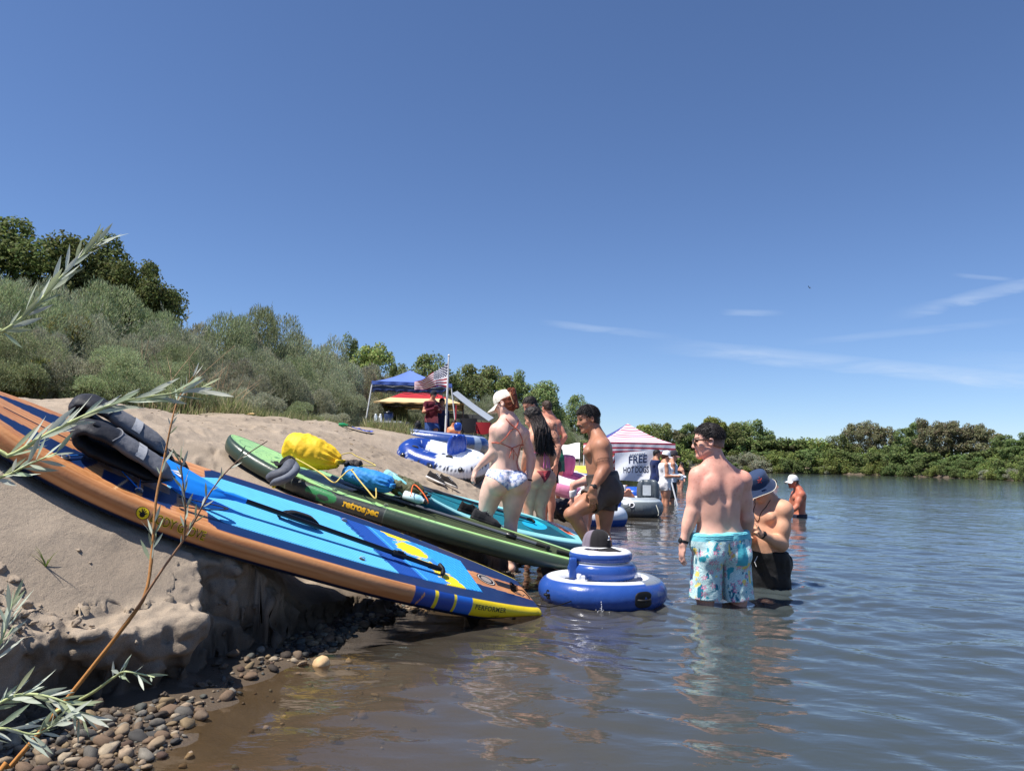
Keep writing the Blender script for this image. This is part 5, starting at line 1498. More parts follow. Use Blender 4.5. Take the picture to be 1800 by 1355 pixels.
# ---- tattooed man
Jd = JJ(10, neck=(950, 736), pelvis=(963, 812), shL=(970, 748, -.15), shR=(941, 749, .15), elL=(981, 786, -.17), wrL=(977, 817, -.20), hdL=(-.05, 0, -1), elR=(936, 788, .2), wrR=(930, 822, .1),
        hipL=(967, 819, -.06), hipR=(958, 819, .08), knL=(968, 869, -.07), knR=(957, 869, .08), anL=(969, 921, -.04), anR=(958, 921, .1), head=(932, 713, -.05), hf=(-.72, -.52, -.42), hu=(-.3, -.1, 1))
wd = Person(Jd, .0095, 1.02, 'm', (208, 150, 124), 1.06, 'tall man with tattooed arm and black shorts, head bent, behind the women', muscle=1.06)
def paint_d(s, V, c):
    c = redden(s, V, c, .2)
    a, b_ = s.J['shL'], s.J['wrL']
    dist = np.linalg.norm(np.cross(V - a, nrm(b_ - a)), axis=1); t = (V - a) @ nrm(b_ - a)
    ink = (dist < .12) & (t > -.09) & (t < .55) & (s.local(V)[0] < -.11)
    n = np.abs(fbm2(t * 26, np.arctan2((V - a)[:, 1], (V - a)[:, 0]) * 4, 3, 161)) < .13
    c[ink & n] = c[ink & n] * .38 + srgb(40, 52, 60) * .3
    return c
wd.finish(paint_d)
wd.hair_short((34, 27, 24), .006, noise=.005, strands=500)
wd.shorts(srgb(20, 20, 23), .62, .012, .09, .010)

# ---- man with the moustache
Jb = JJ(6.9, neck=(1049, 771), pelvis=(1061, 851), shL=(1057, 787, -.19), shR=(1055, 784, .19), elL=(1063, 824, -.25), wrL=(1042, 859, -.33), hdL=(.05, .0, -1), pnL=(.3, .9, 0), elR=(1056, 822, .22), wrR=(1046, 852, .20),
        hipL=(1061, 864, -.09), hipR=(1064, 864, .09), knL=(1004, 903, -.26), knR=(1061, 935, .07), anL=(1040, 968, -.20), anR=(1068, 1012, .10), head=(1034, 736), hf=(-.94, -.26, -.20), hu=(-.12, 0, 1), toe={'L': A(-1, -.1, 0), 'R': A(-1, 0, 0)})
wm = Person(Jb, .0068, 1.13, 'm', (172, 120, 94), 1.06, 'man with moustache and dark shorts, stepping with one knee raised behind the cooler', muscle=1.12, limb=1.20, glute=1.12, belly=.008)
def paint_b(s, V, c):
    a, b_ = s.J['shL'], s.J['elL']; d = nrm(b_ - a); t = ((V - a) @ d) / np.linalg.norm(b_ - a)
    near = np.linalg.norm(np.cross(V - a, d), axis=1) < .075
    c[near & ((np.abs(t - .60) < .035) | (np.abs(t - .71) < .022))] *= .55
    r, fr, u = s.local(V)
    arm = near & (t > .75); c[arm] *= A(.86, .80, .78)
    pec = np.exp(-(((u - .70 * s.H) / .018) ** 2)) * (fr > .07)
    return c * (1 - .12 * pec[:, None])
wm.brow = .18
wm.finish(paint_b)
wm.hair_short((26, 22, 22), .007, ([-.12, -.07, -.03, -.008, .012, .03, .055, .10], [-.075, -.065, -.045, -.03, -.005, .035, .055, .070]), noise=.0028, topboost=.004, strands=2600)
F_, R_, U_ = wm.hdirs(); m = MB(); c = Jb['head']
P = np.array([c + R_ * x * .034 + F_ * (.098 - .022 * x * x) - U_ * (.051 + .012 * x * x) for x in np.linspace(-1, 1, 11)])
m.tube(P, .0085 * (1 - .4 * np.linspace(-1, 1, 11) ** 2), srgb(24, 19, 18), 8); m.build('moustache', HAIR, wm.root)
def dark_shorts(s, V):
    c = np.broadcast_to(srgb(84, 73, 67), V.shape).copy()
    t = [(V - s.J['hip' + k]) @ nrm(s.J['kn' + k] - s.J['hip' + k]) for k in 'LR']
    c[(V - s.J['pelvis']) @ s.up > .078] = srgb(60, 52, 50)
    rr_ = (V - s.J['pelvis']) @ s.hside
    c[(rr_ > .02) & (t[1] > .10)] = srgb(24, 23, 25)
    return c
wm.shorts(None, .46, .010, .095, .007, off=.022, colfn=dark_shorts, wr=.005)
wm.watch('L', dirv=(0, -1, .1))

# ---- man in the floral shorts
Je = JJ(5.64, neck=(1259, 824), pelvis=(1267, 962), shL=(1228, 838, -.03), shR=(1305, 845, .05), elL=(1216, 900, -.03), wrL=(1201, 956, -.04), hdL=(-.12, .05, -1), pnL=(1, .3, 0), elR=(1313, 908, .07), wrR=(1312, 945, .25),
        hipL=(1243, 972, -.02), hipR=(1291, 972, .03), knL=(1239, 1076, -.01), knR=(1299, 1078, .03), anL=(1245, 1166), anR=(1298, 1168, .03), head=(1246, 775, .0), hf=(-.97, .16, -.06), hu=(-.04, 0, 1))
we = Person(Je, .0072, 1.15, 'm', (228, 174, 152), 1.13, 'man in aqua floral swim shorts and sunglasses, seen from behind, knee-deep', muscle=1.04, limb=1.12, glute=.95, thigh=1.0)
def paint_e(s, V, c):
    c = redden(s, V, c, .62)
    r, fr, u = s.local(V)
    m = sst(.45 * s.H, .7 * s.H, u) * (fr < .02)
    c = freckle(V, c, m, .25)
    moles = sst(.34, .42, vn3(V * 48, 27)) * m
    return c * (1 - (.22 * moles)[:, None] * A(.4, 1, .9))
we.finish(paint_e)
we.hair_short((28, 23, 23), .003, ([-.12, -.085, -.05, -.015, .008, .028, .045, .062, .10], [-.050, -.050, -.046, -.030, -.012, .020, .046, .064, .075]), noise=.0018, topboost=.004, fade=(-.045, .03), strands=2600)
F_, R_, U_ = we.hdirs(); z = we.hs; c = Je['head']
sg_ = MB()
for q in (-1, 1):
    sg_.tube(np.array([c + (R_ * q * .068 + F_ * .085 + U_ * .010) * z, c + (R_ * q * .083 + F_ * .03 + U_ * .008) * z, c + (R_ * q * .086 - F_ * .015 + U_ * .002) * z]), .0042, srgb(60, 34, 26), 8, flat=1.4)
    a_ = np.linspace(0, 2 * np.pi, 22, endpoint=False)
    sg_.tube(np.array([c + (R_ * (q * .034 + .028 * math.cos(t)) + F_ * (.104 - .010 * abs(q * .034 + .028 * math.cos(t)) / .06) + U_ * (-.004 + .022 * math.sin(t))) * z for t in a_]), .0032, srgb(40, 26, 22), 6, closed=True)
gl_ = sg_.build('sunglasses', PLASTIC, we.root)
m = MB()
for q in (-1, 1): m.ellip(c + (R_ * q * .034 + F_ * .1015 - U_ * .004) * z, A(.028, .003, .022) * z, srgb(14, 13, 14), np.stack([R_, F_, U_]), n=10)
m.build('lens', GLASSY, gl_)
def floral(s, V):
    q = V - s.J['pelvis']; x = q @ s.hside; y = q @ s.hfront; u = q @ s.up
    a_ = np.arctan2(x, -y) * .17 * 1.3 * 1.35; u0 = u; u = u * 1.35
    c = np.broadcast_to(srgb(212, 232, 230), V.shape).copy()
    st = np.mod(np.sqrt((np.mod(a_ * 5, 1) - .5) ** 2 + (np.mod(u * 5, 1) - .5) ** 2) * 13 + fbm2(a_ * 9, u * 9, 2, 171) * 3, 1) < .40
    c[st] = srgb(150, 198, 202)
    n1 = fbm2(a_ * 11 + 3, u * 11, 3, 173); c[n1 > .37] = srgb(52, 162, 178)
    n1b = fbm2(a_ * 13 + 31, u * 8, 3, 174); c[n1b > .40] = srgb(30, 110, 136)
    n2 = fbm2(a_ * 12 + 9, u * 12 + 4, 3, 175); c[n2 > .33] = srgb(238, 218, 120)
    # pink flowers: five ragged petals scattered over the cloth
    gx_, gy_ = a_ * 13, u * 13; ix, iy = np.floor(gx_), np.floor(gy_)
    hx, hy = _hash(ix, iy, ix * 0, 5) * .5 + .25, _hash(ix, iy, ix * 0, 6) * .5 + .25
    dx, dy = gx_ - ix - hx, gy_ - iy - hy; rr_ = np.hypot(dx, dy); th = np.arctan2(dy, dx) + _hash(ix, iy, ix * 0, 7) * 6
    pet = (rr_ < .20 + .16 * np.cos(5 * th)) & (_hash(ix, iy, ix * 0, 8) > .42)
    c[pet] = srgb(222, 110, 150); c[pet & (rr_ < .14)] = srgb(240, 190, 200)
    c[pet & (np.abs(np.mod(th * 5 / 6.283, 1) - .5) < .10)] = srgb(246, 226, 226)
    c[u0 > .062] = srgb(120, 204, 214)
    pk = (y < 0) & (x > .055) & (x < .135) & (u0 > -.125) & (u0 < .035)
    c[pk] = srgb(80, 178, 194); 
    return c
sh = we.shorts(None, .76, .022, .105, .0062, off=.016, colfn=floral, wr=.007, legr=.086, legk=.008)
wb_ = MB(); ring = np.linspace(0, 2 * np.pi, 64, endpoint=False); hwE = np.linalg.norm(Je['hipR'] - Je['hipL']) / 2
for dz, rz in ((.100, .0055), (.088, .0055), (.076, .0055)):
    cc = Je['pelvis'] + we.up * dz
    wb_.tube(np.array([cc + we.hside * math.cos(t) * ((hwE + .080) * we.g + .010) + we.hfront * math.sin(t) * (.108 * we.g + .020) + we.up * .0015 * math.sin(t * 30) for t in ring]), rz, srgb(120, 206, 218), 6, closed=True)
wb_.build('waistband', NYLON, sh)
we.watch('L', (22, 22, 24), True, .92, dirv=(-1, -.3, 0))

# ---- man in the bucket hat
Jf = JJ(6.58, neck=(1347, 879), pelvis=(1351, 985), shL=(1377, 897, -.11), shR=(1327, 895, .13), elL=(1375, 957, -.15), wrL=(1336, 938, -.30), hdL=(-.85, -.05, .35), pnL=(-.2, .6, .8), elR=(1318, 950, .03), wrR=(1316, 938, -.22), hdR=(.2, -.6, .3),
        hipL=(1364, 992, -.05), hipR=(1340, 992, .07), knL=(1366, 1076, -.06), knR=(1337, 1076, .05), anL=(1366, 1158, 0), anR=(1337, 1158, .08), head=(1336, 855, -.06), hf=(-.70, -.48, -.53), hu=(-.3, -.2, .9))
wf = Person(Jf, .0078, 1.07, 'm', (214, 162, 130), 1.0, 'man in navy bucket hat looking down at his hands, black shorts wet', muscle=1.14, limb=1.2, belly=.022, hands=('grip', 'grip'))
wf.finish(lambda s, V, c: redden(s, V, c, .15))
wf.hair_short((30, 24, 22), .010)
wf.shorts(srgb(11, 11, 13), .75, .02, .075, .008, off=.016, wr=.009)
m = MB(); m.tube(np.array([Jf['pelvis'] + wf.front * .15 + wf.up * .05, Jf['pelvis'] + wf.front * .165 + wf.up * .0 + wf.side * .02, Jf['pelvis'] + wf.front * .16 - wf.up * .04 + wf.side * .01]), .004, (.8, .8, .8), 6); m.build('drawstring', ROPE, wf.root)
F_, R_, U_ = wf.hdirs(); M3 = np.stack([R_, F_, U_]); m = MB(); c = Jf['head'] + U_ * .028
nv_ = srgb(46, 62, 92)
m.lathe([(.001, .114), (.05, .110), (.080, .100), (.090, .085), (.094, .03), (.098, .0)], c, nv_, 40, R=M3, sx=.93, sy=1.12)
hatc = m.build('bucket_hat', CLOTH, wf.root)
m = MB(); bb = np.linspace(0, 2 * np.pi, 56, endpoint=False); rows = []
for t in np.linspace(0, 1, 8):
    rad_ = .098 + .036 * t; wob = .012 * np.sin(bb * 3 + 1) * t
    rows.append(np.stack([np.cos(bb) * rad_ * .93, np.sin(bb) * rad_ * 1.12, -.052 * t + wob * .8], -1))
P = np.array(rows) @ M3 + c
m.grid(P, nv_, wrap_v=True); m.grid((P - U_ * .004)[:, ::-1], srgb(38, 50, 74), wrap_v=True)
m.build('hat_brim', CLOTH, hatc)
m = MB(); m.tube(P[-1] - U_ * .002, .0035, srgb(222, 214, 196), 6, closed=True); m.build('brim_piping', CLOTH, hatc)
m = MB()
for k in range(5):
    a_ = 2.5 + .10 * (k % 3); z_ = .062 + .016 * (k // 2)
    q = c + (R_ * .101 * math.cos(a_) * .93 + F_ * .101 * math.sin(a_) * 1.12 + U_ * z_)
    d = nrm(R_ * math.cos(a_) + F_ * math.sin(a_)); tg = np.cross(d, U_)
    an_ = k * 1.25
    m.tube(np.array([q - (tg * math.cos(an_) + U_ * math.sin(an_)) * .013, q + (tg * math.cos(an_) + U_ * math.sin(an_)) * .013]), .003, srgb(214, 84, 70), 5)
m.build('stitched_badge', CLOTH, hatc)
wf.strap('neck_cord', [Jf['neck'] + wf.side * .055 + wf.front * .02, wf.T(.86) + wf.side * .05 + wf.front * .12, wf.T(.66) + wf.front * .14, wf.T(.86) - wf.side * .05 + wf.front * .12, Jf['neck'] - wf.side * .055 + wf.front * .02], .0028, srgb(20, 18, 18), 30)
wf.watch('L', dirv=(0, -1, .5))

# ---- man in the white cap, waist-deep
Jg = JJ(15.25, neck=(1403, 860), pelvis=(1406, 912), shL=(1408, 870, -.19), shR=(1398, 869, .19), elL=(1401, 890, -.26), wrL=(1389, 901, -.28), elR=(1391, 889, .2), wrR=(1385, 899, .1),
        hipL=(1406, 916, -.09), hipR=(1406, 916, .09), knL=(1405, 952, -.09), knR=(1405, 952, .09), anL=(1406, 988, -.09), anR=(1406, 988, .09), head=(1394, 847), hf=(-.97, -.20, -.05))
wg = Person(Jg, .014, 1.18, 'm', (186, 112, 86), 1.08, 'sunburnt man in white cap standing waist-deep out in the river', limb=1.2, muscle=1.15)
wg.finish(lambda s, V, c: redden(s, V, c, .4)); wg.hair_short((50, 40, 36), .008, vox=.009, top=(.035, 0)); wg.shorts(srgb(28, 34, 52), .6, .02, .09, .014)
wg.cap(srgb(232, 232, 232), lift=.030, crown=.11)

# ---- woman in white and the man beside her by the striped canopy
Jh = JJ(18.2, neck=(1168, 813), pelvis=(1169, 850), shR=(1171, 817, -.17), shL=(1166, 816, .17), elR=(1172, 837, -.2), wrR=(1187, 837, -.2), elL=(1173, 836, .16), wrL=(1189, 836, .06),
        hipR=(1170, 853, -.09), hipL=(1168, 853, .09), knR=(1173, 878, -.09), knL=(1168, 877, .1), anR=(1173, 905, -.09), anL=(1167, 905, .1), head=(1171, 802), hf=(.96, -.16, -.2))
wh = Person(Jh, .015, 1.12, 'f', (200, 142, 114), 1.02, 'woman in white tank top, shorts and cap by the striped canopy', glute=1.15, thigh=1.12, bust=.05, belly=.02)
wh.finish()
hX = lambda s, lo, hi, w=9: (lambda X: np.maximum(np.maximum(((X - s.J['pelvis']) @ s.up) - hi, lo - ((X - s.J['pelvis']) @ s.up)), np.abs((X - s.J['pelvis']) @ s.side) - w))
wh.shell('tank_top', hX(wh, -.02, .50, .20), .016, col=srgb(236, 236, 238), wr=.006); wh.shorts(srgb(232, 228, 226), .36, .02, .05, .014)
wh.hair_short((60, 36, 28), .016, ([-.12, -.05, .0, .03, .10], [-.14, -.13, -.06, .02, .07]), vox=.010, top=(.035, 0)); wh.cap(srgb(235, 236, 240), brim_col=srgb(226, 214, 214), lift=.028)
Ji = JJ(19.6, neck=(1181, 812), pelvis=(1181, 848), shR=(1183, 816, -.19), shL=(1179, 816, .19), elR=(1183, 833, -.22), wrR=(1192, 838, -.2), elL=(1186, 833, .18), wrL=(1196, 836, .1),
        hipR=(1181, 851, -.09), hipL=(1181, 851, .09), knR=(1181, 875, -.09), knL=(1182, 875, .09), anR=(1181, 900, -.09), anL=(1182, 900, .09), head=(1184, 801), hf=(.97, -.1, -.2))
wi = Person(Ji, .017, 1.08, 'm', (190, 136, 110), 1.05, 'man in dark cap and pale sleeveless shirt behind the woman in white')
wi.finish(); wi.shell('shirt', hX(wi, .0, .52, .21), .016, col=srgb(206, 212, 224), wr=.006); wi.shorts(srgb(22, 22, 26), 1.02, .02, .07, .016)
wi.hair_short((40, 34, 30), .01, vox=.012, top=(.035, 0)); wi.cap(srgb(58, 54, 62), brim_col=srgb(150, 110, 104), lift=.03)
Jj = JJ(20.8, neck=(1153, 808), pelvis=(1151, 842), shR=(1156, 812, -.18), shL=(1149, 812, .18), elR=(1158, 828, -.2), wrR=(1160, 842, -.22), elL=(1149, 828, .2), wrL=(1152, 842, .2),
        hipR=(1152, 845, -.09), hipL=(1150, 845, .09), knR=(1151, 868, -.09), knL=(1151, 868, .09), anR=(1150, 892, -.09), anL=(1150, 892, .09), head=(1155, 798), hf=(.9, -.3, -.1))
wj = Person(Jj, .017, 1.08, 'm', (168, 120, 96), 1.05, 'man in navy shirt standing under the striped canopy beside the banner')
wj.finish(); wj.shell('shirt', hX(wj, -.06, .53, .3), .018, col=srgb(30, 42, 84), wr=.006); wj.shorts(srgb(20, 20, 24), 1.0, .02, .07, .016); wj.hair_short((24, 20, 20), .01, vox=.012)
Jk = JJ(30, neck=(1197, 823), pelvis=(1195, 843), shR=(1200, 826, -.1), shL=(1193, 826, .1), elR=(1202, 834, -.14), wrR=(1203, 842, -.2), elL=(1191, 833, .12), wrL=(1192, 841, 0),
        hipR=(1197, 845, -.05), hipL=(1194, 845, .06), knR=(1198, 858, -.1), knL=(1194, 858, .0), anR=(1198, 873, -.1), anL=(1194, 873, 0), head=(1198, 817), hf=(-.6, -.7, -.2))
wk = Person(Jk, .019, .8, 'f', (204, 148, 124), .95, 'child with dark hair in a black swimsuit standing far out in the water')
wk.finish(); wk.shell('swimsuit', hX(wk, -.10, .36, .11), .012, col=srgb(20, 20, 24)); wk.hair_short((30, 22, 20), .018, ([-.12, -.02, .02, .10], [-.16, -.14, .0, .07]), vox=.012)
yl = 36.0
Jl = JJ(yl, neck=(1363, 854), pelvis=(1364, 873), shR=(1367, 857), shL=(1359, 857), elR=(1368, 864), wrR=(1366, 872), elL=(1358, 864), wrL=(1360, 872), hipR=(1366, 875), hipL=(1362, 875), knR=(1366, 890), knL=(1362, 890), anR=(1366, 904), anL=(1362, 904), head=(1362, 848), hf=(-.8, -.4, 0))
wl_ = Person(Jl, .022, .95, 'm', (176, 120, 96), 1.05, 'swimmer far out with only head above the water'); wl_.finish(); wl_.hair_short((28, 22, 20), .012, vox=.014)

# ---- people behind the boards and on the rafts
Jm = JJ(9.6, neck=(1042, 836), pelvis=(1056, 882), shL=(1028, 846, -.16), shR=(1042, 843, .16), elL=(1008, 852, -.22), wrL=(1006, 878, -.20), elR=(1030, 862, .2), wrR=(1014, 875, .1),
        hipL=(1054, 888, -.09), hipR=(1056, 888, .09), knL=(1022, 893, -.12), knR=(1030, 893, .12), anL=(1030, 940, -.1), anR=(1034, 940, .12), head=(1048, 820, .1), hf=(-.5, .4, -.6))
wmm = Person(Jm, .012, .92, 'f', (226, 168, 146), 1.0, 'woman in white bikini bending forward, mostly hidden behind the moustached man', bust=.04); wmm.finish()
wmm.shell('bikini_top', lambda X: np.maximum(np.abs(((X - Jm['pelvis']) @ wmm.up) - .62 * wmm.H) - .045, -((X - Jm['pelvis']) @ wmm.front)), .008, col=srgb(238, 236, 236)); wmm.hair_short((60, 40, 30), .014, vox=.009)
wmm.shell('bikini_bottom', brief(wmm, -.10, .9, .06), .008, col=srgb(238, 236, 236))
Jn = JJ(13, neck=(966, 734), pelvis=(973, 800), shL=(953, 744, -.02), shR=(980, 744, .02), elL=(950, 772, .05), wrL=(956, 796, .1), elR=(993, 767, -.02), wrR=(982, 789, .06), hipL=(966, 806), hipR=(981, 806),
        knL=(966, 846), knR=(981, 848), anL=(966, 888), anR=(981, 890), head=(961, 716), hf=(-.5, .8, -.2))
wnn = Person(Jn, .013, .98, 'm', (214, 142, 118), 1.0, 'person with hand on hip and green shorts behind the tattooed man'); wnn.finish(); wnn.shorts(srgb(30, 96, 74), .55, .02, .09, .013); wnn.hair_short((60, 44, 34), .01, vox=.01)
Jo = JJ(15.1, neck=(1073, 843), pelvis=(1076, 880), shR=(1078, 848, -.16), shL=(1070, 848, .16), elR=(1082, 868, -.2), wrR=(1091, 860, -.22), elL=(1080, 866, .18), wrL=(1090, 862, .1), hdR=(.7, 0, .4),
        hipR=(1080, 883, -.09), hipL=(1080, 882, .09), knR=(1104, 864, -.12), knL=(1104, 866, .1), anR=(1117, 878, -.12), anL=(1117, 880, .1), head=(1072, 828), hf=(.95, -.2, 0))
wo = Person(Jo, .014, 1.0, 'm', (212, 146, 118), 1.0, 'person lounging on the grey raft with bent knees and a can in hand', hands=('grip', 'grip')); wo.finish(); wo.shorts(srgb(40, 44, 60), .4, .02, .09, .014); wo.hair_short((50, 38, 30), .01, vox=.011)
can = MB(); cc = Jo['wrR'] + A(.07, -.03, .03)
can.lathe([(.001, -.06), (.028, -.06), (.033, -.05), (.033, .05), (.027, .06), (.001, .058)], cc, srgb(214, 214, 218), 16, cols=[srgb(190, 190, 194)] * 2 + [srgb(224, 220, 222)] * 2 + [srgb(190, 190, 194)] * 2)
tag(can.build('drink_can', METAL), 'pale drink can held by the person lounging on the grey raft', 'can')

# ---- people at the camp on the bank
Jp = JJ(24, neck=(760, 704), pelvis=(758, 738), shR=(749, 710, -.14), shL=(769, 710, .12), elR=(744, 724, -.24), wrR=(761, 719, -.38), elL=(774, 723, -.05), wrL=(769, 717, -.34),
        hipR=(753, 742, -.05), hipL=(763, 742, .05), knR=(754, 762, -.10), knL=(767, 760, -.15), anR=(753, 784, -.05), anL=(768, 783, .05), head=(762, 694, -.03), hf=(.80, -.50, -.25))
wp = Person(Jp, .018, 1.14, 'm', (200, 140, 112), 1.05, 'man in maroon shirt and blue shorts holding a phone by the flagpole', belly=.035, hands=('grip', 'grip')); wp.finish()
def maroon(V):
    c = np.broadcast_to(srgb(92, 28, 44), V.shape).copy(); n = fbm2(V[:, 0] * 5, V[:, 2] * 5, 3, 181); u = (V - Jp['pelvis']) @ wp.up
    c[(u < .12) & (n > -.10)] = srgb(206, 110, 116); c[(np.abs((V - Jp['pelvis']) @ wp.side) < .06) & (u > .3) & (u < .4) & (n > .1)] = srgb(200, 170, 170); return c
wp.shell('shirt', hX(wp, -.10, .60, .32), .026, colfn=maroon, wr=.008)
wp.shorts(srgb(56, 82, 140), .82, .03, .05, .018); wp.hair_short((60, 46, 38), .01, vox=.014, top=(.035, 0)); wp.cap(srgb(40, 40, 52), lift=.03)
m = MB(); m.box(lerp(Jp['wrR'], Jp['wrL'], .5) + A(.03, -.02, .10), (.04, .03, .07), srgb(24, 24, 28), bev=1); tag(m.build('phone', PLASTIC), 'black phone held up by the man in maroon', 'phone')
Jq = JJ(25.2, neck=(777, 717), pelvis=(776, 750), shR=(768, 722, -.05), shL=(786, 722, .05), elR=(766, 735, -.05), wrR=(770, 747, -.2), elL=(788, 736, 0), wrL=(789, 750, -.1), hipR=(772, 753), hipL=(780, 753), knR=(772, 770), knL=(780, 770), anR=(772, 790), anL=(780, 790), head=(777, 707), hf=(-.2, -.95, -.2))
wq = Person(Jq, .020, 1.12, 'f', (150, 104, 84), 1.05, 'woman in long navy dress standing in the canopy shade behind the maroon shirt', bust=.05); wq.finish(); wq.shell('dress', hX(wq, -.1, .55, .24), .03, col=srgb(32, 38, 74)); wq.shorts(srgb(30, 34, 66), 1.1, .06, .05, .02, name='skirt'); wq.hair_short((26, 20, 20), .02, vox=.014)
def sitter(px, py, Y, skin, hair, label, shirt=None, f=-1, sc=1.0):
    k = 1300 / Y * sc
    J = JJ(Y, neck=(px, py + .15 * k), pelvis=(px + 2, py + .58 * k), shR=(px - .17 * k, py + .22 * k), shL=(px + .17 * k, py + .22 * k), elR=(px - .20 * k, py + .45 * k, -.05), wrR=(px - .1 * k, py + .58 * k, -.2), elL=(px + .20 * k, py + .45 * k, -.05), wrL=(px + .1 * k, py + .58 * k, -.2),
           hipR=(px - .08 * k, py + .62 * k), hipL=(px + .08 * k, py + .62 * k), knR=(px - .1 * k, py + .50 * k, -.38), knL=(px + .1 * k, py + .50 * k, -.38), anR=(px - .1 * k, py + .82 * k, -.5), anL=(px + .1 * k, py + .82 * k, -.5), head=(px, py), hf=(-.3 * f, -.9, -.3))
    w = Person(J, .020, .95 * sc, 'm', skin, sc, label); w.finish()
    if shirt: w.shell('shirt', hX(w, -.1, .60, .3), .02, col=srgb(*shirt))
    w.shorts(srgb(40, 46, 70), .6, .02, .08, .02); w.hair_short(hair, .012, vox=.015)
    return w
sitter(716, 748, 22.0, (150, 104, 84), (26, 20, 20), 'dark haired child sitting behind the long blue raft, left of the other', (40, 40, 50), sc=.85)
sitter(735, 746, 22.4, (160, 110, 88), (26, 20, 20), 'child in dark shirt sitting behind the long blue raft, right of the other', (34, 38, 48), sc=.95)
sitter(798, 744, 21.0, (214, 140, 100), (40, 26, 22), 'bare-shouldered child sitting in the sun by the red pole', sc=.8)
# ------------------------------------------------------------------ gear on the boards
def bag(name, a, b, prof, col, label, cat, flat=.85, crump=.10, group=None, seed=0, mat=None, endcol=None, parts=True, folds=14):
    """a filled roll-top bag: a soft tube between two ends with creases"""
    a, b = A(*a), A(*b); X = nrm(b - a); Yv = nrm(np.cross(A(0, 0, 1), X)); Z = np.cross(X, Yv)
    root = empty(name, (a + b) / 2, label, cat, group)
    u = np.linspace(0, 1, 60); th = np.linspace(0, 2 * np.pi, 56, endpoint=False)
    r = np.interp(u, [q[0] for q in prof], [q[1] for q in prof])
    U, T = np.meshgrid(u, th, indexing='ij')
    cr = fbm2(np.cos(T) * 2.2 + seed, np.sin(T) * 2.2 + U * 5, 3, 200 + seed) * crump * 1.6 - np.abs(fbm2(np.cos(T) * 1.5 + U * 7, np.sin(T) * 1.5 - U * 6 + seed, 2, 210 + seed)) * crump
    gather = sst(.62, 1.0, U) * .16 * np.sin(T * folds + 3 * fbm2(U * 3, T, 2, 5))
    R_ = r[:, None] * (1 + cr + gather)
    P = a + (b - a) * U[..., None] + (np.cos(T) * R_)[..., None] * Yv + (np.sin(T) * R_ * flat)[..., None] * Z
    m = MB(); m.grid(P, srgb(*col), wrap_v=True)
    for k in (0, -1):
        m.add(np.vstack([P[k], P[k].mean(0)]), tris=[[i, (i + 1) % 56, 56] for i in range(56)], col=srgb(*(endcol or col)))
    m.build('bag_body', mat or NYLON, root)
    if parts:
        m = MB(); c = b + X * .012
        m.box(c, (.014, r[-1] * 1.5 + .03, .020), srgb(*(endcol or col)), np.stack([X, Yv, Z]), bev=1); m.build('rolled_closure', NYLON, root)
        m = MB(); m.tube(catmull([c + Yv * (r[-1] * 1.4 + .03), c + X * .06 + Z * .02 + Yv * .02, c + X * .05 - Yv * .02, c - Yv * (r[-1] * 1.4 + .03)], 16), .008, srgb(22, 22, 24), 6, flat=.4)
        m.box(c + X * .055, (.012, .024, .009), srgb(18, 18, 20), np.stack([X, Yv, Z]), bev=1); m.build('buckle', PLASTIC, root)
    return root
GY = 6.46
bag('dry_bag', at(503, 781, GY), at(596, 811, GY - .05), [(0, .02), (.02, .105), (.08, .135), (.3, .155), (.6, .148), (.85, .10), (1, .055)], (236, 194, 44), 'big yellow dry bag with gathered end, strapped on the green board', 'dry bag', crump=.08, group='bags strapped on the green board', seed=1, flat=.95)
bag('dry_bag', at(604, 830, GY - .02), at(690, 853, GY - .06), [(0, .055), (.06, .085), (.3, .105), (.7, .108), (.93, .085), (1, .05)], (52, 136, 206), 'bright blue dry bag lying between the yellow and olive bags', 'dry bag', crump=.08, group='bags strapped on the green board', seed=2, flat=.8)
bag('dry_bag', at(684, 846, GY + .06), at(742, 868, GY + .02), [(0, .02), (.04, .08), (.3, .105), (.75, .10), (1, .05)], (86, 86, 60), 'olive dry bag behind the blue one on the green board', 'dry bag', crump=.15, group='bags strapped on the green board', seed=3, flat=.85)
bag('pouch', at(606, 817, GY + .02), at(637, 818, GY), [(0, .02), (.1, .05), (.5, .06), (.9, .05), (1, .02)], (46, 40, 40), 'small dark brown pouch on top of the blue dry bag', 'pouch', crump=.12, seed=4, parts=False, flat=.8)
# waist pack hanging over the near rail of the green board
wpk = empty('waist_pack', at(495, 835, 6.0), 'grey waist pack with black straps hanging over the green board rail', 'waist pack')
m = MB(); c0 = at(494, 832, 6.0)
m.tube(catmull([at(474, 846, 5.97), at(480, 838, 5.96), at(497, 833, 5.95), at(508, 822, 6.0), at(511, 809, 6.07)], 24), np.interp(np.linspace(0, 1, 24), [0, .15, .5, .85, 1], [.02, .055, .068, .055, .025]), srgb(78, 82, 92), 14, flat=.8)
m.build('pack_body', NYLON, wpk)
m = MB(); m.tube(catmull([at(476, 852, 5.95), at(488, 846, 5.92), at(503, 840, 5.92), at(517, 826, 5.98), at(518, 812, 6.05)], 24), np.interp(np.linspace(0, 1, 24), [0, .2, .5, .8, 1], [.015, .045, .055, .045, .015]), srgb(98, 104, 116), 14, flat=.7)
m.build('front_pocket', NYLON, wpk)
m = MB()
m.tube(catmull([at(490, 825, 6.05), at(497, 808, 6.12), at(511, 802, 6.16), at(520, 815, 6.12), at(519, 835, 6.02)], 20), .016, srgb(20, 20, 24), 8, flat=.4)
m.tube(catmull([at(485, 812, 6.1), at(490, 818, 6.05), at(500, 812, 6.07), at(508, 804, 6.12)], 20), .022, srgb(24, 24, 28), 8, flat=.5)
m.build('strap', CLOTH, wpk)
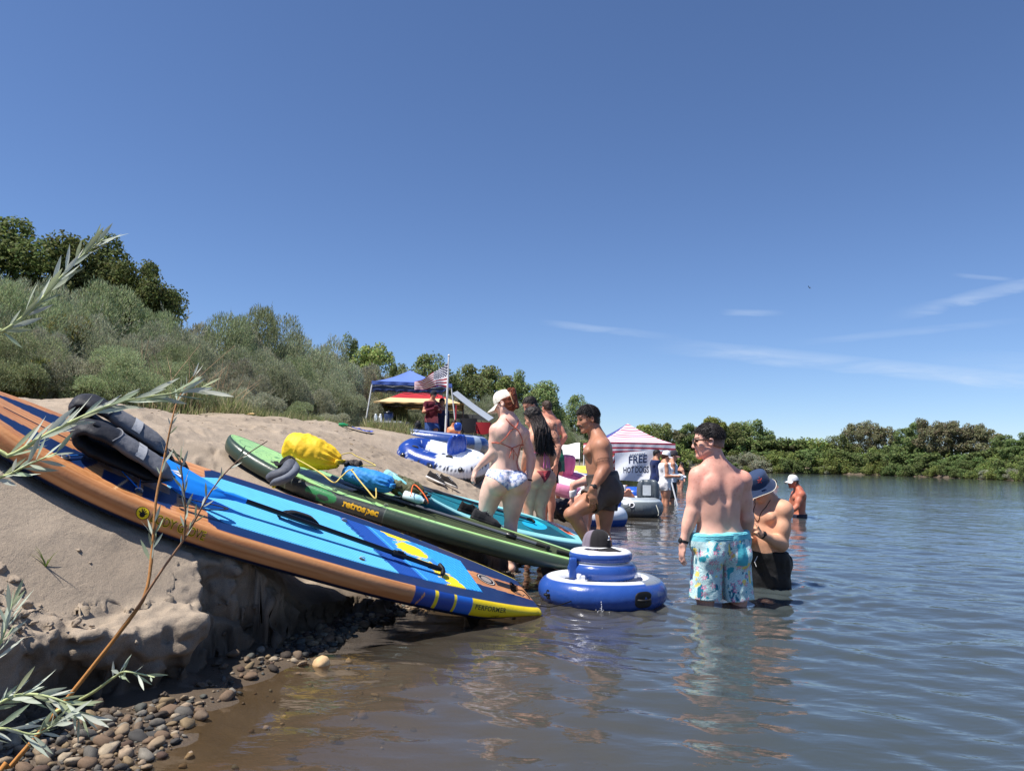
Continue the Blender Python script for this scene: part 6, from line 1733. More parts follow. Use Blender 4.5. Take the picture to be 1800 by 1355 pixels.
m = MB(); m.tube(catmull([at(478, 850, 5.93), at(480, 857, 5.93), at(484, 854, 5.93)], 8), .006, srgb(220, 200, 40), 6); m.build('zip_pull', ROPE, wpk)
# yellow cord laced over the bags
crd = MB(); YC = srgb(214, 190, 110)
crd.tube(catmull([at(520, 806, 6.30), at(542, 818, 6.24), at(566, 833, 6.14), at(587, 848, 6.06), at(600, 838, 6.18), at(616, 826, 6.32), at(630, 842, 6.20), at(645, 860, 6.10), at(660, 876, 6.04), at(661, 858, 6.10)], 90), .006, YC, 6)
crd.tube(catmull([at(616, 826, 6.34), at(640, 818, 6.46), at(660, 818, 6.52), at(627, 802, 6.60), at(616, 796, 6.62), at(600, 799, 6.6)], 40), .005, YC, 6)
tag(crd.build('tie_cord', ROPE), 'yellow cord laced over the bags of the green board', 'cord')
bt = empty('water_bottle', at(729, 871, 6.3), 'pale blue bottle lying on the green board under an orange cord', 'bottle')
m = MB(); b0, b1 = at(710, 869, 6.36), at(746, 881, 6.32); Xb = nrm(b1 - b0)
m.tube(np.array([b0, b0 + Xb * .004, lerp(b0, b1, .8), lerp(b0, b1, .92), b1]), [.02, .037, .037, .022, .02], np.array([srgb(226, 236, 240), srgb(226, 236, 240), srgb(150, 206, 226), srgb(190, 220, 230), srgb(236, 240, 240)]), 18); m.build('bottle_body', PLASTIC, bt)
m = MB(); m.tube(np.array([b1, b1 + Xb * .03]), .022, srgb(40, 42, 48), 14); m.build('cap', PLASTIC, bt)
m = MB(); m.tube(catmull([at(722, 872, 6.26), at(727, 852, 6.34), at(740, 862, 6.28), at(751, 878, 6.22), at(753, 884, 6.22)], 30), .005, srgb(232, 110, 60), 6); tag(m.build('orange_cord', ROPE), 'orange cord looped over the pale blue bottle', 'cord')

def shoe(name, c, d, up, L_, col, sole, lace, label, group, parent=None):
    d = nrm(d); up = nrm(up - d * (A(*up) @ d)); sd = np.cross(d, up); M = np.stack([d, sd, up])
    root = empty(name, c, label, 'shoe', group)
    u = np.linspace(0, 1, 30); th = np.linspace(0, 2 * np.pi, 26, endpoint=False)
    w = np.interp(u, [0, .06, .25, .45, .75, .93, 1], [.05, .24, .30, .28, .40, .28, .04]) * L_ * .42
    h = np.interp(u, [0, .05, .2, .38, .6, .85, 1], [.10, .34, .36, .30, .20, .13, .03]) * L_
    P = []
    for i in range(30):
        cs, sn = np.cos(th), np.sin(th)
        y = w[i] * np.sign(cs) * np.abs(cs) ** .8; z = np.where(sn > 0, h[i] * sn ** .9, -.006 * np.abs(sn))
        if .05 < u[i] < .40:                                          # the ankle opening dips in
            dip = np.exp(-((u[i] - .21) / .12) ** 2); z = np.where(sn > .75, z - h[i] * .55 * dip * sst(.75, .95, sn), z)
        P.append(np.stack([np.full(26, (u[i] - .5) * L_), y, z + .018], -1))
    m = MB(); m.grid(np.array(P) @ M + A(*c), col, wrap_v=True); m.build('upper', CLOTH, root)
    m = MB(); Q = []
    for i in range(30):
        cs, sn = np.cos(th), np.sin(th)
        Q.append(np.stack([np.full(26, (u[i] - .5) * L_ * 1.03), (w[i] + .004) * np.sign(cs) * np.abs(cs) ** .5, .011 + .012 * np.sign(sn) * np.abs(sn) ** .4], -1))
    m.grid(np.array(Q) @ M + A(*c), sole, wrap_v=True); m.build('sole', RUBBER, root)
    m = MB()
    for k in range(4):
        x = (.42 + .075 * k - .5) * L_; hh = np.interp(x / L_ + .5, [.38, .6, .85], [.31, .21, .13]) * L_ + .018
        m.tube(np.array([[x, -.026, hh - .012], [x + .006, 0, hh + .004], [x, .026, hh - .012]]) @ M + A(*c), .004, lace, 5)
    m.build('laces', ROPE, root)
    return root
shoe('shoe', at(829, 905, 6.50), (.9, .25, -.28), (.2, 0, 1), .26, srgb(24, 24, 26), srgb(14, 14, 15), srgb(50, 50, 54), 'black water shoe on the green board, farther left of the pair', 'pair of black shoes on the green board')
shoe('shoe', at(853, 919, 6.42), (.9, .05, -.28), (.2, 0, 1), .27, srgb(44, 44, 47), srgb(16, 16, 17), srgb(70, 70, 74), 'dark grey water shoe on the green board, nearer the woman', 'pair of black shoes on the green board')
def on_sand(px, py, y0):
    """point of the sand seen in that direction, searching outward"""
    for y in np.linspace(y0 - 2.5, y0 + 4, 130):
        q = at(px, py, y)
        if ground(q[0], q[1]) >= q[2]: return A(q[0], q[1], ground(q[0], q[1]))
    q = at(px, py, y0); return A(q[0], q[1], ground(q[0], q[1]))
sA, sB = on_sand(765, 851, 9.3), on_sand(786, 855, 9.2)
shoe('sneaker', sA + A(0, 0, .02), (.85, -.3, -.35), (.35, .1, 1), .28, srgb(34, 30, 32), srgb(222, 218, 212), srgb(220, 220, 220), 'dark canvas sneaker with white sole on the sand, left of its pair', 'pair of sneakers on the sand')
shoe('sneaker', sB + A(0, 0, .02), (.9, -.2, -.35), (.35, .1, 1), .28, srgb(40, 35, 34), srgb(206, 200, 192), srgb(200, 200, 200), 'dark canvas sneaker lying right of its pair on the sand', 'pair of sneakers on the sand')

# ---- folded life vest on the blue board
p = BOARD_POSE['wood']
vest = empty('life_vest', board_pt(p, 2.6, 0, .02), 'folded grey and black life vest on the blue board', 'life vest')
ud, wv_, nv_ = board_axes(p)
def unitv(v): return v / (np.linalg.norm(v, axis=-1, keepdims=True) + 1e-9)
def vest_panel(t0, width, lift, s_tail, s_nose, skew):
    path = [(s_tail - .02, .052, 0), (lerp(s_tail, s_nose, .5), .055, 0), (s_nose - .09, .058, 0), (s_nose - .015, .08, .3), (s_nose + .008, .115, .5), (s_nose - .03, .150, .7), (s_nose - .13, .160, .9), (lerp(s_tail, s_nose, .5), .142, 1), (s_tail + .06, .105, 1), (s_tail - .02, .070, 1)]
    Pc = catmull([board_pt(p, s, t0 + skew * k, h + lift + board_rocker(s, p['L'])) for s, h, k in path], 70)
    f = np.linspace(0, 1, 70)
    th = np.interp(f, [0, .06, .30, .42, .5, .6, .9, 1], [.010, .034, .038, .028, .030, .036, .034, .010]) * (1 + .10 * np.sin(f * 34) ** 2 * np.interp(f, [0, .5, 1], [1, .4, .6]))
    c = np.where((f < .42)[:, None], srgb(20, 20, 23), np.where((f < .70)[:, None], srgb(38, 39, 45), srgb(104, 105, 110)))
    m = MB(); m.tube(Pc, th, c, 40, flat=width / .040, up=tuple(wv_))
    v_ = m.V[0]; cen = np.repeat(Pc, 40, 0); rad_ = v_ - cen
    cr = -np.abs(vn3(v_ * A(26, 26, 26) + 3, 251)) * .55 + vn3(v_ * 11, 252) * .55 + vn3(v_ * 50, 253) * .18
    m.V[0] = v_ + unitv(rad_) * (cr * .026)[:, None]
    o = m.build('vest_panel', NYLON, vest)
    o['label'] = 'folded front panel, charcoal at the fold and grey below'
    sm = MB()                                                            # piping seam and pale webbing patch
    i = 48; T_ = nrm(Pc[i + 1] - Pc[i]); N_ = nrm(np.cross(T_, wv_)); N_ = N_ if N_ @ nv_ > 0 else -N_
    for i, hw_, colr in ((56, .024, srgb(168, 170, 174)),):
        c_ = Pc[i] + N_ * th[i]
        a_ = np.linspace(-.97, .97, 17)
        cur = np.array([Pc[i] + wv_ * width * th[i] / .040 * t * 1.0 + N_ * (th[i] * math.sqrt(1 - min(.98, t * t)) + .004) for t in a_])
        sm.grid(np.stack([cur - T_ * hw_, cur + T_ * hw_], 1), colr)
    ob = sm.build('webbing_patch', CLOTH, vest)
    sm = MB()
    cur = np.array([Pc[47] + wv_ * width * th[47] / .040 * t + N_ * (th[47] * math.sqrt(1 - min(.98, t * t)) + .002) + T_ * .03 * (1 - t * t) for t in np.linspace(-.97, .97, 17)])
    sm.tube(cur, .0035, srgb(120, 122, 128), 6); sm.build('piping', ROPE, vest)
    return Pc, th, N_
Pn_, thn, Nn_ = vest_panel(-.13, .115, .0, 2.50, 2.97, -.02)
vest_panel(.125, .115, .03, 2.54, 3.03, .0)
m = MB()                                                                 # round badge on the near panel
i = 40; m.lathe([(0, .004), (.030, .004), (.036, .002), (.036, -.004)], Pn_[i] + Nn_ * (thn[i] + .002) - wv_ * .03, srgb(34, 34, 38), 20, R=frame_z(Nn_), sy=.7)
m.build('badge', RUBBER, vest)
m = MB()
m.tube(catmull([board_pt(p, s, t, h) for s, t, h in ((2.62, -.24, .05), (2.53, -.24, .09), (2.47, -.10, .09), (2.46, .06, .08), (2.50, .22, .08))], 24), .013, srgb(22, 22, 26), 8, flat=.35)
m.tube(catmull([board_pt(p, s, t, h) for s, t, h in ((2.56, .2, .12), (2.44, .17, .10), (2.38, .10, .05), (2.41, .02, .04))], 20), .011, srgb(18, 18, 22), 8, flat=.4)
m.box(board_pt(p, 2.44, .12, .075), (.03, .02, .012), srgb(14, 14, 16), np.stack([ud, wv_, nv_]), bev=1)
m.build('side_strap', CLOTH, vest)

# ------------------------------------------------------------------ floats and rafts
def ring_float(m, c, X, Yv, Z, ax_, by_, r, cfn, nu=150, nv=36, ridge=.0, rn=60, flat=1.0, e=2.0, zoff=None):
    """an inflated loop; cfn(angle round the loop, angle round the tube: 0 outside, 90 top)"""
    t = np.linspace(0, 2 * np.pi, nu, endpoint=False); q = np.linspace(0, 2 * np.pi, nv, endpoint=False)
    ct, st_ = np.sign(np.cos(t)) * np.abs(np.cos(t)) ** (2 / e), np.sign(np.sin(t)) * np.abs(np.sin(t)) ** (2 / e)
    ctr = np.stack([ct * ax_, st_ * by_], -1); tan = np.roll(ctr, -1, 0) - np.roll(ctr, 1, 0)
    nor = np.stack([tan[:, 1], -tan[:, 0]], -1); nor /= np.linalg.norm(nor, axis=1)[:, None]
    T, Q = np.meshgrid(t, q, indexing='ij')
    rr_ = r * (1 - ridge * np.abs(np.sin(T * rn / 2)) ** .5 * np.exp(-((np.mod(Q + np.pi, 2 * np.pi) - np.pi + .3) / .55) ** 2))
    off = np.cos(Q) * rr_
    L2 = ctr[:, None] + nor[:, None] * off[..., None]
    zz = np.sin(Q) * rr_ * flat + (0 if zoff is None else zoff(T))
    P = A(*c) + L2[..., :1] * X + L2[..., 1:] * Yv + zz[..., None] * Z
    m.grid(P, cfn(T, Q), wrap_u=True, wrap_v=True)
def pick(shape, base, *rules):
    c = np.broadcast_to(np.asarray(base), shape + (3,)).copy()
    for mk_, col in rules: c[mk_] = col
    return c
EX, EY, EZ = A(1, 0, 0), A(0, 1, 0), A(0, 0, 1)
BLU, WHT, GRY = srgb(42, 78, 152), srgb(232, 234, 238), srgb(112, 114, 116)
fc = A(.718, 5.80, .075)
cool = empty('floating_cooler', fc - A(0, 0, .1), 'blue and white inflatable floating cooler with lid on the water', 'floating cooler')
m = MB()
ring_float(m, fc, EX, EY, EZ, .378, .335, .112, lambda T, Q: pick(T.shape, BLU, ((np.sin(Q) > .80) & (np.cos(Q) < .50), WHT), ((np.sin(Q) > .74) & (np.cos(Q) < .55) & (np.cos(T) > .62) , srgb(122, 128, 134)), ((np.cos(Q) < -.2) & (np.sin(Q) > 0), WHT)), ridge=.02, rn=50, flat=.98, e=2.2)
m.build('base_ring', VINYL, cool)
m = MB(); aa = np.linspace(0, 2 * np.pi, 60, endpoint=False)
rows = [np.stack([np.cos(aa) * .42 * k, np.sin(aa) * .37 * k, np.full(60, .085 - .05 * math.sin(k * 3.0)) + .006 * np.sin(aa * 17) * k], -1) for k in (.01, .4, .62, .8, .92)]
m.grid(np.array(rows) + fc, np.where((np.cos(aa)[None, :, None] > .62) & (np.array([.01, .4, .62, .8, .92])[:, None, None] > .5), srgb(128, 134, 140), srgb(226, 228, 232)), wrap_v=True)
m.build('top_sheet', VINYL, cool)
m = MB(); ring_float(m, fc + A(0.0, 0, .155), EX, EY, EZ, .205, .20, .062, lambda T, Q: pick(T.shape, BLU, ((np.sin(Q) > .93), WHT)), nu=90, nv=26, ridge=.02, rn=40, e=2.1)
m.build('chest_ring', VINYL, cool)
m = MB(); lid = fc + A(-.012, 0, .262)
ring_float(m, lid, EX, EY, EZ, .192, .188, .050, lambda T, Q: pick(T.shape, BLU, ((np.sin(Q) > .62) , WHT), ((np.sin(Q) < -.75), WHT)), nu=90, nv=26, flat=.92)
rows = [np.stack([np.cos(aa) * .20 * k, np.sin(aa) * .196 * k, .040 + .006 * np.cos(k * 9) + .002 * np.sin(aa * 8) * k], -1) for k in (.01, .3, .5, .7, .85, .98)]
m.grid(np.array(rows) + lid, WHT, wrap_v=True)
m.build('lid', VINYL, cool)
m = MB(); m.tube(np.array([lid + A(.19 * math.cos(t) * 1.02, .186 * math.sin(t) * 1.02, -.048) for t in aa]), .007, srgb(170, 166, 160), 6, closed=True); m.build('zip', ROPE, cool)
m = MB()
m.box(fc + A(-.235, -.12, .17), (.030, .035, .085), BLU, bev=1); m.build('lid_hinge', VINYL, cool)
hx = []
for (ang_, sz) in ((-1.02, (.078, .020, .046)), (-2.62, (.03, .018, .03))):
    c_ = fc + A(.378 * math.cos(ang_), .335 * math.sin(ang_), 0); n_ = nrm(A(math.cos(ang_) / .378, math.sin(ang_) / .335, 0)); t_ = np.cross(EZ, n_)
    m = MB(); m.ellip(c_ + n_ * .108, (sz[0], .012, sz[2] * 1.25), srgb(12, 12, 14), np.stack([t_, n_, EZ]), e=.7, n=14)
    m.tube(catmull([c_ + n_ * .112 - t_ * sz[0] * .7, c_ + n_ * .140 - t_ * sz[0] * .4, c_ + n_ * .143 + t_ * sz[0] * .4, c_ + n_ * .112 + t_ * sz[0] * .7], 14), .009, srgb(18, 18, 20), 8)
    m.build('grab_handle', RUBBER, cool)
m = MB()
for dx, dy in ((-.20, -.24), (.235, -.10)):
    c_ = fc + A(dx, dy, .11); m.lathe([(.0, .045), (.016, .043), (.018, .02), (.012, .0)], c_, srgb(230, 230, 234), 14)
    m.box(c_ + A(.025, .0, .02), (.02, .012, .012), srgb(226, 226, 230), bev=1)
m.build('valve', PLASTIC, cool)
m = MB()
for k, (dx, dy) in enumerate(((-.215, -.235),)):
    c_ = fc + A(dx + .03, dy - .01, .098); m.lathe([(.045, -.0), (.047, .012), (.040, .014), (.036, -.02), (.0, -.022)], c_, srgb(196, 200, 206), 20)
m.build('cup_holder', VINYL, cool)
m = MB(); m.tube(catmull([fc + A(-.30, -.20, .115), fc + A(-.27, -.205, .118), fc + A(-.28, -.22, .116), fc + A(-.24, -.215, .118)], 14), .004, srgb(60, 70, 90), 5); m.build('print_mark', PRINT, cool)
# trucker cap resting on the lid
cc_ = lid + A(-.03, -.03, .062)
F_ = nrm(A(.80, -.58, 0)); R_ = np.cross(F_, EZ)
tc = make_cap(cc_ + A(0, 0, .012), R_, F_, EZ, 1.12, srgb(38, 36, 38), srgb(34, 33, 35), srgb(122, 112, 124), .085, 'trucker_cap', None, .112)
tag(tc, 'dark trucker cap with purple-grey mesh back resting on the cooler lid', 'cap')
m = MB(); o_ = cc_ + EZ * .012
def cap_pt(a_, h_, lift=.0025):
    e_ = math.asin(min(1, max(0, h_ / .112))); rr_ = math.cos(e_) ** .62
    return o_ + (R_ * math.sin(a_) * (rr_ * .084 + lift) + F_ * (math.cos(a_) * (rr_ * .104 + lift) - .006) + EZ * (h_ - .004)) * 1.12
for pts_, colr, w_ in (([(-.42, .060), (-.30, .072), (-.14, .074), (-.08, .066)], srgb(236, 236, 240), .0045), ([(-.36, .044), (-.22, .052), (-.30, .060), (-.40, .056)], srgb(236, 110, 50), .006), ([(-.22, .050), (.02, .052), (.22, .050)], srgb(226, 226, 232), .006), ([(-.14, .062), (.1, .060)], srgb(120, 150, 210), .003)):
    m.tube(catmull([cap_pt(*q) for q in pts_], 14), w_, colr, 6, flat=.4)
m.build('embroidered_mark', PRINT, tc)
# splash of drips under the float
m = MB()
for k in range(14):
    a_ = rnd.uniform(0, 6.28); rr_ = abs(rnd.gauss(0, .03)); m.ellip(A(.655 + rr_ * math.cos(a_), 5.335 + rr_ * math.sin(a_) * .5, .003 + max(0, rnd.gauss(.004, .012))), (.002, .002, .003), (.9, .9, .92), n=5)
for k in range(4): m.ellip(A(.655 + rnd.uniform(-.004, .004), 5.335, .02 + k * .016), (.0025, .0025, .007), (.9, .9, .92), n=5)
tag(m.build('splash', GLASSY if False else surface('water_drops', .05, .8, mottle=0)), 'small splash of drips falling off the cooler rim', 'splash')

def raft(name, left, right, depth_b, r, cfn, label, ridge=.05, rn=70, tilt=0.0, e=2.6, backrest=None, group='inflatable rafts', floor=None, extra=None, lift=0.0, scoop=0.0):
    left, right = A(*left), A(*right); X = nrm(right - left); Yv = nrm(np.cross(EZ, X)); Z = np.cross(X, Yv)
    if tilt: Yv, Z = Yv * math.cos(tilt) + Z * math.sin(tilt), Z * math.cos(tilt) - Yv * math.sin(tilt)
    c = (left + right) / 2 + Z * lift; a_ = np.linalg.norm(right - left) / 2 - r
    root = empty(name, c - Z * r, label, 'raft', group)
    m = MB(); ring_float(m, c, X, Yv, Z, a_, depth_b, r, cfn, nu=220, nv=40, ridge=ridge, rn=rn, e=e, zoff=(lambda T: scoop * np.cos(T) ** 2) if scoop else None)
    m.build('tube', VINYL, root)
    if floor is not None:
        m = MB(); t = np.linspace(0, 2 * np.pi, 60, endpoint=False)
        rows = [np.stack([np.cos(t) * a_ * k, np.sin(t) * depth_b * k, -r * .35 + .03 * np.sin(np.cos(t) * a_ * k * 30) * (k < .95)], -1) for k in (.01, .3, .6, .9, 1.0)]
        P = np.array(rows) @ np.stack([X, Yv, Z]) + c; m.grid(P, floor, wrap_v=True); m.build('floor', VINYL, root)
    if backrest:
        bx, by, bw, bh, bt, colr = backrest[:6]; n_ = 3
        def fn(P):
            g_ = .10 * np.abs(np.cos(P[..., 1] * math.pi * 1.5)) 
            P = P.copy(); P[..., 0] = P[..., 0] * (.72 + g_ * 2.9); P[..., 1] *= (1.0 - .10 * np.clip(P[..., 2], 0, 1)); return P
        m = MB(); m.ellip(c + X * bx + Yv * by + Z * (r * .55 + bh), (bt, bw, bh), colr, np.stack([nrm(X + Z * .25), Yv, nrm(Z - X * .25)]) if len(backrest) < 7 else np.stack([backrest[6], np.cross(Z, backrest[6]), Z]), e=.55, n=34, fn=fn)
        m.build('backrest', VINYL, root)
    return root, c, X, Yv, Z, a_
def grip(root, c, n, t, w=.07, col=(.02, .02, .022)):
    m = MB(); m.tube(catmull([c - t * w, c - t * w * .6 + n * .045, c + t * w * .6 + n * .045, c + t * w], 14), .014, col, 8); m.ellip(c, (w * 1.2, w * .6, .01), (.03, .03, .035), np.stack([t, np.cross(n, t), n]), n=10); m.build('grab_handle', RUBBER, root)
def snow(T, Q):
    b_ = fbm2(T * 5, Q * 4, 3, 221); left_ = np.cos(T) < -.25 - .32 * np.sin(T) + .10 * np.cos(Q)
    marks = (np.abs(np.sin(Q) - .55) < .10) & (np.mod(T * 9, 1) < .5) & (fbm2(T * 9, Q * 5, 2, 222) > -.1) & (np.cos(T) > -.55)
    return pick(T.shape, srgb(226, 230, 238), (left_, srgb(28, 62, 142)), ((np.abs(np.cos(T) + .25 + .32 * np.sin(T) - .10 * np.cos(Q)) < .06) & (b_ > -.1), srgb(222, 228, 238)), (marks, srgb(40, 44, 60)), (np.sin(Q) < -.12, srgb(96, 95, 94)), ((b_ > .38) & (np.sin(Q) > .1), srgb(170, 180, 200)))
r1, c1, X1, Y1, Z1, a1 = raft('lounge_raft', at(703, 795, 11.3), at(856, 834, 10.8), .22, .215, snow, 'white and blue patterned lounge raft with blue backrest on the sand slope', ridge=.10, rn=150, tilt=.34, backrest=(.16, .12, .17, .165, .11, srgb(28, 68, 160), nrm(A(.3, -.95, .12))), floor=srgb(210, 214, 222), scoop=.04)
for s_, yy, hh in ((-.72, -.30, .15), (.42, -.36, .13)): grip(r1, c1 + X1 * (a1 + .0) * s_ + Y1 * yy * 0.6 + Z1 * .19, Z1, X1, .06)
m = MB()
for fx in (-.93, .12, .9):
    m.lathe([(.0, .012), (.030, .012), (.036, .004), (.036, -.01)], c1 + X1 * a1 * fx * 1.0 - Y1 * (.36 if abs(fx) < .5 else .22) - Y1 * .125 + Z1 * .135, srgb(26, 26, 30), 16, R=frame_z(nrm(Z1 - Y1)))
m.build('valve', PLASTIC, r1)
def navy_raft(T, Q): return pick(T.shape, srgb(40, 70, 136), (np.sin(Q) < -.05 + .12 * np.abs(np.sin(T * 60)), srgb(124, 128, 132)), ((np.abs(T - 5.95) < .10) | (np.abs(T - .35) < .10), srgb(150, 168, 190)), ((np.abs(np.sin(Q) - .92) < .03), srgb(180, 190, 205)))
r2, c2, X2, Y2, Z2, a2 = raft('long_raft', at(646, 760, 17.4), at(857, 784, 16.6), .55, .22, navy_raft, 'long navy inflatable raft lying along the top of the bank', ridge=.04, rn=130, lift=-.02)
for s_ in (-.62, -.15): grip(r2, c2 + X2 * a2 * s_ - Y2 * .85 + Z2 * .17, nrm(Z2 - Y2), X2, .08)
m = MB(); m.ellip(at(805, 750, 17.0), (.09, .08, .10), srgb(30, 72, 160), n=14, e=.7); tag(m.build('inflatable_pillow', VINYL), 'small blue inflatable pillow on the long navy raft by the sunlit child', 'pillow')
def pinkfn(T, Q): return pick(T.shape, srgb(224, 140, 176), ((np.sin(Q) > .55) & (np.cos(Q) > -.2), srgb(238, 232, 238)), ((np.abs(np.sin(Q) - .70) < .08) & (np.mod(T * 14, 1) < .55), srgb(70, 70, 84)), (np.sin(Q) < -.55, srgb(150, 90, 120)))
r3, c3, X3, Y3, Z3, a3 = raft('pink_raft', at(968, 838, 13.4), at(1046, 868, 12.6), .36, .17, pinkfn, 'pink and white lounge raft with pink headrest tilted on the shore', ridge=.08, rn=120, backrest=(-.28, .05, .18, .19, .10, srgb(216, 122, 160), nrm(A(.35, -.93, .12))), floor=srgb(236, 226, 232), group='inflatable rafts')
m = MB(); m.lathe([(.0, .012), (.025, .012), (.03, .0)], c3 - Y3 * .50 + Z3 * .06 + X3 * .1, srgb(60, 40, 60), 14, R=frame_z(-Y3)); m.build('valve', PLASTIC, r3)
def tubefn(T, Q): return pick(T.shape, srgb(230, 234, 240), (np.sin(Q) < -.10, srgb(26, 78, 160)), (np.sin(Q) > .82, srgb(40, 96, 190)))
r4, c4, X4, Y4, Z4, a4 = raft('seat_tube', A(.92, 12.75, .13), A(1.99, 12.65, .13), .36, .21, tubefn, 'round white and blue ribbed river tube behind the moustached man', ridge=.10, rn=110, e=2.0, backrest=(.25, .05, .26, .21, .17, srgb(28, 92, 188)))
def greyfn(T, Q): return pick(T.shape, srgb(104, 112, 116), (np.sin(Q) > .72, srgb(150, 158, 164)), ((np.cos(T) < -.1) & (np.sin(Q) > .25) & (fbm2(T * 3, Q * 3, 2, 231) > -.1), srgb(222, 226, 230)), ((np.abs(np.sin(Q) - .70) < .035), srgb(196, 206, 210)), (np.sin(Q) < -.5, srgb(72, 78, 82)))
r5, c5, X5, Y5, Z5, a5 = raft('grey_raft', A(2.02, 15.0, .17), A(3.02, 14.7, .17), .38, .205, greyfn, 'grey river raft with dark backrest floating beside the wading people', ridge=.07, rn=120, e=2.3, backrest=(.22, .05, .23, .22, .15, srgb(84, 92, 98), nrm(A(-.2, -.97, .1))), floor=srgb(160, 168, 176))
m = MB(); q_ = c5 + X5 * .22 + Z5 * (.205 * .55 + .22) - Y5 * .125; m.grid(np.array([[q_ + X5 * x - Z5 * z + Y5 * .0 for z in (-.11, .09)] for x in (-.09, -.01, .07)]), srgb(196, 202, 206)); m.build('mesh_panel', CLOTH, r5)
m = MB()
m.lathe([(.030, .0), (.042, .012), (.055, .0)], c5 + X5 * -.02 - Y5 * .575 + Z5 * .07, srgb(236, 236, 238), 18, R=frame_z(nrm(-Y5 + Z5 * .3))); m.lathe([(0, .004), (.034, .004)], c5 + X5 * -.02 - Y5 * .575 + Z5 * .07, (.02, .02, .02), 14, R=frame_z(nrm(-Y5 + Z5 * .3)))
m.build('rope_eyelet', PLASTIC, r5)
m = MB(); m.tube(catmull([c5 + X5 * -.02 - Y5 * .59 + Z5 * .07, c5 + X5 * -.2 - Y5 * .62 - Z5 * .03, c5 - X5 * .40 - Y5 * .58 - Z5 * .12], 14), .007, srgb(60, 62, 66), 5); m.tube(catmull([c5 + X5 * .42 - Y5 * .42 + Z5 * .08, c5 + X5 * .47 - Y5 * .44 - Z5 * .06, c5 + X5 * .46 - Y5 * .43 - Z5 * .12], 10), .009, srgb(226, 226, 210), 5); m.build('rope', ROPE, r5)
def kay(T, Q): return pick(T.shape, srgb(70, 74, 82), (np.cos(T) > .72, srgb(70, 190, 214)), (np.sin(Q) > .7, srgb(110, 114, 124)))
raft('kayak', A(2.35, 17.4, .16), A(2.92, 17.3, .16), .22, .15, kay, 'small charcoal inflatable with turquoise tip floating beyond the grey raft', ridge=.05, rn=60, e=1.8)
def bw(T, Q): return pick(T.shape, srgb(34, 86, 180), ((np.cos(T) > .45) & (np.sin(Q) > -.2), srgb(228, 232, 238)), (np.sin(Q) < -.3, srgb(120, 126, 132)))
raft('river_raft', A(2.75, 19.6, .2), A(4.0, 19.4, .2), .45, .21, bw, 'blue and white raft floating under the hot dog banner', ridge=.05, rn=90)
def yb(T, Q): return pick(T.shape, srgb(30, 86, 190), (np.sin(Q) > .6, srgb(236, 218, 90)), (np.abs(np.sin(Q) - .4) < .12, srgb(232, 234, 238)))
raft('blue_raft', at(1012, 828, 16.4), at(1048, 842, 15.8), .3, .16, yb, 'blue raft with yellow edge standing behind the pink raft', ridge=.05, rn=60)

# dark duffel on the shingle and towel, bottle, sticks on the sand
bag('duffel_bag', at(976, 893, 10.6), at(1012, 900, 10.3), [(0, .08), (.08, .16), (.5, .19), (.92, .16), (1, .08)], (40, 38, 44), 'crumpled black duffel bag at the water edge behind the teal board', 'bag', crump=.16, seed=7, flat=.85, parts=False)
tw = on_sand(628, 760, 14.5); m = MB(); uu = np.linspace(-1, 1, 20)
U_2, V_2 = np.meshgrid(uu, uu, indexing='ij')
tx, ty = tw[0] + U_2 * .24, tw[1] + V_2 * .2
tz = terr(tx.ravel(), ty.ravel(), False).reshape(tx.shape) + .03 + .03 * np.abs(fbm2(U_2 * 3, V_2 * 3, 2, 241))
m.grid(np.stack([tx, ty, tz], -1), np.where((np.mod(U_2 * 3, 1) < .3)[..., None], srgb(30, 34, 60), srgb(74, 96, 190))); tag(m.build('towel', CLOTH), 'blue beach towel spread on the sand near the grass', 'towel')
gb_ = on_sand(602, 757, 14.2); m = MB(); m.tube(np.array([gb_ + A(-.06, 0, .03), gb_ + A(.035, 0, .03), gb_ + A(.05, 0, .03), gb_ + A(.08, 0, .03)]), [.028, .028, .014, .012], srgb(40, 150, 90), 12); tag(m.build('bottle', PLASTIC), 'green bottle lying on the sand beside the blue towel', 'bottle')

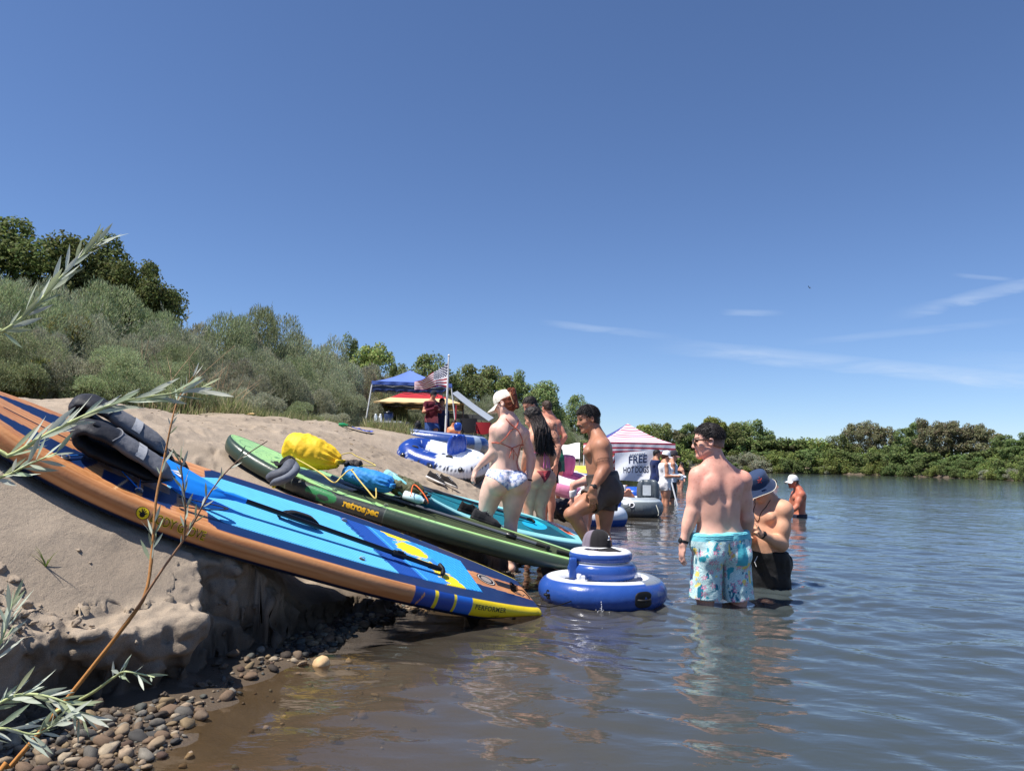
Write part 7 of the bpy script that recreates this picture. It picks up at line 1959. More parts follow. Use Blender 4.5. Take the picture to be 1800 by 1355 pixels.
# ------------------------------------------------------------------ canopies, flag, banner, camp furniture
def canopy(name, c, rot, half, zg, ze, zp, roof_fn, val_fn, leg_col, label, val=.28, splay=.0, legs=((-1, -1), (1, -1), (1, 1), (-1, 1)), leg_r=.022, nseg=40):
    root = empty(name, (c[0], c[1], zg), label, 'canopy', 'canopies at the camp')
    ca, sa = math.cos(rot), math.sin(rot)
    W = lambda x, y, z: A(c[0] + x * ca - y * sa, c[1] + x * sa + y * ca, z)
    m = MB()
    for k in range(4):                                                   # four sloping panels, slightly sagging
        a0 = math.pi / 4 + k * math.pi / 2; p0 = (math.cos(a0) * half * 1.4142, math.sin(a0) * half * 1.4142); a1_ = a0 + math.pi / 2; p1 = (math.cos(a1_) * half * 1.4142, math.sin(a1_) * half * 1.4142)
        v = np.linspace(0, 1, nseg + 1); u = np.linspace(0, 1, 25); G = np.zeros((25, nseg + 1, 3)); 
        for i, uu_ in enumerate(u):
            ex, ey = lerp(p0[0], p1[0], uu_), lerp(p0[1], p1[1], uu_)
            sag = .05 * np.sin(v * math.pi) * (1 + .6 * math.sin(uu_ * math.pi))
            for j, vv in enumerate(v): G[i, j] = W(ex * (1 - vv), ey * (1 - vv), ze + (zp - ze) * (vv ** 1.15) - sag[j] * .8)
        C = roof_fn(np.broadcast_to(u[:, None], (25, nseg + 1)), np.broadcast_to(v[None], (25, nseg + 1)), k)
        fcol = C[:-1, :-1].reshape(-1, 3); I = np.arange(G.shape[0] * G.shape[1]).reshape(G.shape[:2])
        qd = np.stack([I[:-1, :-1], I[1:, :-1], I[1:, 1:], I[:-1, 1:]], -1).reshape(-1, 4)
        mk('roof_panel', G.reshape(-1, 3), [qd], TARP, root, facecol=fcol)
        uu2 = np.linspace(0, 1, 41); hv = np.linspace(0, 1, 13); Gv = np.zeros((41, 13, 3))
        for i, x_ in enumerate(uu2):
            ex, ey = lerp(p0[0], p1[0], x_) * 1.005, lerp(p0[1], p1[1], x_) * 1.005
            for j, h_ in enumerate(hv):
                o_ = .015 * math.sin(x_ * 40) * h_; Gv[i, j] = W(ex * (1 + o_ / half), ey * (1 + o_ / half), ze + .012 - val * h_ * (1 - .12 * math.sin(x_ * math.pi)))
        Cv = val_fn(np.broadcast_to(uu2[:, None], (41, 13)), np.broadcast_to(hv[None], (41, 13)), k)
        I = np.arange(41 * 13).reshape(41, 13); qd = np.stack([I[:-1, :-1], I[1:, :-1], I[1:, 1:], I[:-1, 1:]], -1).reshape(-1, 4)
        mk('valance', Gv.reshape(-1, 3), [qd], TARP, root, facecol=Cv[:-1, :-1].reshape(-1, 3))
    for (lx, ly) in legs:
        m = MB(); top = W(lx * half * .985, ly * half * .985, ze - .02); g_ = W(lx * (half + splay), ly * (half + splay), 0); g_[2] = max(ground(g_[0], g_[1]), -.6) if zg is None or zg < 5 else 0
        m.tube(np.array([top, lerp(top, g_, .5), g_]), leg_r, leg_col, 8); m.tube(np.array([g_ + A(0, 0, .02), g_ - A(0, 0, .01)]), leg_r * 2, leg_col, 8); m.build('leg', METAL, root)
    m = MB()                                                             # scissor trusses under the eaves
    for k in range(4):
        a0 = math.pi / 4 + k * math.pi / 2; a1_ = a0 + math.pi / 2; q0 = (math.cos(a0) * half * 1.39, math.sin(a0) * half * 1.39); q1 = (math.cos(a1_) * half * 1.39, math.sin(a1_) * half * 1.39)
        for i in range(4):
            t0, t1 = i / 4, (i + 1) / 4
            for z0, z1 in ((-.06, -.16), (-.16, -.06)):
                m.tube(np.array([W(lerp(q0[0], q1[0], t0), lerp(q0[1], q1[1], t0), ze + z0), W(lerp(q0[0], q1[0], t1), lerp(q0[1], q1[1], t1), ze + z1)]), .012, leg_col * .8, 5)
    m.build('truss', METAL, root)
    return root, W
TARP = surface('tarp', 0.6, 0.3, mottle=0.06, mscale=3, bump=.2, bscale=8, bdist=.03)
cb = at(720, 680, 25.4); ze = at(652, 671.5, 24.2)[2]
solid = lambda col: (lambda u, v, k: np.broadcast_to(col, u.shape + (3,)).copy())
TBL = srgb(98, 124, 198)
bc, Wb = canopy('blue_canopy', (cb[0], cb[1]), .20, 1.30, 1.5, ze, at(718, 651, 25.4)[2], solid(TBL), lambda u, v, k: pick(u.shape, srgb(92, 118, 192), ((v > .8), srgb(60, 84, 156)), ((k == 2) & (u > .80) & (u < .92) & (v > .25) & (v < .8), srgb(226, 228, 234))), srgb(214, 214, 214), 'blue pop-up canopy with white legs on the bank', splay=.22, val=.13)
cr_ = at(740, 700, 29.6); ze2 = at(660, 707, 28.0)[2]
RED, CRM = srgb(168, 34, 44), srgb(212, 184, 140)
redroof = lambda u, v, k: pick(u.shape, RED, (v < .34, CRM))
rc, Wr = canopy('red_canopy', (cr_[0], cr_[1]), .06, 1.72, 1.5, ze2, at(740, 674, 29.6)[2], redroof, lambda u, v, k: pick(u.shape, srgb(196, 160, 106)), srgb(46, 32, 32), 'red and cream canopy standing behind the blue one', val=.06, leg_r=.02)
# pale grey awning running down to the right of the red canopy, with its own poles
aw = empty('awning', at(835, 750, 24.5), 'grey awning sheet sloping down right of the red canopy', 'awning')
P00, P01, P10, P11 = at(804, 687, 28.6), at(794, 691, 27.2), at(868, 734, 28.6), at(859, 740, 26.2)
uu = np.linspace(0, 1, 16); G = np.array([[lerp(lerp(P00, P10, a_), lerp(P01, P11, a_), b_) - A(0, 0, .03) * math.sin(a_ * 3.14) for b_ in uu] for a_ in uu])
m = MB(); m.grid(G, srgb(172, 178, 186)); m.build('sheet', TARP, aw)
G2 = G - A(0, 0, .02); m = MB(); m.grid(G2[:, ::-1], srgb(150, 142, 136)); m.build('lining', TARP, aw)
for px_, pt_, Yp in ((846, 736, 25.4), (857, 742, 25.2), (831, 726, 25.8), (815, 716, 26.1)):
    t_ = at(px_, pt_ + 3, Yp); m = MB(); m.tube(np.array([t_, A(t_[0], t_[1], ground(t_[0], t_[1]))]), .018, srgb(52, 50, 54), 6); m.build('pole', METAL, aw)
G = np.array([[at(lerp(786, 858, a_), lerp(726, 730, a_) + b_ * 9, 29.2) for b_ in np.linspace(0, 1, 5)] for a_ in uu]); m = MB(); m.grid(G, srgb(96, 98, 100)); m.build('shade_cloth', TARP, aw)
rp = at(802, 712, 22.8); m = MB(); m.tube(np.array([rp, A(rp[0] - .02, rp[1], ground(rp[0], rp[1]))]), .022, srgb(176, 40, 56), 8); tag(m.build('red_pole', METAL), 'slim red pole standing by the sunlit child', 'pole')
# flagpole and flag
fy = 21.0; pole_b = on_sand(783, 757, 21.0); pole_b = A(at(783, 757, fy)[0], fy, ground(at(783, 757, fy)[0], fy))
fp = empty('flagpole', pole_b, 'white flagpole flying the striped flag beside the blue canopy', 'flagpole')
ptop = at(789, 625, fy); m = MB(); m.tube(np.array([pole_b, lerp(pole_b, ptop, .5), ptop]), [.034, .03, .024], srgb(232, 232, 232), 10); m.ellip(ptop, (.035, .035, .035), srgb(236, 236, 236), n=8); m.build('pole', METAL, fp)
NU, NV = 96, 66
G = np.zeros((NU + 1, NV + 1, 3))
for i in range(NU + 1):
    u_ = i / NU
    for j in range(NV + 1):
        v_ = j / NV
        tx_ = 787.5 - 1.5 * v_ - 59 * u_ ** .92 + 6 * math.sin(u_ * 7) * v_ * .4
        yt = 636 + 37 * u_ ** .75; yb_ = 681 + 3 * u_ - 3 * math.sin(u_ * 6.0)
        G[i, j] = at(tx_, lerp(yt, yb_, v_) + 2.0 * math.sin(u_ * 11 + v_ * 2) * u_, fy - .02 + .22 * math.sin(u_ * 8.5 + v_ * 2.2) * min(1, u_ * 3))
fu, fv = (np.arange(NU)[:, None] + .5) / NU + 0 * np.arange(NV), (np.arange(NV)[None] + .5) / NV + 0 * np.arange(NU)[:, None]
C = pick(fu.shape, srgb(236, 232, 234), (np.mod(np.floor(fv * 13), 2) < .5, srgb(158, 34, 54)))
cant = (fu < .40) & (fv < 7 / 13); C[cant] = srgb(34, 40, 78)
gx2, gy2 = fu / .40 * 11, fv / (7 / 13) * 9
star = cant & (np.hypot(np.mod(gx2, 1) - .5, np.mod(gy2, 1) - .5) < .44) & (np.mod(np.floor(gx2) + np.floor(gy2), 2) < .5); C[star] = srgb(238, 238, 242)
I = np.arange((NU + 1) * (NV + 1)).reshape(NU + 1, NV + 1); qd = np.stack([I[:-1, :-1], I[1:, :-1], I[1:, 1:], I[:-1, 1:]], -1).reshape(-1, 4)
fl = mk('flag', G.reshape(-1, 3), [qd], CLOTH, None, facecol=C.reshape(-1, 3)); tag(fl, 'red, white and blue flag with stars and stripes hanging from the white flagpole', 'flag')
# striped canopy in the shallows
cs = at(1103, 790, 22.6); ze3 = at(1030, 783, 21.6)[2]
SR, SW = srgb(186, 70, 88), srgb(232, 226, 232)
st_roof = lambda u, v, k: pick(u.shape, srgb(226, 214, 222), (np.mod(v * 10, 1) < .48, srgb(200, 120, 138)), ((k == 1) & (u < .5) & (v > .3), srgb(70, 80, 140)))
us, Wu = canopy('striped_canopy', (cs[0], cs[1]), .14, 1.10, -.4, ze3 + .1, at(1095, 744, 22.6)[2], st_roof, lambda u, v, k: pick(u.shape, SW, (np.mod(v * 2.5 + .15, 1) < .45, SR)), srgb(226, 228, 232), 'red and white striped canopy standing in the shallows', val=.36, nseg=54)
bn = empty('banner', Wu(.1, -1.10, ze3 - .7), 'white banner reading FREE HOT DOGS under the striped canopy', 'banner')
def bnP(a_, b_, lift=0.0):
    bl, br_, ybl = at(1081, 796, 20.85), at(1152, 791, 21.0), 0
    tl_, tr_ = bl, br_; bo_l, bo_r = at(1082, 843, 20.8), at(1149, 848, 20.85)
    q = lerp(lerp(tl_, tr_, a_), lerp(bo_l, bo_r, a_), b_)
    return q + A(0, 1, 0) * (.05 * math.sin(a_ * 7 + b_ * 4) * (b_ + .2) - lift)
uu = np.linspace(0, 1, 40); G = np.array([[bnP(a_, b_) for b_ in uu] for a_ in uu])
m = MB(); m.grid(G, srgb(224, 226, 230)); m.build('cloth', TARP, bn)
def on_banner(body, a0, b0, wid, hgt, offset, col, sp=1.0):
    V, T = text_mesh(body, 1.0, offset, sp); x0, x1, y1 = V[:, 0].min(), V[:, 0].max(), V[:, 1].max()
    P = np.array([bnP(a0 + (x - x0) / (x1 - x0) * wid, b0 - y / y1 * hgt - .05 * (x - x0) / (x1 - x0) * wid, .006) for x, y in V[:, :2]])
    mk('lettering', P, [T], PRINT, bn, col=col, smooth=False)
on_banner('FREE', .34, .40, .46, .25, .02, srgb(44, 54, 84)); on_banner('HOT DOGS', .20, .73, .66, .20, .018, srgb(40, 44, 58))
for (a0, a1_, b0, am, rr_) in ((.36, .74, .105, .020, .006), (.42, .70, .49, .018, .006), (.56, .70, .80, .006, .004)):
    m = MB(); P = np.array([bnP(t, b0 + am * math.sin(t * 110) - .04 * (t - a0), .006) for t in np.linspace(a0, a1_, 60)]); m.tube(P, rr_, srgb(120, 122, 132), 4); m.build('script_line', PRINT, bn)
for k in range(30):
    a_, b_ = rnd.uniform(.06, .95), rnd.uniform(.05, .95)
    if .2 < a_ < .85 and .1 < b_ < .8: continue
    m = MB() if k == 0 else m; q = bnP(a_, b_, .006); m.add([q + A(-.01, 0, -.01), q + A(.012, 0, -.004), q + A(0, 0, .012)], tris=[[0, 1, 2]], col=srgb(176, 178, 190))
m.build('star_speckle', PRINT, bn, smooth=False)
bf = empty('flag_bunting', at(1080, 820, 21.0), 'stars and stripes cloth hung left of the hot dog banner', 'flag')
G = np.array([[lerp(lerp(at(1075, 800, 21.05), at(1093, 797, 21.1), a_), lerp(at(1076, 842, 21.05), at(1093, 845, 21.1), a_), b_) - A(0, .05 + .04 * math.sin(a_ * 6 + b_ * 5), 0) for b_ in np.linspace(0, 1, 41)] for a_ in np.linspace(0, 1, 21)])
ga, gb2 = np.meshgrid((np.arange(20) + .5) / 20, (np.arange(40) + .5) / 40, indexing='ij')
C = pick(ga.shape, srgb(232, 230, 234), (np.mod((gb2 + ga * .5) * 3.2, 1) < .42, srgb(190, 52, 66)), (gb2 > .72, srgb(34, 44, 96)))
I = np.arange(21 * 41).reshape(21, 41); qd = np.stack([I[:-1, :-1], I[1:, :-1], I[1:, 1:], I[:-1, 1:]], -1).reshape(-1, 4)
mk('cloth', G.reshape(-1, 3), [qd], CLOTH, bf, facecol=C.reshape(-1, 3))
# pale sheet hung on the far side, table with a pot, chairs, white cane
G = np.array([[at(lerp(982, 1019, a_), lerp(780, 806, b_) + 2 * math.sin(a_ * 5) * (1 - b_), 24.5 - 1.0 * b_) + A(0, .05 * math.sin(a_ * 9), 0) for b_ in np.linspace(0, 1, 9)] for a_ in np.linspace(0, 1, 24)])
m = MB(); m.grid(G, srgb(236, 234, 228)); ws = empty('hung_sheet', G[12, 8], 'plain white sheet hung between two poles left of the striped canopy', 'sheet'); m.build('cloth', TARP, ws)
for k_ in (0, -1):
    t_ = G[k_, 0]; m = MB(); m.tube(np.array([t_, A(t_[0], t_[1], ground(t_[0], t_[1]))]), .02, srgb(220, 220, 222), 6); m.build('pole', METAL, ws)
tb_ = A(*at(677, 742, 23.0)); gz_ = ground(tb_[0], tb_[1])
tbl = empty('folding_table', A(tb_[0], tb_[1], gz_), 'white folding table under the blue canopy edge', 'table')
m = MB(); m.box(tb_, (.55, .3, .025), srgb(226, 228, 230)); m.build('tabletop', PLASTIC, tbl, smooth=False)
for dx, dy in ((-.48, -.24), (.48, -.24), (-.48, .24), (.48, .24)):
    m = MB(); m.tube(np.array([tb_ + A(dx, dy, -.02), A(tb_[0] + dx, tb_[1] + dy, ground(tb_[0] + dx, tb_[1] + dy))]), .014, srgb(90, 92, 96), 6); m.build('leg', METAL, tbl)
pt = empty('stock_pot', tb_ + A(.08, 0, .03), 'dark blue drink cooler jug standing on the white folding table', 'jug'); m = MB()
m.lathe([(.0, 0), (.13, 0), (.14, .05), (.14, .24), (.12, .26)], tb_ + A(.1, 0, .025), srgb(36, 50, 86), 20); m.build('pot_body', PLASTIC, pt)
m = MB(); m.lathe([(.15, .26), (.15, .285), (.04, .30), (.03, .34), (.0, .34)], tb_ + A(.1, 0, .025), srgb(26, 30, 40), 20); m.build('lid', PLASTIC, pt)
for k, (dx, colr, lb) in enumerate(((-.30, (196, 206, 214), 'silver canister at the left end of the white folding table'), (-.15, (222, 226, 230), 'white canister next to the blue jug on the folding table'))):
    m = MB(); m.lathe([(0, 0), (.05, 0), (.055, .15), (.03, .2), (.03, .23), (0, .23)], tb_ + A(dx, 0, .025), srgb(*colr), 14); tag(m.build('canister', PLASTIC), lb, 'canister', 'canisters on the folding table')
def camp_chair(px, py, Y, col, label, hw=.27, back=.55):
    b_ = at(px, py, Y); g_ = ground(b_[0], b_[1]); c = A(b_[0], b_[1], g_)
    root = empty('camp_chair', c, label, 'chair', 'camp chairs by the awning')
    m = MB(); u = np.linspace(-1, 1, 9); G = np.array([[c + A(x * hw, .22 + z * .10 + .05 * x * x, .42 + z * back - .05 * (1 - x * x) * (1 - z)) for z in np.linspace(0, 1, 7)] for x in u]); m.grid(G, col); m.build('backrest', CLOTH, root)
    m = MB(); G = np.array([[c + A(x * hw, y, .42 - .06 * (1 - x * x)) for y in np.linspace(-.22, .22, 6)] for x in u]); m.grid(G, col); m.build('seat', CLOTH, root)
    for sx in (-1, 1):
        for (y0, y1) in ((-.25, .22), (.25, -.22)):
            m = MB(); m.tube(np.array([c + A(sx * hw, y0, 0), c + A(sx * hw, y1, .44)]), .012, srgb(30, 30, 32), 6); m.build('leg', METAL, root)
        m = MB(); m.tube(np.array([c + A(sx * hw, .24, .40), c + A(sx * hw, .32, .42 + back)]), .012, srgb(30, 30, 32), 6); m.tube(np.array([c + A(sx * hw, -.24, .62), c + A(sx * hw, .26, .66)]), .016, srgb(30, 30, 32), 6); m.build('side_frame', METAL, root)
camp_chair(822, 776, 23.6, srgb(30, 30, 36), 'black camp chair with its back to the river under the awning', hw=.27, back=.44)
camp_chair(848, 778, 23.2, srgb(128, 24, 34), 'dark red camp chair right of the black one', hw=.24, back=.34)
wcane = MB(); wcane.tube(np.array([at(1178, 838, 19.0), at(1191, 889, 18.9)]), .022, srgb(232, 234, 236), 8); tag(wcane.build('white_pole', PLASTIC), 'thin white pole standing in the water beside the woman in white', 'pole')
# buzzard, far up
by = at(1423, 506, 120); m = MB(); m.ellip(by, (.08, .2, .07), (.02, .02, .02), n=8)
for sg in (-1, 1): m.add([by, by + A(sg * .18, .1, .18), by + A(sg * .25, -.05, .42 if sg < 0 else -.3), by + A(sg * .06, -.12, .03)], quads=[[0, 1, 2, 3]], col=(.02, .02, .02))
tag(m.build('bird', CLOTH), 'dark bird gliding high over the river', 'bird')
# ------------------------------------------------------------------ plants
def leaf_surface(name, trans=.28, rough=.7):
    m, nt, b = mat_new(name); N, L = nt.nodes, nt.links
    at_ = N.new('ShaderNodeAttribute'); at_.attribute_name = 'Col'
    oi = N.new('ShaderNodeObjectInfo')
    hs = N.new('ShaderNodeHueSaturation')
    mr = N.new('ShaderNodeMapRange'); L.new(oi.outputs['Random'], mr.inputs[0]); mr.inputs[3].default_value = .80; mr.inputs[4].default_value = 1.22
    L.new(mr.outputs[0], hs.inputs['Value'])
    m2 = N.new('ShaderNodeMapRange'); L.new(oi.outputs['Random'], m2.inputs[0]); m2.inputs[3].default_value = .485; m2.inputs[4].default_value = .512
    L.new(m2.outputs[0], hs.inputs['Hue']); L.new(at_.outputs['Color'], hs.inputs['Color'])
    L.new(hs.outputs[0], b.inputs['Base Color']); b.inputs['Roughness'].default_value = rough; b.inputs['Specular IOR Level'].default_value = .12
    tr = N.new('ShaderNodeBsdfTranslucent'); L.new(hs.outputs[0], tr.inputs[0])
    mx = N.new('ShaderNodeMixShader'); mx.inputs[0].default_value = trans
    L.new(b.outputs[0], mx.inputs[1]); L.new(tr.outputs[0], mx.inputs[2]); L.new(mx.outputs[0], N['Material Output'].inputs[0])
    return m
LEAF = leaf_surface('leaf', .38)
def leaf_cards(P, D, N_, ln, wd, col):
    """diamond leaves: base P, direction D, side N_"""
    n = len(P); ln = np.broadcast_to(ln, n)[:, None]; wd = np.broadcast_to(wd, n)[:, None]
    V = np.stack([P, P + D * ln * .45 + N_ * wd * .5, P + D * ln, P + D * ln * .45 - N_ * wd * .5], 1).reshape(-1, 3)
    q = np.arange(4 * n).reshape(n, 4)
    return V, q, np.repeat(col, 4, 0)
def unit(v): return v / (np.linalg.norm(v, axis=-1, keepdims=True) + 1e-9)
def stems_mesh(paths, radii, col):
    m = MB()
    for P, r in zip(paths, radii): m.tube(P, r, col, 5, caps=False)
    return m
def willow(seed, nstem, nleaf, H, R_, base, ln=.088, wd=.0165, up=.55, name='willow_bush'):
    """a many-stemmed sandbar willow: fine upright shoots with narrow leaves"""
    g = np.random.default_rng(seed); root = empty(name, (0, 0, 0)); paths, rads, LP, LD = [], [], [], []
    for k in range(nstem):
        a = g.uniform(0, 6.283); rr_ = R_ * g.uniform(.1, 1) ** .7; h = H * g.uniform(.40, .72) * (1 - .38 * (rr_ / R_) ** 2)
        b0 = A(math.cos(a), math.sin(a), 0) * R_ * .18 * g.uniform(0, 1); tip = A(math.cos(a) * rr_, math.sin(a) * rr_, h)
        P = catmull([b0, lerp(b0, tip, .4) + A(g.normal(0, .1), g.normal(0, .1), h * .10), tip], 9)
        paths.append(P); rads.append(np.linspace(.013, .003, 9))
        nb = 9
        for j in range(nb):
            t = g.uniform(.12, 1.0); o = P[0] + (P[-1] - P[0]) * t; i = int(t * 8); o = P[i]
            d = unit(A(g.normal(0, .6) + math.cos(a) * .35, g.normal(0, .6) + math.sin(a) * .35, g.uniform(.1, 1.0)))
            L_ = g.uniform(.25, .75) * H / 3
            Q = catmull([o, o + d * L_ * .5 + A(0, 0, .02), o + d * L_ + A(0, 0, L_ * .15)], 6); paths.append(Q); rads.append(np.linspace(.004, .0015, 6))
            m_ = max(1, int(nleaf * .45 / nstem / nb)); tt = g.uniform(.05, 1, m_) ** .8
            ii = tt * 5; i0 = np.clip(ii.astype(int), 0, 4); q = Q[i0] + (Q[i0 + 1] - Q[i0]) * (ii - i0)[:, None]
            LP.append(q + g.normal(0, .018, (m_, 3))); LD.append(unit(unit(Q[i0 + 1] - Q[i0]) * 1.0 + g.normal(0, .55, (m_, 3)) + A(0, 0, up * .4)))
    # the leafy outside: rounded plumes, each a dense tuft of upright shoots
    for k in range(15):
        a = g.uniform(0, 6.283); rr_ = R_ * .80 * g.uniform(.0, 1) ** .6; zc = H * g.uniform(.16, .74) * (1 - .45 * (rr_ / R_) ** 2); pr = g.uniform(.26, .46) * R_; ph = pr * g.uniform(1.2, 1.9)
        nf = int(nleaf * 1.9 / 15); d = unit(g.normal(0, 1, (nf, 3))); d[:, 2] = np.abs(d[:, 2]) - .25
        r2 = g.uniform(.55, 1.0, nf) ** .6 * (1 + .35 * vn3(d * 5 + k + seed, seed))
        LP.append(d * A(pr, pr, ph) * r2[:, None] + A(math.cos(a) * rr_, math.sin(a) * rr_, zc)); LD.append(unit(d * .45 + A(0, 0, .85) + g.normal(0, .38, (nf, 3))))
    LP, LD = np.vstack(LP), np.vstack(LD); n = len(LP)
    side = unit(np.cross(LD, unit(g.normal(0, 1, (n, 3)))))
    c = np.asarray(base)[None] * g.uniform(.62, 1.4, (n, 1)) * (1 + g.normal(0, .06, (n, 3)))
    V, q, C = leaf_cards(LP, LD, side, ln * g.uniform(.6, 1.3, n), wd * g.uniform(.7, 1.3, n), np.clip(c, 0, 1))
    mk('foliage', V, [q], LEAF, root, col=C, smooth=False)
    stems_mesh(paths, rads, A(.13, .10, .07)).build('stems', BARK, root)
    return root
def tree(seed, H, R_, nclump, nleaf, base, ln, wd, trunk_h=.3, crown_z=.62, flat=.85, clump=.28, limb_col=(.10, .08, .06), name='tree', gap=.0, top=1.0):
    g = np.random.default_rng(seed); root = empty(name, (0, 0, 0)); LP, LN, paths, rads = [], [], [], []
    ctr = []
    while len(ctr) < nclump:
        v = unit(g.normal(0, 1, 3)) * g.uniform(.35, 1) ** .6
        z = H * crown_z + v[2] * H * (1 - crown_z) * (1.0 if v[2] > 0 else 1.0 * (crown_z - trunk_h * .6) / (1 - crown_z))
        x = v[:2] * R_ * (1 + .25 * np.sin(3 * math.atan2(v[1], v[0]) + seed))
        ctr.append(A(x[0], x[1], z))
    ctr = np.array(ctr); tr_top = A(g.normal(0, .06) * R_, g.normal(0, .06) * R_, H * .72)
    trunk = catmull([A(0, 0, -.15), A(g.normal(0, .04) * R_, 0, H * trunk_h), tr_top], 10); paths.append(trunk); rads.append(np.linspace(.045, .012, 10) * H * .35)
    for c in ctr:
        t = np.clip(c[2] / H * .85, .25, .95); o = trunk[int(t * .8 * 9)]
        paths.append(catmull([o, lerp(o, c, .5) - A(0, 0, .03 * H), c], 7)); rads.append(np.linspace(.010, .003, 7) * H * .35)
        cr = R_ * clump * g.uniform(.6, 1.35); m_ = max(3, int(nleaf / nclump * g.uniform(.6, 1.4)))
        d = unit(g.normal(0, 1, (m_, 3))); d[:, 2] *= flat
        LP.append(c + d * cr * g.uniform(.25, 1.0, (m_, 1)) ** .5); LN.append(unit(d + g.normal(0, .7, (m_, 3)) + A(0, 0, .35)))
    LP, LN = np.vstack(LP), np.vstack(LN); n = len(LP)
    D = unit(np.cross(LN, unit(g.normal(0, 1, (n, 3))))); S = np.cross(LN, D)
    c = np.asarray(base)[None] * g.uniform(.6, 1.45, (n, 1)) * (1 + g.normal(0, .08, (n, 3)))
    V, q, C = leaf_cards(LP - D * .5 * ln, D, S, ln * g.uniform(.6, 1.3, n), wd * g.uniform(.7, 1.3, n), np.clip(c, 0, 1))
    mk('crown', V, [q], LEAF, root, col=C, smooth=False)
    stems_mesh(paths, rads, A(*limb_col)).build('trunk', BARK, root)
    return root
def put_copies(protos, spots, label_fn, cat, group):
    """spots: (x, y, z, scale, kind). the first of each kind is the tree that was built, the others copies"""
    used = set(); labs = [label_fn(n, *sp[:2], sp[3], sp[4]) for n, sp in enumerate(spots)]
    for lb in {l for l, _ in labs}:                                      # two alike in one place: say which
        same = sorted((n for n in range(len(spots)) if labs[n][0] == lb), key=lambda n: spots[n][0] / spots[n][1])
        if len(same) > 1:
            for j, n in enumerate(same): labs[n] = (lb + (', left one' if j == 0 else ', right one' if j == len(same) - 1 else ', middle one'), labs[n][1])
    for n, (x, y, z, sc, k) in enumerate(spots):
        o = protos[k]; lb, gr = labs[n]
        rz = rnd.uniform(0, 6.28); s3 = (sc[0], sc[0], sc[1]) if isinstance(sc, tuple) else (sc, sc, sc)
        if k not in used:
            used.add(k); o.location = (x, y, z); o.rotation_euler = (0, 0, rz); o.scale = s3; tag(o, lb, cat, gr)
        else:
            c = clone(o, (x, y, z), rz, s3, lb, gr); c['category'] = cat
def base_of(px, py_top, Y, w_px=None, sink=.05):
    t = at(px, py_top, Y); g_ = ground(t[0], t[1])
    return t[0], t[1], g_ - sink, t[2] - g_

LM = [(-400, 'beyond the left edge'), (-40, 'at the far left edge'), (40, 'above the nose of the blue board'), (130, 'above the life vest'), (215, 'above the blue paddle blade'), (290, 'above the middle of the sand crest'), (360, 'above the driftwood stick'), (420, 'above the green board nose'), (480, 'above the yellow dry bag'), (550, 'above the blue dry bag'), (610, 'beside the canopy leg'),
      (655, 'behind the blue canopy'), (730, 'behind the flag'), (795, 'right of the flagpole'), (830, 'behind the awning'), (870, 'behind the capped woman'), (915, 'behind the long-haired woman'), (960, 'right of the tattooed man'), (1000, 'left of the moustached man'), (1045, 'behind the striped canopy'), (1120, 'just right of the striped canopy peak'), (1160, 'at the striped canopy right corner'), (1190, 'left of the man in sunglasses'), (1235, 'behind the head in sunglasses'), (1290, 'right of the man in sunglasses'), (1325, 'above the bucket hat'),
      (1365, 'left of the white cap'), (1400, 'above the white cap'), (1440, 'right of the white cap'), (1490, 'below the brownish round tree'), (1545, 'between the brownish and the dark trees'), (1590, 'below the dark tree'), (1640, 'below the tall brown crowns'), (1700, 'under the row of brown crowns'), (1750, 'near the right edge'), (1800, 'past the right edge')]
def landmark(px): return [w for p_, w in LM if p_ <= px][-1]
# willows along the bank, row behind row
WIL = (.35, .360, .255)
wprot = [willow(31, 34, 15000, 3.0, 1.35, WIL), willow(32, 40, 15000, 3.0, 1.6, A(*WIL) * A(.92, .96, .86)), willow(33, 30, 14000, 3.0, 1.2, A(*WIL) * A(1.08, 1.06, 1.05)), willow(34, 36, 15000, 3.0, 1.5, A(*WIL) * A(.85, .95, .72))]
spots = []; info = []
tpx = ([-260, 0, 60, 130, 200, 300, 360, 400, 430, 520, 600, 690, 760, 850, 930, 1000, 1045], [470, 488, 497, 515, 528, 540, 552, 556, 552, 585, 597, 635, 676, 692, 722, 748, 775])
fpx = ([-260, 0, 130, 290, 400, 520, 600, 640, 700, 780, 860, 930, 1000, 1045], [7.6, 8.4, 9.2, 10.4, 12.2, 15.5, 19.5, 27, 31, 31, 34, 40, 48, 60])
bpx = ([-260, 0, 200, 400, 600, 700, 850, 1000, 1045], [12, 13, 16, 21, 29, 37, 46, 62, 75])
rpx = ([-260, 0, 130, 290, 400, 520, 600, 700, 860, 1045], [620, 640, 660, 680, 710, 735, 750, 760, 775, 800])
for row in range(5):
    f_ = row / 4.0; px = -240.0
    while px < 1042:
        Y = lerp(np.interp(px, *fpx), np.interp(px, *bpx), f_) * rnd.uniform(.96, 1.05)
        ty = lerp(np.interp(px, *rpx) - 52 * 11 / Y, np.interp(px, *tpx), f_ ** .75) + rnd.uniform(-9, 14)
        x, y, z, h = base_of(px, ty, Y)
        if h > .5: spots.append((x, y, z, (max(.42, min(1.15, h / 2.9)) * rnd.uniform(.9, 1.1), h / 2.28), rnd.randrange(4))); info.append((row, px))
        px += 1300 / Y * rnd.uniform(.95, 1.5) * max(.55, min(1.1, h / 2.9))
kind_l = ['feathery grey-green', 'broad grey-green', 'pale silvery', 'greener']
rowp = ['lowest by the sand', 'in the second row', 'halfway up the thicket', 'high in the thicket', 'on the skyline']
put_copies(wprot, spots, lambda n, x, y, s, k: ('%s willow bush %s, %s' % (kind_l[k], rowp[info[n][0]], landmark(info[n][1])), 'willow bushes along the left bank'), 'bush', None)
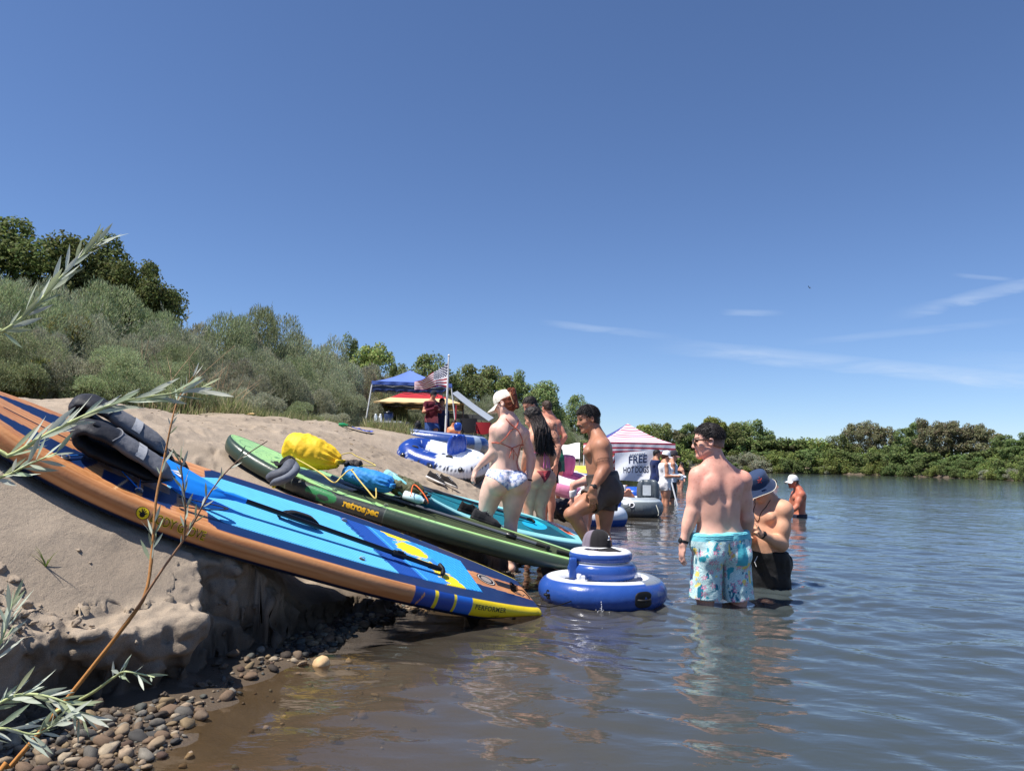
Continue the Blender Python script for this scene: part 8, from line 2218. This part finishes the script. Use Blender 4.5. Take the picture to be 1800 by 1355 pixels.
yb_ = willow(41, 20, 4000, .75, .38, (.30, .29, .10), ln=.06, wd=.016, name='yellow_shrub'); q = base_of(48, 618, 9.0)
yb_.location = q[:3]; tag(yb_, 'low yellow-green shrub at the sand edge in front of the willows, far left', 'bush')
yb2 = clone(yb_, (base_of(128, 560, 11.5)[0], 11.5, base_of(128, 540, 11.5)[2] + .9), 1.0, (.9, .9, 1.1), 'yellowing green shrub growing up among the grey willows', None)
# dark cottonwoods above them
dk = (.125, .155, .052)
dprot = [tree(51, 8.0, 2.4, 60, 30000, dk, .135, .11, .2, .60, clump=.34, name='cottonwood_tree'), tree(52, 7.5, 2.1, 54, 27000, dk, .135, .11, .2, .58, clump=.36, name='cottonwood_tree')]
dl = ['tall dark green tree at the far left above the willows', 'dark green tree second from the left above the willows', 'dark green tree third from the left, rising behind the willows', 'dark green tree standing lowest and farthest right of the dark group', 'dark tree beyond the left edge of the dark group']
ds = []
for (px, ty, Y, w, k) in ((38, 396, 24, 1.0, 0), (128, 402, 25, .95, 1), (196, 432, 26, .85, 0), (258, 446, 25, .62, 1), (-70, 390, 24, 1.05, 0)):
    x, y, z, h = base_of(px, ty, Y); ds.append((x, y, z, (w, h / (8.0 if k == 0 else 7.5)), k))
put_copies(dprot, ds, lambda n, x, y, s, k: (dl[n], 'dark trees above the willows'), 'tree', None)
# cottonwoods behind the camp
mg = (.215, .26, .105)
mprot = [tree(61, 7.0, 2.1, 34, 12000, mg, .175, .13, .35, .62, clump=.34, name='cottonwood_tree'), tree(62, 7.0, 1.9, 28, 10500, A(*mg) * A(1.15, 1.1, .9), .175, .13, .38, .66, clump=.34, name='cottonwood_tree'), tree(63, 6.5, 2.3, 38, 13000, A(*mg) * .85, .175, .13, .3, .6, clump=.32, name='cottonwood_tree')]
ms = []; mlab = []
for (px, ty, Y, w, k, lb) in ((655, 600, 42, .8, 1, 'bright green tree top above the willows left of the blue canopy'), (618, 600, 44, .45, 2, 'small green tree top at the left of the bright green one'), (702, 631, 50, .5, 0, 'small tree top just left of the blue canopy peak'), (752, 630, 50, 1.05, 2, 'tree directly behind the striped flag'), (792, 652, 52, .75, 0, 'green tree just right of the flagpole'),
                          (848, 634, 54, 1.0, 0, 'tall tree left of the capped woman, highest behind the camp'), (884, 656, 54, .75, 1, 'yellowish tree right behind the white cap'), (912, 660, 55, .6, 2, 'slim tree behind the red hair bun'), (943, 664, 54, .95, 0, 'dark tree above the long-haired woman'), (968, 700, 60, .6, 2, 'low tree at right of the dark tree behind the women'),
                          (1012, 699, 64, .9, 2, 'lone tree rising left of the moustached man'), (985, 722, 70, .6, 1, 'small round tree between the women and the moustached man'), (1032, 712, 66, .6, 0, 'small tree directly behind the head of the moustached man')):
    x, y, z, h = base_of(px, ty, Y); ms.append((x, y, z, (w * max(.8, h / 7.0), h / (7.0 if k < 2 else 6.5)), k)); mlab.append(lb)
put_copies(mprot, ms, lambda n, x, y, s, k: (mlab[n], 'trees behind the camp'), 'tree', None)
# far bank
fg = (.195, .235, .09)
fprot = [tree(71, 7.5, 2.9, 40, 7500, fg, .30, .22, .25, .58, clump=.34, name='riverside_tree'), tree(72, 7.5, 2.5, 34, 7000, A(*fg) * A(.80, .88, .85), .30, .22, .22, .56, clump=.36, name='riverside_tree'),
         tree(73, 8.0, 2.8, 36, 6000, (.215, .21, .115), .28, .20, .35, .66, clump=.28, limb_col=(.26, .23, .2), name='riverside_tree'), tree(74, 7.0, 2.6, 38, 7500, A(*fg) * A(1.25, 1.18, .85), .30, .22, .22, .56, clump=.36, name='riverside_tree')]
fs = []; flb = []
kn_ = ['mid green', 'dark green', 'thin brownish', 'fresh green']
def fbY(px): return np.interp(px, [1100, 1180, 1300, 1400, 1500, 1600, 1700, 1800, 1900, 2050], [88, 95, 108, 101, 99, 92, 82, 73, 66, 60])
_sp = np.linspace(1060, 2100, 105); _ys = np.linspace(45, 125, 400)
_sy = []
for _p in _sp:
    _d = ray(_p, 830); _x = _d[0] / _d[1] * _ys; _h = terr(_x, _ys, False); _i = np.argmax(_h > .02); _sy.append(_ys[_i])
def shoreY(px): return float(np.interp(px, _sp, _sy))
ftrees = [(1128, 748, 3), (1160, 742, 0), (1188, 752, 2), (1207, 745, 1), (1228, 748, 2), (1250, 735, 3), (1278, 741, 0), (1300, 745, 1), (1322, 737, 0), (1346, 757, 1), (1372, 774, 2), (1396, 772, 2), (1415, 770, 0), (1446, 778, 3), (1478, 762, 0), (1505, 738, 2), (1530, 742, 2), (1556, 748, 2),
          (1588, 752, 1), (1606, 743, 1), (1636, 733, 2), (1662, 738, 2), (1690, 738, 2), (1712, 744, 2), (1736, 750, 2), (1762, 764, 1), (1788, 772, 1), (1812, 760, 1), (1850, 750, 0), (1900, 745, 1), (1960, 740, 0), (1110, 752, 0), (1090, 760, 1), (1070, 768, 0)]
for i, (px, ty, k) in enumerate(ftrees):
    Y = shoreY(px) + rnd.uniform(6, 10); x, y, z, h = base_of(px, ty, Y); H0 = (7.5, 7.5, 8.0, 7.0)[k]
    fs.append((x, y, z, (max(.55, min(1.2, h / 7.5)) * rnd.uniform(.9, 1.1), h / H0 * 1.0), k))
    flb.append('%s tree on the far bank %s' % (kn_[k], landmark(px)))
put_copies(fprot, fs, lambda n, x, y, s, k: (flb[n], 'trees on the far bank'), 'tree', None)
sprot = [tree(81, 2.6, 1.7, 22, 2400, A(*fg) * A(.72, .80, .74), .28, .20, .1, .50, clump=.42, name='riverside_shrub'), tree(82, 2.4, 1.8, 22, 2000, A(*fg) * A(1.0, 1.0, .8), .28, .20, .1, .50, clump=.42, name='riverside_shrub'), tree(83, 2.3, 1.6, 22, 2200, (.30, .31, .22), .28, .10, .1, .50, clump=.42, name='riverside_shrub')]
ss_ = []; sinfo = []
for row in range(4):
    px = 1075.0
    while px < 1850:
        Y = shoreY(px) + (-.3, 1.6, 4.2, 7.2)[row] + rnd.uniform(-.3, .5); k = 2 if (1215 < px < 1345 and row < 2 and rnd.random() < .75) else rnd.choice((0, 0, 1, 0, 1, 2) if row == 0 else (0, 0, 1))
        ty = (812, 797, 786, 776)[row] + rnd.uniform(-8, 12) + (px - 1285) * .0175 + (6 if px > 1650 else 0)
        x, y, z, h = base_of(px, ty, Y); s_ = max(.4, h / 2.4)
        ss_.append((x, y, z, (s_ * rnd.uniform(.85, 1.25), s_), k)); sinfo.append((row, px)); px += 1300 / Y * s_ * (1.9, 2.0, 2.4, 2.6)[row] * rnd.uniform(.8, 1.2)
put_copies(sprot, ss_, lambda n, x, y, s, k: ('%s far-bank shrub %s, %s' % (('dark green', 'bright green', 'silvery')[k], ('at the water', 'in second row', 'high up', 'under the trees')[sinfo[n][0]], landmark(sinfo[n][1])), 'shrubs along the far bank'), 'bush', None)

# grass and dry stalks where sand meets the willows
g = np.random.default_rng(91); pts = []
for _ in range(3600):
    px = g.uniform(390, 720) if g.random() < .9 else g.uniform(250, 980); Y = np.interp(px, *fpx) * g.uniform(.86, 1.05)
    if 640 < px < 720: Y = g.uniform(14.5, 20)
    d = ray(px, 780); x = d[0] / d[1] * Y; pts.append((x, Y))
pts = np.array(pts); gz2 = terr(pts[:, 0], pts[:, 1], False); ok = poly_dist(pts[:, 0], pts[:, 1], CLIFF) > 3.3; pts = pts[ok]; gz2 = gz2[ok]
n = len(pts); k = 7; B = np.repeat(np.c_[pts, gz2 - .02], k, 0) + np.c_[g.normal(0, .05, (n * k, 2)), np.zeros(n * k)]
D = unit(np.c_[g.normal(0, .35, (n * k, 2)), np.ones(n * k)]); S = unit(np.cross(D, g.normal(0, 1, (n * k, 3)))); ln_ = g.uniform(.10, .36, n * k) * np.repeat(g.uniform(.5, 1.2, n), k)
dry = g.random(n * k) < .35
c = np.where(dry[:, None], A(.40, .35, .20), A(.22, .25, .10)) * g.uniform(.7, 1.3, (n * k, 1))
V, q, C = leaf_cards(B, D, S, ln_, .012, c)
gr = mk('grass', V, [q], LEAF, None, col=C, smooth=False); gr['kind'] = 'stuff'; tag(gr, 'green and straw-coloured grass fringe between sand and willows', 'grass', kind='stuff')
for (pa, pb_, Y, r_, lb) in ((((384, 712), (397, 716), 11.0, .022, 'pale driftwood stick at the foot of the willows')), (((430, 724), (447, 731), 11.6, .016, 'bent dry stalk fallen on the sand by the grass'))):
    a_, b_ = on_sand(*pa, Y), on_sand(*pb_, Y); m = MB(); m.tube(catmull([a_ + EZ * .03, lerp(a_, b_, .5) + EZ * .06, b_ + EZ * .03], 10), np.linspace(r_, r_ * .5, 10), srgb(206, 178, 130), 7); tag(m.build('stick', BARK), lb, 'stick')
bare = MB()
for k in range(46):
    px = rnd.choice((345, 360, 380, 395, 300, 250)) + rnd.uniform(-25, 25); Y = np.interp(px, *fpx) * .98; d = ray(px, 780); x = d[0] / d[1] * Y; z = ground(x, Y)
    b0 = A(x, Y, z); t_ = b0 + A(rnd.gauss(0, .35), rnd.gauss(0, .2), rnd.uniform(.5, 1.1)); bare.tube(catmull([b0, lerp(b0, t_, .5) + A(rnd.gauss(0, .06), 0, .05), t_], 7), np.linspace(.007, .002, 7), srgb(176, 150, 120), 4)
bs = bare.build('dead_twigs', BARK); bs['kind'] = 'stuff'; tag(bs, 'bare dry twigs standing before the willows above the sand', 'twigs', kind='stuff')

# ------------------------------------------------------------------ stones and clods on the bank
def blob(seed, col, rough=.30, sq=(1, .8, .6), sub=2, mat=None, name='pebble'):
    import bmesh
    bm = bmesh.new(); bmesh.ops.create_icosphere(bm, subdivisions=sub, radius=1.0)
    V = np.array([v.co[:] for v in bm.verts]); F_ = np.array([[v.index for v in f.verts] for f in bm.faces]); bm.free()
    V = V * (1 + rough * vn3(V * 1.3 + seed * 3.7, seed)[:, None] * 2 + rough * .5 * vn3(V * 3.1 + seed, seed + 1)[:, None]) * A(*sq)
    c = A(*col) * (1 + .35 * vn3(V * 3, seed + 2)[:, None] + .4 * sst(.2, .3, vn3(V * 4.5, seed + 3))[:, None])
    return V, F_, np.clip(c, 0, 1)
pcol = [srgb(*c) for c in ((118, 112, 102), (92, 88, 82), (66, 64, 62), (136, 118, 96), (108, 92, 76), (84, 66, 56), (150, 136, 116), (58, 50, 44), (112, 92, 74), (98, 82, 64), (82, 82, 76), (144, 126, 106), (52, 52, 52), (126, 108, 82))]
pm = []
for i, c_ in enumerate(pcol):
    V, F_, C = blob(300 + i, c_, .36, (1, rnd.uniform(.7, .95), rnd.uniform(.5, .75)))
    o = mk('pebble', V, [F_], STONE, None, col=C); pm.append(o.data); bpy.data.objects.remove(o)
cand = []
g = np.random.default_rng(95)
xs = g.uniform(-2.4, .3, 60000); ys = g.uniform(1.9, 7.4, 60000)
dw_ = poly_dist(xs, ys, WATER_EDGE); dc_ = poly_dist(xs, ys, CLIFF)
den = np.where(ys < 3.25, 1.0, np.where(ys < 3.9, .10, np.where(ys < 4.15, .35, .9)))
den = den * np.where(ys < 3.25, sst(.0, .10, dw_), sst(-.16, -.02, dw_)) * sst(.02, -.05, dc_)
far_ = (g.random(60000) < .012) & (dw_ > -.8) & (dc_ < -.02)
ok = (g.random(60000) < den) | far_
xs, ys, dw_ = xs[ok], ys[ok], dw_[ok]
sz = np.exp(g.normal(math.log(.0115), .48, len(xs))) ; sz = np.clip(sz, .005, .031)
zs = terr(xs, ys, False); zx = terr(xs + .02, ys, False); zy = terr(xs, ys + .02, False)
ok = (zs < .085) & (np.hypot(zx - zs, zy - zs) < .016); xs, ys, dw_, sz, zs = xs[ok], ys[ok], dw_[ok], sz[ok], zs[ok]
score = sz / ys * (1 + .0 * xs); vis = np.array([(lambda u: 0 < 900 + FPX * (u @ _r) / (u @ _f) < 1800 and 677 - FPX * (u @ _u) / (u @ _f) < 1355)(A(x, y, z) - CAM0) for x, y, z in zip(xs, ys, zs)])
order = np.argsort(-(score * vis)); taken = []; big = []
for i in order:
    if len(big) >= 296: break
    if not vis[i]: continue
    if all((xs[i] - xs[j]) ** 2 + (ys[i] - ys[j]) ** 2 > (.82 * (sz[i] + sz[j])) ** 2 for j in big): big.append(i)
for i in big:
    o = bpy.data.objects.new('pebble', pm[rnd.randrange(len(pm))]); COL.objects.link(o)
    o.location = (xs[i], ys[i], zs[i] + sz[i] * .28); s_ = sz[i]; o.scale = (s_ * rnd.uniform(.9, 1.25), s_ * rnd.uniform(.85, 1.15), s_ * rnd.uniform(.8, 1.1)); o.rotation_euler = (rnd.gauss(0, .3), rnd.gauss(0, .3), rnd.uniform(0, 6.28))
    o.parent = bank
V0, F0, _ = blob(399, (.2, .2, .2), .22, (1, .85, .65), 1)
m = MB(); bs_ = set(big); cnt = 0
for i in order[::-1]:
    if i in bs_ or cnt > 4200: continue
    s_ = min(sz[i], .016); a_ = rnd.uniform(0, 6.28); Rz = A([math.cos(a_), math.sin(a_), 0], [-math.sin(a_), math.cos(a_), 0], [0, 0, 1]).reshape(3, 3)
    m.add((V0 * A(1.1, .9, rnd.uniform(.7, 1.1)) * s_) @ Rz + A(xs[i], ys[i], zs[i] + s_ * .25), tris=F0, col=pcol[rnd.randrange(14)] * rnd.uniform(.7, 1.2)); cnt += 1
gv = m.build('gravel', STONE, bank); gv['kind'] = 'stuff'
V, F_, C = blob(401, srgb(206, 172, 128), .22, (1, .9, .8)); q_ = onz_ = A(*at(565, 1167, 3.9)); zz_ = ground(q_[0], q_[1])
rk = mk('rock', V * .048 + A(q_[0], q_[1], max(zz_, -.02) + .022), [F_], STONE, None, col=C); tag(rk, 'pale tan rock standing alone in the shallows below the blue board', 'rock')
SAND = bpy.data.materials['sand']
cm = []
for i in range(7):
    V, F_, C = blob(420 + i, (.3, .25, .2), .55, (1, rnd.uniform(.7, 1), rnd.uniform(.6, .9)), 3); o = mk('sand_clod', V, [F_], SAND, None, col=C); cm.append(o.data); bpy.data.objects.remove(o)
n_ = 0; tries = 0
while n_ < 260 and tries < 20000:
    tries += 1
    x, y = rnd.uniform(-3.0, -1.25), rnd.uniform(2.2, 4.3)
    d_ = float(poly_dist(np.array([x]), np.array([y]), CLIFF)[0])
    pr = .9 if (0 < d_ < .5 and y < 3.15) else (.5 if -.16 < d_ < .0 else .02)
    if d_ < -.16 or -.02 < d_ < .06 or rnd.random() > pr: continue
    s_ = min(.034, math.exp(rnd.gauss(math.log(.012), .55)))
    if d_ < 0 and s_ > .02: s_ = .02
    o = bpy.data.objects.new('sand_clod', cm[rnd.randrange(7)]); COL.objects.link(o); gz_c = ground(x, y) if d_ > 0 else float(terr(np.array([x]), np.array([y]), False, True)[1][0])
    o.location = (x, y, gz_c + s_ * .3); o.scale = (s_ * rnd.uniform(.9, 1.4), s_, s_ * rnd.uniform(.8, 1.1)); o.rotation_euler = (rnd.gauss(0, .4), rnd.gauss(0, .4), rnd.uniform(0, 6.28)); o.parent = bank; n_ += 1

# ------------------------------------------------------------------ the willow sprigs close to the camera, a sprout and roots on the bank
lv = []
for i in range(6):
    u = np.linspace(0, 1, 9); w = .5 * np.array([.03, .30, .62, .88, 1.0, .94, .74, .42, .02]); cv = rnd.uniform(-.25, .35); tw_ = rnd.uniform(-.5, .5)
    P = []
    for a_, wd_ in zip(u, w):
        ct, st2 = math.cos(tw_ * a_), math.sin(tw_ * a_)
        P.append([[a_ - .05 * cv * a_, s_ * wd_ * .13 * ct, cv * a_ * a_ * .5 + .030 * (abs(s_) - .5) * wd_ + s_ * wd_ * .13 * st2] for s_ in (-1, 0, 1)])
    col_ = np.broadcast_to(srgb(*((176, 186, 166), (188, 196, 178), (156, 170, 140), (192, 200, 184), (168, 176, 140), (200, 204, 190))[i]), (9, 3, 3)).copy(); col_[:, 1] *= 1.12
    m = MB(); m.grid(np.array(P), col_); o = m.build('leaf', LEAF); lv.append(o.data); bpy.data.objects.remove(o)
def sprig(name, label, stems, leaf_runs, group='willow sprigs in front of the camera'):
    """stems: (points, r0, r1, colour); leaf_runs: (stem index, from, to, count, length, angle)"""
    root = empty(name, stems[0][0][0], label, 'plant', group); cur = []
    for pts_, r0, r1, col_ in stems:
        P = catmull(pts_, 40); cur.append(P); m = MB(); m.tube(P, np.linspace(r0, r1, 40) * (1 + .12 * np.sin(np.linspace(0, 40, 40)) ** 8), np.array([lerp(srgb(*col_[0]), srgb(*col_[1]), t) for t in np.linspace(0, 1, 40)]), 7); m.build('stem', BARK, root)
    bpy.context.view_layer.update()
    for (si, f0, f1, cnt_, ln_, ang) in leaf_runs:
        P = cur[si]
        for k in range(cnt_):
            t = lerp(f0, f1, (k + rnd.uniform(0, .8)) / cnt_); i = min(38, int(t * 39)); o_ = P[i]; d = nrm(P[i + 1] - P[i])
            az_ = k * 2.4 + rnd.uniform(-.5, .5); s1 = nrm(np.cross(d, A(0, 1, .01))); s2 = np.cross(d, s1)
            out_ = s1 * math.cos(az_) + s2 * math.sin(az_) * .8
            a_ = ang * rnd.uniform(.7, 1.3); D_ = nrm(d * math.cos(a_) + out_ * math.sin(a_)); L_ = ln_ * rnd.uniform(.65, 1.25)
            sd_ = nrm(np.cross(nrm(A(rnd.gauss(0, .6), -1, rnd.gauss(.3, .6))), D_)); up_ = np.cross(D_, sd_)
            M = Matrix(((D_[0], sd_[0], up_[0], o_[0]), (D_[1], sd_[1], up_[1], o_[1]), (D_[2], sd_[2], up_[2], o_[2]), (0, 0, 0, 1))) @ Matrix.Diagonal((L_, L_, L_, 1))
            o = bpy.data.objects.new('leaf', lv[rnd.randrange(6)]); COL.objects.link(o); o.parent = root; o.matrix_parent_inverse = world_of(root).inverted(); o.matrix_basis = M
    return root
W3 = lambda px, py, Y: at(px, py, Y)
STEM = ((176, 120, 60), (160, 120, 86)); PALE = ((190, 196, 130), (186, 196, 150)); BROWN = ((150, 112, 84), (128, 108, 96))
sprig('willow_sprig', 'tall forked willow stem with few leaves rising across the boards in front of the camera',
      [([A(-1.02, 1.12, ground(-1.6, 1.1)), W3(-30, 1400, 1.22), W3(20, 1345, 1.25), W3(100, 1250, 1.27), W3(230, 1085, 1.3), W3(258, 1035, 1.31), W3(268, 960, 1.33), W3(274, 880, 1.35), W3(288, 810, 1.37), W3(300, 750, 1.38), W3(314, 700, 1.40), W3(345, 655, 1.41)], .0046, .0010, STEM),
       ([W3(240, 1070, 1.3), W3(286, 1000, 1.29), W3(322, 950, 1.28), W3(345, 910, 1.28), W3(372, 862, 1.27), W3(412, 815, 1.27), W3(470, 775, 1.27)], .0022, .0008, BROWN),
       ([W3(95, 1252, 1.27), W3(160, 1218, 1.24), W3(200, 1190, 1.22), W3(222, 1180, 1.2), W3(272, 1190, 1.18)], .0030, .0010, PALE),
       ([W3(324, 948, 1.28), W3(326, 900, 1.26), W3(322, 850, 1.25), W3(316, 800, 1.24)], .0018, .0008, BROWN)],
      [(0, .90, .99, 12, .030, .6), (0, .68, .78, 5, .030, .5), (1, .30, .95, 16, .026, .55), (2, .50, .98, 12, .036, .65), (3, .15, 1.0, 16, .034, .45), (0, .52, .60, 10, .042, .5), (0, .80, .86, 5, .022, .6)])
sprig('willow_sprig', 'leafy silver willow sprig reaching in from the left across the nose of the blue board',
      [([A(-1.35, 1.05, ground(-1.8, 1.0)), A(-1.12, 1.1, .62), W3(-60, 835, 1.18), W3(20, 800, 1.2), W3(80, 765, 1.21), W3(150, 730, 1.23), W3(220, 704, 1.25), W3(300, 692, 1.27), W3(372, 680, 1.29)], .0050, .0011, PALE),
       ([W3(-50, 850, 1.18), W3(10, 836, 1.16), W3(50, 816, 1.15), W3(100, 796, 1.14)], .0026, .0010, PALE)],
      [(0, .36, .98, 36, .056, .42), (1, .05, 1.0, 22, .048, .5)])
sprig('willow_sprig', 'willow sprig with long pale leaves rising against the dark trees at upper left',
      [([A(-1.5, 1.1, ground(-1.9, 1.1)), A(-1.25, 1.12, .9), W3(-60, 615, 1.2), W3(10, 580, 1.21), W3(60, 540, 1.22), W3(105, 490, 1.23), W3(150, 445, 1.24), W3(182, 420, 1.25)], .0046, .0011, PALE)],
      [(0, .38, .98, 34, .052, .40)])
sprig('willow_sprig', 'dense clump of willow leaves in the bottom left corner',
      [([A(-1.2, 1.0, ground(-1.7, 1.0)), W3(-90, 1330, 1.1), W3(-20, 1250, 1.12), W3(40, 1220, 1.13), W3(110, 1232, 1.14), W3(150, 1262, 1.15)], .0040, .0010, PALE),
       ([A(-1.2, 1.0, ground(-1.7, 1.0)), W3(-80, 1250, 1.1), W3(-20, 1170, 1.12), W3(8, 1110, 1.13), W3(22, 1060, 1.14)], .0034, .0010, PALE),
       ([W3(-60, 1300, 1.1), W3(0, 1280, 1.1), W3(60, 1290, 1.12), W3(100, 1270, 1.12)], .0026, .0010, PALE)],
      [(0, .40, 1.0, 34, .050, .6), (1, .40, 1.0, 24, .046, .5), (2, .1, 1.0, 24, .046, .6)])
sp = on_sand(80, 1003, 3.0); spr = empty('grass_sprout', sp, 'small green sprout growing alone on the sand lumps at left', 'plant')
for k in range(6):
    a_ = rnd.uniform(0, 6.28); m = MB(); e_ = A(math.cos(a_), math.sin(a_) * .6, rnd.uniform(.5, 1.3)) * .07; sd_ = nrm(np.cross(e_, EZ))
    C_ = catmull([sp, sp + e_ * .5 + EZ * .012, sp + e_], 7); w_ = np.linspace(.0035, .0004, 7)[:, None] * sd_; m.grid(np.stack([C_ - w_, C_, C_ + w_], 1), srgb(104, 120, 60)); m.build('blade', LEAF, spr)

m = MB(); k = 0
while k < 150:                                                           # bits of stalk and bark blown over the sand
    x, y = rnd.uniform(-4.4, .6), rnd.uniform(2.6, 12)
    d_ = float(poly_dist(np.array([x]), np.array([y]), CLIFF)[0])
    if d_ < .45: continue
    if any(abs(((A(x, y, 0) - A(q['x'][0], q['x'][1], 0)) @ board_axes(q)[1])) < q['W'] + .2 and y < 8.5 for q in BOARD_POSE.values()): continue
    z = ground(x, y); a_ = rnd.uniform(0, 6.28); l_ = rnd.uniform(.008, .035) * (1 + y * .05); e_ = A(math.cos(a_), math.sin(a_), rnd.uniform(-.1, .3)) * l_
    m.tube(np.array([A(x, y, z + .004) - e_, A(x, y, z + .008), A(x, y, z + .006) + e_]), rnd.uniform(.0015, .004), srgb(*rnd.choice(((70, 54, 40), (96, 78, 58), (150, 126, 92), (50, 42, 34)))), 4); k += 1
lt_ = m.build('litter', BARK); lt_['kind'] = 'stuff'; tag(lt_, 'scattered bits of stalk and bark lying on the sand slope', 'litter', kind='stuff')
